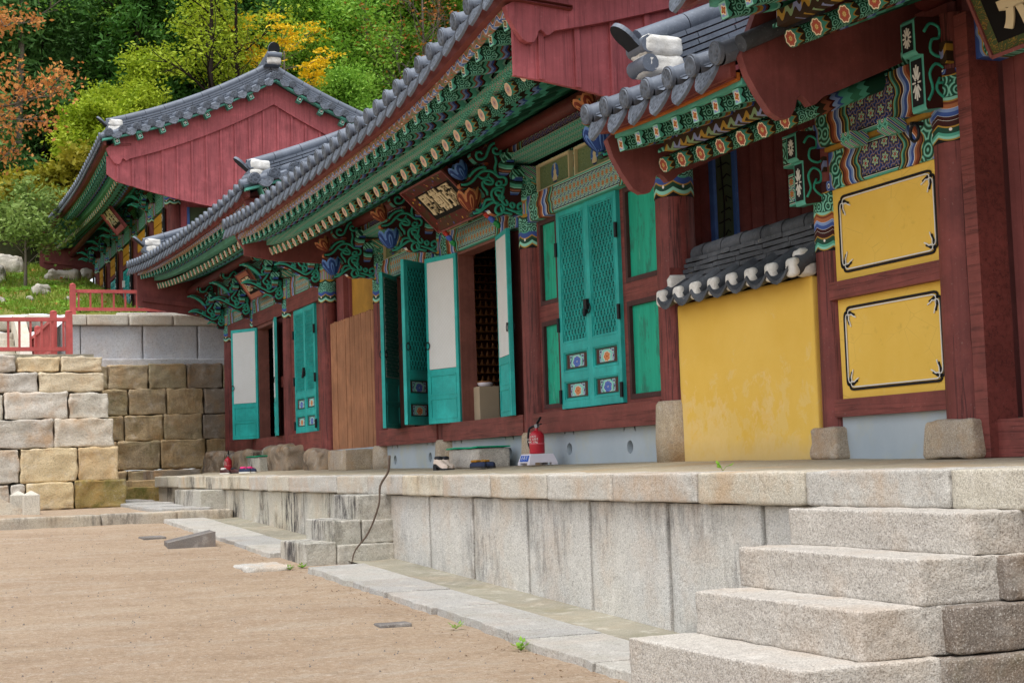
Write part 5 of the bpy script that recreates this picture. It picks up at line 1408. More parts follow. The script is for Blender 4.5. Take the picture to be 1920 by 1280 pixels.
# ================================================================ ground, paving, terrace
def gz(y): return -1.416 + .0384*y
def capz(y): return interp([(4, -.085), (9, -.08), (16, -.052), (27.4, .012)], y)
def floz(y): return interp([(5, -.06), (8, -.048), (9.4, -.026), (12, -.006), (18, 0), (20.3, .02), (23.5, .045), (30, .075)], y)
def grid_obj(name, mat, xs, ys, fz, kind='structure'):
    mb = MB(); n = len(xs)
    vs = [(x, y, fz(x, y)) for y in ys for x in xs]
    fs = [(j*n+i, j*n+i+1, (j+1)*n+i+1, (j+1)*n+i) for j in range(len(ys)-1) for i in range(n-1)]
    mb.add(vs, fs, 0, True); o = mb.build(name, mat); o['kind'] = kind; return o
def lsp(a, b, n): return [a + (b-a)*i/n for i in range(n+1)]
def yardz(x, y):
    z = gz(min(y, 21.0)) if y > -30 else gz(-30)
    z += .014*mnoise.fractal(Vector((x*.7, y*.5, 0)), .8, 2, 4) + .004*mnoise.noise(Vector((x*5, y*5, 3)))
    return z
xs = [-400,-150,-60,-25,-12] + lsp(-8, 3.9, 90) + [4.2, 4.8, 8, 14, 40, 150, 400]
ys = [-400,-150,-60,-20,-6] + lsp(-2, 21.02, 150) + [21.1, 21.2]
grid_obj('ground', M_YARD, xs, ys, yardz)
grid_obj('upper_ground', M_YARD, [-400,-60,-12] + lsp(-8, 4.5, 40) + [5, 9, 40, 400], lsp(21.2, 32, 40) + [60, 160, 400],
         lambda x, y: (-.505 + .012*(y-21.2) if y < 40 else -.4) + .012*mnoise.fractal(Vector((x, y, 0)), .8, 2, 3))
# paving strip: granite slabs and a mortar gutter beside the terrace
pv = bpy.data.objects.new('pavement', None); COL.objects.link(pv); pv['kind'] = 'structure'; BASE[pv.name] = Vector((0,0,0))
rr = random.Random(5); y = 2.0; si = 0
while y < 20.95:
    L = rr.uniform(.75, 1.35)
    if y < 9.0 < y+L: L = 9.0-y+.01
    if 13.6 < y < 15.2: y = 15.2; continue
    if y < 13.65 < y+L: L = 13.65-y
    e = min(y+L, 21.0); x0 = 3.60 + rr.uniform(-.03, .03); z = gz((y+e)/2)
    # ragged outer edge
    mb = MB(); n = 9; top = []
    for i in range(n): 
        yy = y+.012 + (e-y-.024)*i/(n-1); top.append((x0 + rr.uniform(-.025, .02), yy))
    poly = top + [(4.11, e-.012), (4.11, y+.012)]
    vs = [(a, b, gz(b) + .05 + rr.uniform(-.004, .004)) for a, b in poly] + [(a - (.012 if i < n else 0), b, gz(b) - .06) for i, (a, b) in enumerate(poly)]
    k = len(poly); mb.add(vs, [tuple(reversed(range(k)))] + [(i, (i+1) % k, k+(i+1) % k, k+i) for i in range(k)])
    mb.build('paving_slab', M_PAV, pv, bevel=.008); y = e
mb = MB(); ys_ = lsp(2, 21.0, 40); vs = []; fs = []
for yy in ys_: vs += [(4.10, yy, gz(yy)+.038), (4.30, yy, gz(yy)+.022), (4.58, yy, gz(yy)+.035)]
for i in range(40):
    for j in (0, 1): a = 3*i+j; fs.append((a, a+1, a+4, a+3))
mb.add(vs, fs, 0, True); mb.build('gutter', M_GUT, pv)
mb = MB()
for a, b in ((21.6, 23.0), (23.02, 24.6), (24.62, 26.4), (26.42, 28.5)): mb.rock(3.62, 4.35, a, b, -.62, -.44 + .012*(a-21), .02, .01, 6, int(a*3))
mb.build('paving_slab', M_PAV, pv)
mb = MB(); y0 = 21.04
for i, (a, b) in enumerate(((-6.5,-4.6),(-4.58,-2.4),(-2.38,-.6),(-.58,1.2),(1.22,2.75),(2.77,3.75),(3.76,4.5))): mb.rock(a, b, 21.0, 21.34, -.78, -.478 + .003*i, .02, .012, 8, i)
k = mb.build('kerb', M_KERB); k['kind'] = 'structure'

T = thing('stone_terrace', 'long granite terrace with a projecting cap course that carries the halls', 'terrace', (7, 14, -.5))
mb = MB(); yy = lsp(-3, 31.2, 70); xx = [4.84, 5.2, 5.8, 6.5, 8, 12]; n = len(xx); vs = []
for b in yy:
    for a in xx:
        t = min(1, (a-4.84)/1.5); z = (capz(b)-.004)*(1-t) + floz(b)*t
        if b > 27.5 and a < 5.6: a = max(a, 4.84 + (b-27.5)*.55)
        vs.append((a, b, z + .006*mnoise.noise(Vector((a*2, b*2, 0)))))
mb.add(vs, [(j*n+i, j*n+i+1, (j+1)*n+i+1, (j+1)*n+i) for j in range(70) for i in range(n-1)], 0, True)
mb.build('terrace_floor', M_MORTAR, T)
cj = [27.38, 25.09, 22.88, 20.03, 19.02, 17.95, 15.89, 14.78, 13.69, 12.58, 11.47, 10.35, 9.27, 8.12, 6.96, 5.78, 4.4, 2.9, 1.2, -.8, -3]
for i, (b, a) in enumerate(zip(cj, cj[1:])):
    z = capz((a+b)/2); mb = MB(); mb.rock(4.5, 4.9, a+.009, b-.009, z-.18, z, .014, .008, 12, i, 0, 7)
    mb.build('cap_stone', M_CAPST2 if i in (0, 1, 2, 8) else M_CAPST, T)
sj = [27.3, 25.6, 24.2, 22.6, 21.64, 20.59, 19.54, 18.5, 17.47, 16.38, 15.3, 14.24, 13.1, 12.01, 10.86, 9.75, 8.61, 7.49, 6.3, 5.0, 3.6, 2.0, 0, -3]
for i, (b, a) in enumerate(zip(sj, sj[1:])):
    zt = capz((a+b)/2) - .185; zb = min(gz(a), -.55 if a > 21 else 9) - .12; mb = MB()
    mb.rock(4.555, 4.80, a+.021, b-.021, zb, zt, .010, .006, 9, i+40, 0, 5)
    mb.build('face_slab', M_SLAB2 if i < 10 else M_SLAB, T)
mb = MB(); mb.box(4.72, 12, -3, 27.3, -1.7, -.30); mb.box(4.9, 5.2, 27.28, 31, -1, -.02); mb.build('terrace_core', M_GUT, T)

def block_steps(label, blocks, mat, name='stone_steps', flank=None, fill=()):
    t = thing(name, label, 'steps', (4.0, blocks[0][2], -1.0))
    for i, (x0, x1, y0, y1, z0, z1, *m) in enumerate(blocks):
        mb = MB(); mb.rock(x0, x1, y0, y1, z0, z1, .012, .006, 18, i*7+int(y0*3), 0, 13)
        mb.build('step_block', m[0] if m else mat, t)
    return t
# foreground steps
block_steps('broad rough granite steps in the foreground, four blocks high', [
    (3.32, 4.0, 5.24, 6.72, -1.15, -.833), (3.655, 4.3, 5.30, 6.66, -.836, -.63), (3.955, 4.6, 5.30, 6.74, -.634, -.44), (4.25, 4.62, 5.32, 6.74, -.444, -.262),
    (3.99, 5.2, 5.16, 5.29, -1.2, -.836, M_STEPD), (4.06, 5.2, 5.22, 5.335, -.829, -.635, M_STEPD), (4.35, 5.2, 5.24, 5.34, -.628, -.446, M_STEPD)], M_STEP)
block_steps('three weathered grey steps with a dark stick leaning on them', [
    (3.70, 4.0, 14.16, 15.12, -1.0, -.66), (3.97, 4.25, 14.18, 15.15, -.85, -.465), (4.23, 4.58, 14.2, 15.05, -.5, -.235),
    (4.005, 4.56, 14.13, 14.7, -.99, -.69), (4.26, 4.56, 14.15, 14.7, -.685, -.47)], M_STEP2)
block_steps('single low stained step block at the far end of the terrace', [(4.2, 4.6, 21.72, 23.72, -.52, -.205)], M_STEP2)
block_steps('mossy low steps between the boulder wall and the terrace end', [(3.95, 4.75, 27.9, 29.0, -.5, -.17, M_WALL1M), (4.3, 4.9, 28.6, 29.6, -.3, -.05, M_WALL2), (4.75, 5.6, 28.9, 30.2, -.1, .12, M_ROCK)], M_STEP2)

# ================================================================ boulder retaining walls
def stone_wall(label, rows, mats, depth, base, seed):
    t = thing('boulder_wall', label, 'stone wall', base); rr = random.Random(seed); k = 0
    for (z0, z1, y, joints) in rows:
        for a, b in zip(joints, joints[1:]):
            mb = MB(); dz = rr.uniform(-.05, .01)
            mb.rock(a+.012, b-.012, y + rr.uniform(-.03, .02), y+depth, z0+.008, z1-.006+dz*.6, .024, .026, 16, seed+k, 0, 5.5)
            m = mats(a, z0, k); mb.build('wall_stone', m, t); k += 1
    return t
def fx(px, y=25.5): return (px - 0)*0.0078*y/25.0
J = lambda *a: list(a)
r1 = [(-.46,-.02,25.30, J(-6,-4.6,-3.3,-2.0,-.6,.7,1.95,2.18,2.92,3.73)), (-.03,.52,25.36, J(-6,-4.4,-3.0,-1.6,.1,2.08+.06,2.14+.06,2.98,3.64)[:5]+[1.2,2.10,2.98,3.62]),
      (.51,.97,25.42, J(-6,-4.2,-2.8,-1.2,.3,1.3,2.63,3.56)), (.96,1.40,25.48, J(-6,-4.7,-3,-1.4,.2,1.88,2.86,3.49)), (1.39,1.73,25.54, J(-6,-4.3,-2.6,-1,.5,1.5,2.41,3.44)), (1.72,1.99,25.6, J(-6,-4.5,-3.1,-1.6,-.2,1.1,2.08,2.76,3.42))]
stone_wall('pale squared boulder wall in the sun with a mossy lowest corner stone', r1,
    lambda a, z, k: M_WALL1M if (a > 2.8 and z < -.2) else (M_WALL1 if True else None), .75, (0, 25.6, -.45), 11)
mb = MB(); mb.box(-6, 3.3, 25.8, 31.4, -.6, 2.02); w1c = mb.build('fill_earth', M_GUT); w1c.name = 'upper_terrace_earth'; w1c['kind'] = 'structure'
r2 = [(-.35,.16,30.80, J(3.5,4.55,5.2,6.0,6.9,8)), (.15,.72,30.86, J(3.4,4.38,5.2,6.1,7.1,8)), (.71,1.23,30.92, J(3.3,3.9,4.52,5.28,6.05,6.9,8)), (1.22,1.74,30.98, J(3.4,4.62,5.36,6.1,6.9,8)), (1.73,2.23,31.04, J(3.3,4.24,5.02,5.78,6.5,7.3,8))]
stone_wall('brown lichen-stained boulder wall in the recess behind the terrace end', r2, lambda a, z, k: M_ROCK if (k % 5 == 4) else M_WALL2, .6, (5.5, 31, -.3), 51)
G1 = thing('granite_wall', 'grey rough-dressed granite platform wall with a pale cap course', 'granite wall', (7, 31.6, 2.2))
for a, b in ((3.55, 3.78), (3.79, 5.0), (5.01, 6.1), (6.11, 7.4), (7.41, 9)):
    mb = MB(); mb.rock(a, b-.006, 31.55, 31.9, 2.2, 3.04, .01, .008, 9, int(a*9), 0, 9); mb.build('face_slab', M_GRAN, G1)
for a, b in ((3.50, 3.90), (3.91, 4.72), (4.73, 5.6), (5.61, 6.8), (6.81, 9)):
    mb = MB(); mb.rock(a, b-.006, 31.46, 32.0, 3.04, 3.25, .015, .008, 8, int(a*7), 0, 9); mb.build('cap_stone', M_GRANC, G1)
mb = MB(); mb.rock(4.0, 9, 31.40, 31.6, 2.16, 2.36, .01, .008, 8, 5, 0, 9); mb.build('base_course', M_GRAN, G1)
mb = MB(); mb.box(3.58, 12, 31.8, 49, 1.9, 3.22); mb.build('platform_fill', M_GRAN, G1)
mb = MB(); mb.rock(4.7, 12, 33.0, 48, 3.2, 3.46, .02, .01, 8, 3); mb.build('hall_footing', M_GRANC, G1)
# stairs at the left
t = thing('granite_stairs', 'pale granite stairs behind the red railing, climbing to the grass bank', 'stairs', (1, 31, 2.0))
for i in range(6):
    mb = MB(); mb.rock(-1.6, 2.55, 30.6+i*.3, 31.2+i*.3, 1.98+i*.16-.02, 2.16+i*.16-.012, .012, .006, 8, i, 0, 6); mb.build('stair_tread', M_GRANC, t)
mb = MB(); pts = [(30.5,2.0),(30.5,2.25),(30.7,2.5),(31.2,2.85),(32.2,3.3),(32.6,3.3),(32.6,2.0)]; mb.prism(pts, 'YZ', 2.56, 2.78); mb.build('stair_cheek', M_GRANC, t, bevel=.03)
t = thing('dry_stone_edging', 'low row of rough pale stones along the foot of the grass bank', 'stone edging', (1, 33, 3.1))
for i in range(12):
    a = -4 + i*.62; mb = MB(); mb.rock(a, a+.6, 32.7, 33.2, 3.0+.04*(i % 3), 3.3+.07*(i % 2), .1, .05, 7, i, 0, 3); mb.build('edging_stone', M_BOULD, t)

def railing(label, p0, p1, z0, h, n, posts=(0, 1), base=None):
    p0, p1 = Vector(p0), Vector(p1); t = thing('red_railing', label, 'railing', tuple((p0+p1)/2 + Vector((0,0,z0))))
    a = Vector((p0.x, p0.y, z0)); b = Vector((p1.x, p1.y, z0)); d = (b-a).normalized(); L = (b-a).length
    for nm, zz in (('top_rail', h-.06), ('bottom_rail', .14)):
        mb = MB(); mb.beam(a+Vector((0,0,zz)), b+Vector((0,0,zz)), .07, .065); mb.build(nm, M_RAIL, t)
    for i in range(n):
        q = a + d*(L*(i+.5)/n); mb = MB(); mb.obox((q.x, q.y, z0+(h+.08)/2), d*.018, Vector((-d.y, d.x, 0))*.018, (0,0,(h-.2)/2)); mb.build('baluster', M_RAIL, t)
    for f in posts:
        q = a + d*(L*f); mb = MB(); mb.obox((q.x, q.y, z0+(h+.06)/2), d*.055, Vector((-d.y, d.x, 0))*.055, (0,0,(h+.06)/2))
        mb.lathe([(.06, z0+h+.06), (.05, z0+h+.085), (.01, z0+h+.1)], (q.x, q.y, 0), 8); mb.build('post', M_RAIL, t)
railing('red railing on top of the pale boulder wall', (-3.0, 27, 0), (3.05, 27, 0), 2.06, .70, 34, (0, .33, .66, 1))
railing('red railing running back beside the pale stairs', (2.86, 27.6, 0), (2.86, 33.2, 0), 2.1, .72, 36, (0, .5, 1))
railing('red railing on the granite platform in front of the upper hall', (3.66, 31.7, 0), (6.4, 31.7, 0), 3.24, .56, 12, (0, 1))

# ================================================================ yellow tile-capped wall
Yw = thing('tiled_wall', 'short yellow plaster wall with a black tile coping and white lime tile ends', 'garden wall', (6.5, 10.45, 0))
mb = MB(); n = 24; vs = []
x0, x1, ya, yb, zt = 6.28, 6.74, 9.50, 11.55, 1.30
mb.rock(x0, x1, ya, yb, -.08, zt, .02, .006, 14, 2, 0, 3); mb.build('plaster_body', M_YELLOW, Yw)
mb = MB(); ends = MB(); mc = (x0+x1)/2
for i in range(8):
    y = ya + .02 + i*(yb-ya-.04)/7; z = 1.30
    for sd in (-1, 1):
        e = mc + sd*(.36); pk = mc + sd*.06
        P0 = Vector((e, y, z + .05)); P1 = Vector((pk, y, z + .24))
        mb.cyl(P0, P1, .068, .066, 12)
        ends.rock(e-.045 if sd < 0 else e-.03, e+.03 if sd < 0 else e+.045, y-.064, y+.064, z-.015, z+.125, .062, .004, 9, i, 0, 9)
        if i < 7:
            yc = y + (yb-ya-.04)/14; w = (yb-ya-.04)/14
            pts = [(yc + w*1.0*cos(a_), -.085*sin(a_)**2) for a_ in [pi*k/8 for k in range(9)]]
            vs = []
            for (yy, dz) in pts: vs += [(e - sd*-.06, yy, z+.03+dz), (pk, yy, z+.21+dz), (pk, yy, z+.235+dz), (e - sd*-.06, yy, z+.06+dz)]
            fs = []
            for q in range(8): 
                b = 4*q; fs += [(b, b+1, b+5, b+4), (b+2, b+3, b+7, b+6), (b+3, b, b+4, b+7), (b+1, b+2, b+6, b+5)]
            mb.add(vs, fs)
mb.build('coping_tiles', M_TILEO, Yw); ends.build('lime_tile_end', M_LIME, Yw)
mb = MB(); rr = random.Random(2)
for l in range(4):
    y = ya - .05 + l*.06
    while y < yb:
        e = min(yb+.03, y + rr.uniform(.32, .42)); w = .34 - l*.035; tl = rr.uniform(-.005, .005)
        mb.beam((mc, y, 1.535+l*.047+tl), (mc, e-.008, 1.535+l*.047-tl), w, .034); y = e
y = ya - .02
while y < yb: 
    e = min(yb, y+.31); mb.cyl((mc, y, 1.735), (mc, e-.008, 1.73), .085, .08, 14); y = e
mb.build('coping_ridge', M_TILEO, Yw)
mb = MB(); mb.rock(mc-.12, mc+.1, yb-.12, yb+.06, 1.50, 1.62, .05, .02, 6, 4, 0, 8); mb.rock(x0-.1, x0+.06, ya-.03, ya+.1, 1.30, 1.50, .05, .02, 6, 9, 0, 8); mb.rock(x0-.08, mc, yb-.07, yb+.03, 1.40, 1.55, .05, .02, 6, 7, 0, 8); mb.build('lime_plug', M_LIME, Yw)
mb = MB(); mb.box(mc-.28, mc+.3, yb+.0, yb+.02, 1.34, 1.62); mb.build('wall_flashing', M_RED, Yw)

# ================================================================ brown board fence
Fe = thing('board_fence', 'brown scalloped board fence closing the gap between the two halls', 'fence', (6.4, 21.5, .3))
rr = random.Random(9); y = 20.24; i = 0
while y < 22.6:
    w = .115; e = min(y+w, 22.64); zt = 2.22 + rr.uniform(-.006, .006); yc = (y+e)/2; hw = (e-y)/2-.004
    o = [(yc-hw, .31), (yc-hw, zt-.03)] + [(yc-hw*cos(pi*k/6), zt-.03+.03*sin(pi*k/6)) for k in range(1, 6)] + [(yc+hw, zt-.03), (yc+hw, .31)]
    mb = MB(); xx_ = XW-.02+rr.uniform(-.004, .004); mb.prism(o, 'YZ', xx_, xx_+.022); mb.build('board', M_FENCE, Fe); y = e
mb = MB(); mb.box(XW+.01, XW+.06, 20.24, 22.62, .6, .7); mb.box(XW+.01, XW+.06, 20.24, 22.62, 1.8, 1.9); mb.build('fence_rail', M_FENCE, Fe)
pw = thing('low_plinth', 'low pale grey plaster plinth under the brown board fence', 'plinth', (6.5, 21.5, 0))
mb = MB(); mb.box(XW-.03, XW+.2, 20.24, 22.62, -.03, .315); mb.build('plaster_face', M_PLINTH, pw)
# ================================================================ signboards
def text_mesh(txt, size, depth=.006, offset=0.0, spacing=1.0):
    c = bpy.data.curves.new('lettering', 'FONT'); c.body = txt; c.size = size; c.extrude = depth; c.offset = offset
    c.align_x = 'CENTER'; c.align_y = 'CENTER'; c.space_character = spacing
    o = bpy.data.objects.new('lettering_src', c); COL.objects.link(o)
    dg = bpy.context.evaluated_depsgraph_get(); me = bpy.data.meshes.new_from_object(o.evaluated_get(dg))
    bpy.data.objects.remove(o); return me
def signboard(label, org, lean, w, h, txt, size, mats, fw=.12, offs=.012, flare=.06, curls=False, tx=0.0, ty=0.0, space=1.0, group='hall signboards'):
    """board whose reading direction is -y; leans out by 'lean' from vertical. local: x = reading, y = up the board, z = out"""
    t = thing('signboard', label, 'signboard', org, group)
    u = Vector((0, -1, 0)); v = Vector((-sin(lean), 0, cos(lean))); n = u.cross(v)
    t.rotation_euler = Matrix((u, v, n)).transposed().to_euler()
    def sub(nm, mb, m, par=t):
        o = link(nm, mb.mesh(nm, m)); o.parent = par; return o
    mb = MB(); mb.box(-w/2+fw*.6, w/2-fw*.6, fw*.6, h-fw*.6, -.02, .012); sub('board_face', mb, mats[0])
    mb = MB(); a, b = (w/2, 0), (w/2-fw, fw)
    O = [(-w/2, 0), (w/2, 0), (w/2, h), (-w/2, h)]; I = [(-w/2+fw, fw), (w/2-fw, fw), (w/2-fw, h-fw), (-w/2+fw, h-fw)]
    vs = [(p[0], p[1], flare) for p in O] + [(p[0], p[1], .012) for p in I] + [(p[0]*.985, p[1]*.985+h*.0075, -.03) for p in O]
    mb.add(vs, [(i, (i+1) % 4, 4+(i+1) % 4, 4+i) for i in range(4)] + [(i, 8+i, 8+(i+1) % 4, (i+1) % 4) for i in range(4)] + [(11, 10, 9, 8)], 0)
    for i in range(4):
        p, q = O[i], O[(i+1) % 4]; mb.beam((p[0], p[1], flare), (q[0], q[1], flare), .022, .022, 1, (0,0,1))
    sub('board_frame', mb, [mats[1], M_REDD])
    me = text_mesh(txt, size, .006, offs, space); me.materials.clear(); me.materials.append(M_CREAM)
    o = link('lettering', me); o.parent = t; o.location = (tx, h/2 + ty, .02)
    if curls:
        for k, (cx, cy, col, sg) in enumerate(((-.02, -.05, '#b5382c', 1), (-.10, -.13, '#3d5fb4', -1), (-.02, -.20, '#1f8a4a', 1))):
            for side in (-1, 1):
                mb = MB(); P = []
                for q in range(15):
                    r = .012 + .035*q/14; an = q*.62 + k; P.append((side*(w/2-.05+cx*side*0+ .02*k) + sg*r*cos(an), cy + r*sin(an), .02))
                mb.tube(P, .019, 6); sub('frame_scroll', mb, simple('scroll_paint', col, .6))
    return t
signboard('black signboard with three cream characters in a flowered frame under the long eave', (6.05, 15.97, 2.73), rad(46), 1.40, .63, '殿勒彌', .31, (M_SIGNB, M_SIGNE), .135, .008, .05, True, space=1.08)
M_SALM = paint('salmon_frame', '#a86850', .15, grain='y')
signboard('small signboard in a salmon frame under the horned brackets of the smaller hall', (6.15, 26.32, 3.05), rad(34), .84, .50, '殿堂', .27, (M_SIGNB, M_SALM), .09, .006, .03, False)
signboard('dark signboard of the upper hall, half hidden among its green brackets', (5.62, 38.3, 6.02), rad(38), 1.3, .75, '大雄殿', .40, (M_SIGNB, M_REDB), .14, .012, .05)
signboard('black signboard with raised cream characters in a green gilt frame at the top right corner', (6.10, 6.27, 2.30), rad(24), 1.82, .78, '無量殿', .46, (M_SIGNB, M_SIGNG), .065, .012, .03, space=1.12, tx=-.02, ty=-.09)

# ================================================================ small things on the terrace
M_EXT = simple('extinguisher_red', '#b5202f', .35, .5, 0, .08)
M_NAVY = simple('navy_fabric', '#26304a', .8); M_PINK = simple('pink_lace', '#d83a7a', .7); M_LIMEG = simple('lime_fabric', '#9fd02a', .7)
M_PLAS = simple('white_plastic', '#dcd6de', .4, .5, 0, .03); M_SIGNBL = simple('blue_label', '#1f56b8', .5)
M_STEEL = simple('steel', '#8d9094', .35, .5, .8); M_BEIGE = simple('beige_leather', '#d8c4b4', .45, .4); M_SOLE = simple('dark_sole', '#26262b', .6)
M_BRN = simple('brown_leather', '#4a2e2c', .5); M_TAN = simple('ochre_lining', '#a8741f', .8); M_MAT = simple('green_mat', '#0f9a72', .85, .2, 0, .15, 40)
def extinguisher(label, x, y, z, h, r, hose=True, rot=0.0):
    t = thing('fire_extinguisher', label, 'fire extinguisher', (x, y, z), 'fire extinguishers'); t.rotation_euler = (0, 0, rot)
    def sub(nm, mb, m): o = link(nm, mb.mesh(nm, m)); o.parent = t; return o
    b = h*.76; mb = MB(); mb.lathe([(r*.93, 0), (r, .01), (r, b*.62)] + [(r*cos(a), b*.62 + b*.3*sin(a)) for a in [pi/2*k/7 for k in range(1, 7)]] + [(r*.2, b*.93), (r*.2, b)], (0,0,0), 28)
    c = sub('cylinder_body', mb, M_EXT)
    mb = MB(); mb.lathe([(r*1.005, b*.36), (r*1.015, b*.37), (r*1.015, b*.40), (r*1.005, b*.41)], (0,0,0), 28); sub('label_band', mb, simple('pale_red', '#d8606a', .5))
    mb = MB(); mb.cyl((0,0,b), (0,0,b+.035), r*.26, r*.26, 12); mb.cyl((-.02,0,b+.02), (.03,0,b+.02), .012, .012, 10); sub('valve', mb, M_STEEL)
    mb = MB(); mb.beam((.01,0,b+.045), (-.015,-.10,b+.10), .022, .012); mb.beam((.01,0,b+.03), (-.01,-.10,b+.035), .022, .010); sub('squeeze_handle', mb, M_IRON)
    if hose:
        mb = MB(); P = smoothline([(-.0, .02, b+.02), (-.02, .09, b+.0), (-.03, r+.03, b*.75), (-.03, r+.035, b*.45), (-.02, r+.015, b*.2)], 5); mb.tube([tuple(p) for p in P], .011, 8); sub('hose', mb, M_IRON)
    me = text_mesh('소화기\n분말 소화기\nABC 1.5kg', r*.34, .0008, .0, 1.0); me.materials.clear(); me.materials.append(M_WHITE)
    o = link('lettering', me); o.parent = t; o.location = (-r*.92, -r*.42, b*.55); o.rotation_euler = (rad(90), 0, rad(-65))
    return t
extinguisher('red fire extinguisher with a black hose standing on the white plastic stand', 6.07, 14.15, .105, .335, .076, True, rad(10))
extinguisher('small red fire extinguisher between the rusty rocks at the far end of the terrace', 5.86, 27.7, .055, .36, .07, False)
t = thing('extinguisher_stand', 'white plastic stand with a blue label under the fire extinguisher', 'stand', (6.07, 14.15, -.005))
mb = MB(); vs = [(-.15,-.15,0),(.15,-.15,0),(.15,.15,0),(-.15,.15,0),(-.12,-.12,.108),(.12,-.12,.108),(.12,.12,.108),(-.12,.12,.108)]
for sx, sy in ((-1,-1),(1,-1),(1,1),(-1,1)): mb.obox((sx*.12, sy*.12, .012), (.03,0,0), (0,.03,0), (0,0,.012))
vs = [(a, b, c+.022 if c == 0 else c) for a, b, c in vs]
mb.add(vs, [(4,5,6,7),(0,1,5,4),(1,2,6,5),(2,3,7,6),(3,0,4,7)]); o = link('stand_body', mb.mesh('stand_body', M_PLAS)); o.parent = t
mb = MB(); sl = Vector((.030, 0, .086)).normalized(); c0 = Vector((-.137, 0, .064)); nn = Vector((-.086, 0, .030)).normalized()
mb.obox(c0 + nn*.003, Vector((0,.10,0)), sl*.030, nn*.002); o = link('blue_label', mb.mesh('blue_label', M_SIGNBL)); o.parent = t
me = text_mesh('소화기', .05, .0006, .0, 1.3); me.materials.clear(); me.materials.append(M_WHITE)
o2 = link('lettering', me); o2.parent = t; o2.location = tuple(c0 + nn*.006); o2.rotation_euler = Matrix((Vector((0,-1,0)), sl, nn)).transposed().to_euler()
# stepping stones and mats
def stone(name, label, cat, x0, x1, y0, y1, z0, z1, mat, r=.02, amp=.012, seed=0, n=10, group=None, freq=6):
    mb = MB(); c = Vector(((x0+x1)/2, (y0+y1)/2, z0)); mb.rock(x0-c.x, x1-c.x, y0-c.y, y1-c.y, 0, z1-z0, r, amp, n, seed, 0, freq)
    o = mb.build(name, mat, None, c); return _tag(o, label, cat, group)
stone('stepping_stone', 'square granite stepping stone below the open door of the long hall', 'step stone', 5.88, 6.24, 15.28, 16.2, -.02, .19, M_STEP, group='stepping stones')
stone('stepping_stone', 'squared granite stepping stone in front of the brown board fence', 'step stone', 5.88, 6.3, 20.28, 21.15, .0, .285, M_BASE, group='stepping stones')
stone('stepping_stone', 'small granite stepping stone with a green top by the far rocks', 'step stone', 5.84, 6.12, 25.2, 26.1, .02, .275, M_STEP2, group='stepping stones')
def mat_(label, x0, x1, y0, y1, z):
    mb = MB(); c = Vector(((x0+x1)/2, (y0+y1)/2, z)); n = 10; vs = []
    for j in range(n+1):
        for i in range(n+1):
            x = x0-c.x+(x1-x0)*i/n; y = y0-c.y+(y1-y0)*j/n; vs.append((x, y, .012 + .004*sin(y*9)))
    vs2 = [(a, b, d-.014) for a, b, d in vs]; fs = [(j*(n+1)+i, j*(n+1)+i+1, (j+1)*(n+1)+i+1, (j+1)*(n+1)+i) for j in range(n) for i in range(n)]
    mb.add(vs+vs2, fs + [tuple(reversed([q+len(vs) for q in f])) for f in fs])
    B_ = [i for i in range(n+1)] + [(j+1)*(n+1)-1 for j in range(1, n+1)] + [n*(n+1)+i for i in range(n-1, -1, -1)] + [j*(n+1) for j in range(n-1, 0, -1)]
    k = len(B_); mb.add([vs[b] for b in B_] + [vs2[b] for b in B_], [(i, k+i, k+(i+1) % k, (i+1) % k) for i in range(k)])
    o = mb.build('door_mat', M_MAT, None, c); _tag(o, label, 'mat', 'green mats')
mat_('thin green mat lying on the stepping stone by the extinguisher', 5.86, 6.24, 15.26, 16.22, .196)
mat_('thin green mat on the small stone between the far rocks', 5.83, 6.12, 25.18, 26.12, .281)
for i, (lab, a, b, c, d, z0, z1) in enumerate((('rust-brown rock under the far corner column', 5.95, 6.62, 28.98, 30.6, .0, .43), ('long rust-brown rock under the second column from the far corner', 5.98, 6.6, 26.35, 28.6, .0, .41),
        ('grey-topped rust rock beneath the doorway column', 6.0, 6.6, 24.05, 25.85, .0, .43), ('upright rust-brown rock under the column beside the board fence', 6.05, 6.6, 22.3, 23.2, .0, .315))):
    stone('foundation_rock', lab, 'rock', a, b, c, d, z0-.04, z1, M_ROCK, .08, .075, i+3, 20, 'natural rocks under the columns', 2.2)
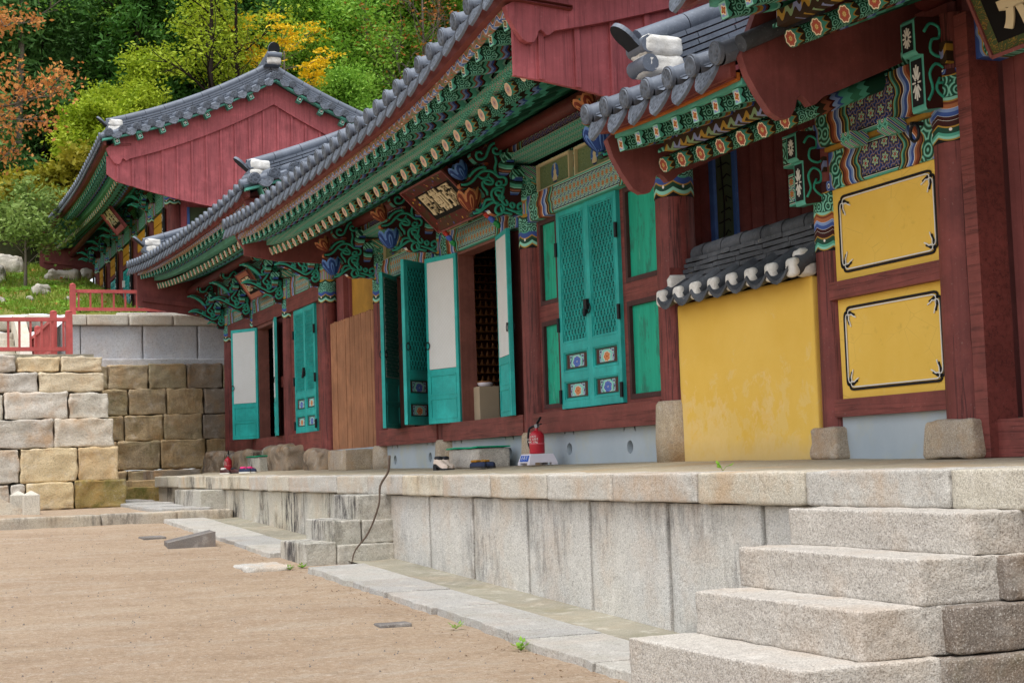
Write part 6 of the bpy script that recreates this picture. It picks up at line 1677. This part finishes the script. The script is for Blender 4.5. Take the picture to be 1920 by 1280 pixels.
# footwear
def shoe(label, x, y, z, L, rot, up, sole, kind='flat', lace=None, lining=None):
    t = thing('shoe', label, 'shoe', (x, y, z), 'shoes left on the terrace'); t.rotation_euler = (0, 0, rot)
    def sub(nm, mb, m): o = link(nm, mb.mesh(nm, m)); o.parent = t
    n = 12; prof = []
    for i in range(n+1):
        u = i/n; w = .042*(1 - .25*(1-u))*(1 if u < .8 else max(.15, math.sqrt(max(0, 1-((u-.8)/.2)**2))))*(1 if u > .08 else .7)
        prof.append((L*(u-.5), w))
    heel = .05 if kind == 'heel' else .0
    mb = MB(); 
    def ring(f, z0, z1, k=1.0):
        a = [(p, w*k, 0) for p, w in prof] + [(p, -w*k, 0) for p, w in reversed(prof)]
        m = len(a); vs = [(p, q, z0(p)) for p, q, _ in a] + [(p, q, z1(p)) for p, q, _ in a]
        f.add(vs, [tuple(reversed(range(m))), tuple(range(m, 2*m))] + [(i, (i+1) % m, m+(i+1) % m, m+i) for i in range(m)], 0, False)
    lift = lambda p: heel*max(0, min(1, (.25*L - p)/(.45*L)))
    ring(mb, lambda p: lift(p), lambda p: lift(p)+.02, 1.06)
    if kind == 'heel': mb.obox((-L*.36, 0, .028), (.032,0,0), (0,.03,0), (0,0,.028))
    sub('sole', mb, sole)
    mb = MB(); vs = []; fs = []; m = 9
    for i, (p, w) in enumerate(prof):
        u = i/n; hh = (.075 if u < .35 else .075 - .03*(u-.35)/.65)
        if kind == 'clog': hh = .045
        for k in range(m):
            a = pi*k/(m-1); vs.append((p, w*cos(a)*1.02, lift(p)+.018 + hh*(sin(a)**.7)*(1 if i not in (0, n) else .6)))
    for i in range(n):
        for k in range(m-1): b = i*m+k; fs.append((b, b+1, b+m+1, b+m))
    mb.add(vs, fs, 0, True); mb.add([vs[k] for k in range(m)], [tuple(range(m))]); mb.add([vs[n*m+k] for k in range(m)], [tuple(reversed(range(m)))])
    sub('upper', mb, up)
    mb = MB(); mb.rock(-L*.40, L*.02, -.03, .03, lift(-L*.2)+.06, lift(-L*.2)+.10 if kind != 'clog' else .085, .02, .004, 6, 2, 0, 9); sub('collar', mb, lining or sole)
    if lace:
        mb = MB()
        for i in range(4): mb.beam((L*(.02+.07*i), -.03, .085-.006*i), (L*(.05+.07*i), .03, .085-.006*i), .012, .008)
        sub('laces', mb, lace)
shoe('beige heeled shoe nearest the terrace edge by the stepping stone', 5.62, 15.72, -.03, .25, rad(-78), M_BEIGE, M_SOLE, 'heel')
shoe('beige heeled shoe behind its twin by the stepping stone', 5.74, 15.86, -.03, .25, rad(-82), M_BEIGE, M_SOLE, 'heel')
shoe('dark clog with an ochre lining in front of the stepping stone', 5.66, 14.72, -.02, .30, rad(-84), M_NAVY, M_SOLE, 'clog', None, M_TAN)
shoe('second dark clog with ochre lining, close to the stone', 5.79, 14.80, -.02, .30, rad(-86), M_NAVY, M_SOLE, 'clog', None, M_TAN)
shoe('brown leather shoe with a white sole near the far rocks', 5.30, 25.3, .012, .29, rad(-75), M_BRN, M_WHITE)
shoe('second brown leather shoe, half hidden behind the first', 5.42, 25.1, .012, .29, rad(-78), M_BRN, M_SOLE)
shoe('navy running shoe with lime green lining', 5.36, 24.2, .015, .27, rad(-100), M_NAVY, M_WHITE, 'flat', M_LIMEG, M_LIMEG)
shoe('navy running shoe with pink laces, in front', 5.24, 23.55, .015, .28, rad(-70), M_NAVY, M_WHITE, 'flat', M_PINK, M_PINK)
shoe('pink-heeled running shoe behind the navy one', 5.38, 23.75, .015, .28, rad(-75), M_NAVY, M_WHITE, 'flat', M_PINK, M_PINK)
# leaning stick
rr = random.Random(4); P = smoothline([(4.10, 14.02, -.87), (4.15, 14.05, -.74), (4.27, 14.01, -.58), (4.36, 13.96, -.33), (4.39, 13.99, -.15), (4.465, 13.97, -.02), (4.475, 13.95, .13)], 4)
mb = MB(); mb.tube([tuple(p) for p in P], [.006 + .005*i/len(P) + .0015*rr.random() for i in range(len(P))], 8)
_tag(mb.build('wooden_stick', simple('weathered_wood', '#5a4c42', .9, .2, 0, .3, 30)), 'crooked weathered stick leaning against the terrace beside the grey steps', 'stick')
# yard stones
mb = MB(); o = [(2.92, -.80), (3.42, -.80), (3.42, -.60), (2.92, -.70)]
mb.prism([(a-3.17, b+.80) for a, b in o], 'XZ', -.32, .32); _tag(mb.build('slate_block', M_SLATE, None, (3.17, 17.05, -.80), (0,0,rad(-6)), .012), 'dark slate block with a sloping top half sunk in the yard', 'stone block')
stone('flat_stone', 'flat pale stone lying in the yard before the grey steps', 'stone', 3.1, 3.52, 13.95, 14.55, -.93, -.835, M_CAPST, .03, .02, 4)
stone('slate_plate', 'small flat blue-grey slate plate lying in the sandy yard', 'slate plate', 3.08, 3.3, 9.9, 10.05, -1.06, -1.018, M_SLATE, .01, .004, 6)
stone('iron_plate', 'thin dark plate lying in the yard behind the slate block', 'plate', 2.86, 3.12, 18.2, 18.6, -.73, -.685, M_SLATE, .01, .004, 7)
for lab, x, y in (('short square granite post with a pyramid top, in front', 2.10, 23.5), ('short square granite post with a pyramid top, behind its twin', 1.98, 24.2)):
    mb = MB(); w = .115; mb.box(-w, w, -w, w, -.08, .26); mb.add([(-w,-w,.26),(w,-w,.26),(w,w,.26),(-w,w,.26),(0,0,.33)], [(0,1,4),(1,2,4),(2,3,4),(3,0,4)])
    _tag(mb.build('stone_post', M_GRANC, None, (x, y, -.46), None, .008), lab, 'stone post', 'stone posts by the boulder wall')
mb = MB(); mb.prism([(1.0,-.5),(2.0,-.5),(2.0,-.40),(1.30,-.02),(1.0,.05)], 'XZ', 23.7, 23.95); _tag(mb.build('stone_ramp', M_GRANC, None, None, None, .015), 'sloping granite cheek stone beside the short posts', 'stone ramp')

# ================================================================ inside the doorways
def shelves(label, x0, x1, y, z0, z1, pitch):
    t = thing('display_shelf', label, 'shelf', ((x0+x1)/2, y, z0), 'shelves of figures'); k = 0
    mb = MB(); mb.box(x0-.03, x1+.03, y+.16, y+.19, z0-.3, z1+.2); mb.build('back_board', M_GOLDD, t)
    z = z0
    while z < z1+.01:
        mb = MB(); mb.box(x0, x1, y-.02, y+.16, z-.012, z); mb.build('shelf_board', M_GOLD, t); z += pitch
    mb = MB(); mb.box(x0-.03, x0, y-.03, y+.17, z0-.3, z1+.2); mb.box(x1, x1+.03, y-.03, y+.17, z0-.3, z1+.2); mb.build('side_board', M_GOLD, t)
mb = MB(); mb.lathe([(.034,0),(.038,.012),(.034,.022),(.022,.045),(.024,.055),(.012,.064),(.015,.075),(.013,.088),(.004,.096)], (0,0,0), 10)
mb.v = [(a*.85, b*.85, c*.8) for a, b, c in mb.v]
FIG = mb.mesh('seated_figure', M_GOLD)
def figures(lab, grp, x0, x1, y, z0, z1, pitch, px):
    n = int((x1-x0)/px); z = z0
    while z < z1:
        for i in range(n):
            o = bpy.data.objects.new('seated_figure', FIG); COL.objects.link(o); o.location = (x0 + (i+.5)*(x1-x0)/n, y+.05, z); _tag(o, lab, 'figurine', grp)
        z += pitch
shelves('tall shelf crowded with rows of small gilt figures inside the long hall', 7.2, 8.3, 19.4, .80, 2.90, .112)
figures('tiny gilt seated figure in a row on the shelf inside the long hall', 'gilt figures inside the long hall', 7.38, 8.2, 19.4, .80, 2.95, .112, .075)
shelves('dim shelf of small gilt figures inside the smaller hall', 6.75, 7.6, 29.3, .80, 2.7, .115)
figures('tiny gilt seated figure on the shelf inside the smaller hall', 'gilt figures inside the smaller hall', 6.9, 7.5, 29.3, .80, 2.7, .115, .078)
t = thing('offering_box', 'beige upright box just inside the open door', 'box', (6.6, 16.85, .44))
mb = MB(); mb.box(6.47, 6.72, 16.72, 16.98, .44, .92); mb.build('box_body', simple('beige_board', '#a8977e', .8), t, bevel=.006)
t = thing('bowl', 'pale bowl with a golden rim standing on the beige box', 'bowl', (6.6, 16.85, .92))
mb = MB(); mb.lathe([(.06,.0),(.085,.02),(.095,.055),(.09,.06),(.08,.03),(.01,.012)], (6.6,16.85,.92), 20); mb.build('bowl_body', M_PLAS, t)
mb = MB(); mb.lathe([(.094,.048),(.10,.052),(.10,.064),(.092,.066)], (6.6,16.85,.92), 20); mb.build('bowl_rim', M_GOLD, t)
mb = MB(); mb.cyl((6.78,17.05,.62),(6.80,17.1,.63), .25, .25, 28); _tag(mb.build('round_tray', M_STEEL), 'round metal tray leaning behind the beige box', 'tray')
mb = MB(); mb.box(7.4, 8.4, 18.6, 19.2, .44, .62); mb.box(7.45, 8.35, 18.65, 19.15, .62, .66); _tag(mb.build('altar_step', M_GREENB), 'low green altar step in the dark room', 'altar step')
# ================================================================ bank, hill and forest
def slz(x, y): 
    return 3.4 + .19*(y-33) + .10*mnoise.fractal(Vector((x*.5, y*.4, 1)), .8, 2, 4) if y < 50 else 6.63 + .50*(y-50) + .5*mnoise.fractal(Vector((x*.15, y*.15, 4)), .8, 2, 3)
g1 = grid_obj('grass_bank', M_SLOPE, lsp(-14, 5.5, 50), lsp(33, 50, 50), lambda x, y: slz(x, y) - (.8 if x > 4.9 and y > 46 else 0))
g2 = grid_obj('hillside', M_FOREST, [-400, -150, -60] + lsp(-30, 60, 45) + [100, 400], lsp(49.6, 130, 50) + [200, 400], lambda x, y: slz(x, max(50.0, y)) - (.1 if y < 50 else 0))
g3 = grid_obj('hall_backyard', M_FOREST, [12, 20, 60, 400], [20, 40, 49.7], lambda x, y: 3.0 + (y-20)*.12)

def mat_leaf(name, cols, trans=.25):
    m = NM(name, .6, .25); v = m.oc(); n = m.noise(v, 1.1, 3, .6); f = m.noise(v, 14, 2, .6)
    t = m.mt('ADD', m.mt('MULTIPLY', n, .55), m.mt('MULTIPLY', f, .45))
    k = len(cols); c = m.ramp(t, [(.28 + .44*i/(k-1), q) for i, q in enumerate(cols)])
    m.done(c)
    tr = m.N.new('ShaderNodeBsdfTranslucent'); m.L.new(c, tr.inputs['Color'])
    mx = m.N.new('ShaderNodeMixShader'); mx.inputs[0].default_value = trans
    out = m.N['Material Output']; m.L.new(m.b.outputs[0], mx.inputs[1]); m.L.new(tr.outputs[0], mx.inputs[2]); m.L.new(mx.outputs[0], out.inputs['Surface'])
    return m.m
L_DARK = mat_leaf('dark_conifer_leaf', ['#25431a', '#42702a', '#658f3c'])
L_BAMB = mat_leaf('bamboo_leaf', ['#2f4f26', '#558240', '#86a862'])
L_YG = mat_leaf('yellow_green_leaf', ['#5f801a', '#a0b42c', '#cbd048'], .35)
L_YEL = mat_leaf('yellow_leaf', ['#c9a012', '#ecc41c', '#f6dc50'], .35)
L_MID = mat_leaf('fresh_green_leaf', ['#4a7a24', '#7dab38', '#aeca56'], .35)
L_ORA = mat_leaf('orange_leaf', ['#a85a30', '#c98648', '#c7a24a'], .3)
L_RUST = mat_leaf('rust_leaf', ['#7a3d1c', '#a8682c', '#c08a3a'], .3)
L_PALE = mat_leaf('pale_shrub_leaf', ['#5a7a30', '#86a050', '#a8b872'], .3)
L_GRASS = mat_leaf('grass_blade', ['#4a6a1c', '#7a9430', '#a8a850'], .3)
BARK = simple('bark', '#4a4038', .95, .1, 0, .35, 12); BARKG = simple('grey_bark', '#6b6358', .95, .1, 0, .3, 12); BARKD = simple('dark_bark', '#2c2520', .95, .1, 0, .35, 12)

def leafcloud(mb, centers, n, sig, size, rnd, flat=1.0, droop=0.0, elong=1.8):
    for (cx, cy, cz, k) in centers:
        for _ in range(int(n*k)):
            p = Vector((cx + rnd.gauss(0, sig*k**.4), cy + rnd.gauss(0, sig*k**.4), cz + rnd.gauss(0, sig*flat)))
            d = Vector((rnd.gauss(0,1), rnd.gauss(0,1), rnd.gauss(0,.6) - droop)).normalized()
            a = d.orthogonal().normalized(); b = d.cross(a); th = rnd.uniform(0, 6.28); a = a*cos(th) + b*sin(th)
            s = size*rnd.uniform(.6, 1.3)
            mb.add([p - d*s*.5*elong, p + a*s*.42, p + d*s*.5*elong, p - a*s*.42], [(0,1,2,3)], 0, False)
def limbs(mb, rnd, h, r, n, spread, z0=.35, up=.6, levels=2):
    """trunk and branching limbs; returns the branch end points"""
    ends = []; P = [(0,0,-.3)]; x = y = 0
    for i in range(1, 8):
        x += rnd.uniform(-.06,.06)*h*.12; y += rnd.uniform(-.06,.06)*h*.12; P.append((x, y, h*i/7))
    mb.tube(P, [r*(1-.8*i/7) for i in range(8)], 9)
    def branch(p, d, L, rr, lev):
        Q = [p]; q = Vector(p); dd = Vector(d)
        for i in range(5):
            dd = (dd + Vector((rnd.gauss(0,.18), rnd.gauss(0,.18), rnd.gauss(.04,.12)))).normalized(); q = q + dd*L/5; Q.append(tuple(q))
            if lev > 0 and i >= 1:
                for _ in range(1 if lev > 1 else 2):
                    sd = (dd + Vector((rnd.gauss(0,.7), rnd.gauss(0,.7), rnd.gauss(.1,.4)))).normalized(); branch(tuple(q), sd, L*.5, rr*.5, lev-1)
        mb.tube(Q, [rr*(1-.75*i/5) for i in range(6)], 5); ends.append(tuple(q)); ends.append(Q[3])
    for i in range(n):
        t = z0 + (1-z0)*(i+rnd.random())/n; k = min(6, int(t*7)); a = Vector(P[k]); b = Vector(P[k+1]); p = a.lerp(b, t*7-k)
        an = rnd.uniform(0, 6.28); branch(tuple(p), (cos(an), sin(an), up*rnd.uniform(.5,1.4)), spread*(1.15-.5*t)*rnd.uniform(.7,1.2), r*.35*(1.1-t*.6), levels-1)
    return ends
def make_tree(seed, h, r, nl, spread, leafn, sig, size, z0=.35, up=.6, levels=2, flat=.7, droop=0., extra=0, keep=1.0, elong=1.8):
    rnd = random.Random(seed); tr = MB(); ends = limbs(tr, rnd, h, r, nl, spread, z0, up, levels)
    ends = [e for e in ends if rnd.random() < keep]
    cs = [(e[0], e[1], e[2], rnd.uniform(.5, 1.4)) for e in ends]
    lf = MB(); leafcloud(lf, cs, leafn, sig, size, rnd, flat, droop, elong)
    return tr, lf
def place_tree(name, label, cat, tr, lf, bark, leaf, loc, rz=0.0, sc=1.0, group=None):
    t = thing(name, label, cat, loc, group); t.rotation_euler = (0, 0, rz); t.scale = (sc,)*3
    a = link('trunk', tr.mesh('trunk', bark) if isinstance(tr, MB) else tr); a.parent = t
    if lf is not None:
        b = link('crown', lf.mesh('crown', leaf) if isinstance(lf, MB) else lf); b.parent = t
    return t
def conifer(seed, h, n=60, w=2.2, leafn=90, size=.10):
    rnd = random.Random(seed); tr = MB(); tr.tube([(0,0,-.5), (rnd.uniform(-.1,.1),0,h*.5), (0,0,h)], [.22,.14,.03], 9); cs = []
    for i in range(n):
        t = .12 + .88*i/n; an = i*2.4 + rnd.uniform(-.4,.4); L = w*(1-t)**.7*rnd.uniform(.7,1.1) + .25
        P = [(0,0,h*t)] + [(cos(an)*L*f, sin(an)*L*f, h*t + .25*f*L - .5*L*f*f) for f in (.35,.7,1)]
        tr.tube(P, [.04,.03,.02,.008], 5)
        for f in (.35,.6,.85,1): cs.append((cos(an)*L*f, sin(an)*L*f, h*t + .25*f*L - .5*L*f*f - .05, rnd.uniform(.6,1.2)))
    lf = MB(); leafcloud(lf, cs, leafn/4, .20, size, rnd, .8, .5, 2.2); return tr, lf
def share(tr, lf, bark, leaf): return tr.mesh('trunk', bark), lf.mesh('crown', leaf)

KC = [share(*conifer(s, 11, 100, 2.3, 260, .10), BARKD, L_DARK) for s in (1, 2)]
KB = [share(*make_tree(s, 9, .10, 16, 1.7, 80, .36, .095, .15, .9, 2, 1.0, .5, elong=3.2), BARKD, L_BAMB) for s in (5, 6)]
KM = [share(*make_tree(s, 8, .14, 14, 2.1, 100, .38, .09, .25, .7, 2, .8), BARK, L_MID) for s in (8, 9)]
rnd = random.Random(12)
n_ = 0
for iy, yb in enumerate((57, 61, 65, 69.5, 74.5, 80, 86, 93)):
    x = -6 + rnd.uniform(0, 2)
    while x < 30 + iy*2:
        xx_ = x; yy_ = yb + rnd.uniform(-1.6, 1.6); right = xx_/yy_ > .245
        kind = rnd.random()
        if right: tm = KM[n_ % 2] if kind < .7 else KB[n_ % 2]; nm, lab, grp = ('broadleaf_tree', 'fresh green broadleaf tree on the wooded hillside', 'green broadleaf trees on the hillside') if kind < .7 else ('bamboo_clump', 'dark bamboo-like thicket tree on the wooded hillside', 'dark thicket trees on the hillside')
        else:
            tm = KC[n_ % 2] if kind < .55 else KB[n_ % 2]; nm, lab, grp = ('conifer_tree', 'dark green conifer among many on the wooded hillside', 'dark conifers on the hillside') if kind < .55 else ('bamboo_clump', 'dark bamboo-like thicket tree on the wooded hillside', 'dark thicket trees on the hillside')
        place_tree(nm, lab, 'tree', tm[0], tm[1], None, None, (xx_, yy_, slz(xx_, yy_)-.2), rnd.uniform(0, 6.28), rnd.uniform(.85, 1.2), grp)
        n_ += 1; x += rnd.uniform(2.0, 3.2)

# trees one can tell apart
tr, lf = make_tree(21, 4.8, .14, 11, 2.0, 120, .28, .085, .35, .5, 2, .42)
place_tree('maple_tree', 'bright yellow-green tree with layered foliage above the left slope of the upper hall roof', 'tree', tr, lf, BARKD, L_YG, (8.3, 53.5, 8.3))
tr, lf = make_tree(23, 3.9, .12, 9, 1.6, 110, .25, .085, .35, .5, 2, .42)
place_tree('maple_tree', 'yellow-green tree just left of the brightest one, leaning out of the dark wood', 'tree', tr, lf, BARKD, L_YG, (7.0, 52.5, 7.7))
tr, lf = make_tree(27, 7.5, .20, 8, 2.4, 60, .28, .085, .45, .7, 2, .5, keep=.75)
place_tree('maple_tree', 'tall dark-trunked tree with thin yellow-green sprays behind the ridge of the upper hall', 'tree', tr, lf, BARKD, L_YG, (11.2, 54.5, 8.6))
tr, lf = make_tree(31, 6.0, .12, 10, 2.5, 46, .18, .08, .5, .3, 2, .22, keep=.55)
place_tree('maple_tree', 'golden yellow autumn tree right of the upper roof ridge', 'tree', tr, lf, BARKG, L_YEL, (13.6, 53.0, 8.6), 0, 1.05)
for i, (x, y, s, lab) in enumerate(((16.2, 54.5, 1.0, 'leafy green tree behind the long eave'), (18.3, 55.5, 1.15, 'large fresh green tree right of the yellow one'), (15.0, 51.5, .75, 'low bushy green tree where the two roofs meet'), (20.4, 56, 1.1, 'tall green tree nearest the red gable'))):
    tr, lf = make_tree(40+i, 7.5, .16, 18, 2.3, 130, .34, .09, .2, .7, 2, .7)
    place_tree('broadleaf_tree', lab, 'tree', tr, lf, BARK, L_MID, (x, y, slz(x, y)-.2), i, s)
for i, (x, y, h, lab) in enumerate(((10.6, 51.5, 10.5, 'tall dark bare-trunked tree rising behind the left slope of the upper roof'), (11.6, 52.2, 10, 'forked dark trunk just right of the tall bare one'), (8.9, 56, 11, 'slender dark trunk deep in the wood'), (4.6, 55.5, 11, 'straight grey trunk behind the persimmon tree'))):
    tr, lf = make_tree(80+i, h, .17, 9, 2.2, 26, .3, .09, .5, .9, 2, .6, keep=.5)
    place_tree('tall_tree', lab, 'tree', tr, lf, BARKD if i < 3 else BARKG, L_YG if i < 2 else L_MID, (x, y, slz(x, y)-.3), i)
tr, lf = make_tree(51, 9.5, .14, 16, 2.6, 6, .3, .09, .4, .8, 3, .8, keep=.25)
place_tree('bare_tree', 'grey twiggy tree almost bare of leaves above the long hall eave', 'tree', tr, lf, BARKG, L_RUST, (19.0, 53.5, 8.4), 1.2)
tr, lf = make_tree(61, 9.0, .18, 12, 1.75, 24, .22, .09, .28, .25, 3, .8, .6, keep=.21, elong=1.5)
place_tree('persimmon_tree', 'orange-leaved persimmon tree with thin bare twigs in the upper left corner', 'tree', tr, lf, BARKG, L_ORA, (2.75, 41.5, 4.9), 2.6)
tr, lf = make_tree(63, 2.6, .07, 9, 1.5, 60, .26, .14, .25, .5, 2, .6)
place_tree('yellow_shrub', 'low yellowing shrub under the persimmon at the left edge of the upper hall', 'shrub', tr, lf, BARK, mat_leaf('yellowing_leaf', ['#5f6a1c', '#8f8a24', '#b5a236'], .3), (5.2, 50.0, 6.9))
tr, lf = make_tree(65, 2.0, .05, 9, 1.0, 26, .16, .075, .3, 1.0, 2, .7)
place_tree('young_tree', 'thin young tree with pale leaves standing on the grass bank', 'tree', tr, lf, BARKG, L_PALE, (3.55, 40.7, 4.8))
for i, (x, y, s) in enumerate(((1.0, 52.5, 1.0), (3.0, 53.5, 1.1), (6.2, 51.5, .8), (-1.5, 52, 1.1))):
    tr, lf = make_tree(70+i, 3.0, .07, 12, 1.5, 60, .3, .12, .1, .5, 2, .7)
    place_tree('bush', ['dark bush at the left edge below the persimmon', 'dark bush behind the young tree', 'dark bush by the left end of the upper hall', 'dark bush at the far left'][i], 'bush', tr, lf, BARKD, L_BAMB, (x, y, slz(x, y)-.2), i, s)
# boulders on the bank
for i, (lab, x, y, w, d, h) in enumerate((('large pale boulder beside the young tree', 3.65, 47.0, .75, .8, .50), ('tilted pale boulder at the left edge of the bank', 3.05, 42.6, .35, .5, .40), ('long flat pale rock in the middle of the bank', 4.75, 43.4, .85, .5, .20),
        ('low sandy rock on the grass', 3.75, 38.4, .5, .4, .22), ('small white rock low on the bank', 4.25, 36.6, .42, .35, .12), ('grey rock close to the upper hall', 5.45, 44.2, .35, .4, .26), ('small pale stone in the grass', 3.3, 37.2, .2, .2, .12), ('flat stone near the edging', 2.6, 36.0, .35, .3, .15))):
    z = slz(x, y); stone('boulder', lab, 'boulder', x-w/2, x+w/2, y-d/2, y+d/2, z-.1, z+h, M_BOULD, .20, .10, i+20, 14, 'boulders on the grass bank', 2.6)
# grass
rnd = random.Random(77); mb = MB()
for _ in range(26000):
    x = rnd.uniform(-2, 5.4); y = 33.3 + 16.5*rnd.random()
    dens = mnoise.noise(Vector((x*1.1, y*.9, 5)))
    if dens < -.15 and rnd.random() < .8: continue
    z = slz(x, y); h = rnd.uniform(.05, .16)*(1.0 + .9*max(0, mnoise.noise(Vector((x*.8, y*.8, 9))))); an = rnd.uniform(0, 6.28); w = rnd.uniform(.012, .03)
    lx, ly = rnd.gauss(0, .06), rnd.gauss(0, .06)
    mb.add([(x-w*cos(an), y-w*sin(an), z-.02), (x+w*cos(an), y+w*sin(an), z-.02), (x+lx, y+ly, z+h)], [(0,1,2)])
o = mb.build('grass', L_GRASS); o['kind'] = 'stuff'
mb = MB(); leafcloud(mb, [(rnd.uniform(0, 5), rnd.uniform(33.5, 47), 0, rnd.uniform(.5, 1.5)) for _ in range(70)], 60, .16, .07, rnd, .3)
for i in range(len(mb.v)):
    v = mb.v[i]; mb.v[i] = (v[0], v[1], v[2]*.5 + slz(v[0], v[1]) + .07)
o = mb.build('ground_cover', L_MID); o['kind'] = 'stuff'
mb = MB()
for _ in range(500):
    x, y = rnd.uniform(0, 5.2), rnd.uniform(33.5, 48); z = slz(x, y) + .05; s = rnd.uniform(.03, .07)
    a = Vector((rnd.gauss(0,1), rnd.gauss(0,1), rnd.gauss(0,.3))).normalized()*s; b = Vector((-a.y, a.x, rnd.gauss(0,.3)*s)); c = Vector((x, y, z)); mb.add([c-a, c-b*.6, c+a, c+b*.6], [(0,1,2,3)])
o = mb.build('fallen_leaves', L_RUST); o['kind'] = 'stuff'
# litter and pebbles along the paving edge
mb = MB()
for _ in range(420):
    y = rnd.uniform(6.5, 16) if rnd.random() < .8 else rnd.uniform(6, 21); x = 3.58 - abs(rnd.gauss(0, .16)) - .02; z = yardz(x, y) + .006; s = rnd.uniform(.003, .010)
    a = Vector((rnd.gauss(0,1), rnd.gauss(0,1), rnd.gauss(0,.3))).normalized()*s; b = Vector((-a.y, a.x, rnd.gauss(0,.4)*s)); c = Vector((x, y, z)); mb.add([c-a, c-b*.6, c+a, c+b*.6], [(0,1,2,3)])
o = mb.build('dry_leaf_litter', simple('dry_leaf', '#6a523c', .9, .1, 0, .4, 60)); o['kind'] = 'stuff'
mb = MB()
for _ in range(900):
    x, y = rnd.uniform(.2, 3.5), rnd.uniform(7.5, 20); z = yardz(x, y); s = rnd.uniform(.003, .009); q = rnd.random()*6
    mb.add([(x+s*cos(q), y+s*sin(q), z), (x+s*cos(q+2.1), y+s*sin(q+2.1), z), (x+s*cos(q+4.2), y+s*sin(q+4.2), z), (x, y, z+s*1.2)], [(0,1,3),(1,2,3),(2,0,3)])
o = mb.build('yard_gravel', M_SLATE); o['kind'] = 'stuff'
def weed(label, x, y, z, n, s, seed):
    rnd = random.Random(seed); t = MB()
    for i in range(n):
        an = rnd.uniform(0, 6.28); L = s*rnd.uniform(.5, 1.2); p = Vector((x, y, z)); e = p + Vector((cos(an)*L*.8, sin(an)*L*.8, L*rnd.uniform(.3,.9))); t.tube([tuple(p), tuple((p+e)/2 + Vector((0,0,L*.15))), tuple(e)], .0015, 4)
        d = (e-p).normalized(); a = d.cross(Vector((0,0,1))).normalized(); t.add([e-d*.01, e+a*s*.22, e+d*s*.5, e-a*s*.22], [(0,1,2,3)])
    _tag(t.build('weed', L_MID), label, 'weed', 'small weeds')
weed('small green weed growing at the broken paving edge', 3.52, 8.55, gz(8.55)+.0, 14, .06, 1)
weed('tiny weed between paving and sand, a little farther off', 3.50, 9.6, gz(9.6)+.0, 9, .045, 2)
weed('two-leaved sprout on the terrace edge above the near steps', 4.93, 8.55, -.08, 4, .07, 3)
weed('weed at the foot of the grey steps', 3.64, 14.05, gz(14)+.0, 26, .045, 4)
weed('weed beside the flat pale stone', 3.5, 13.95, gz(14)+.0, 14, .04, 5)
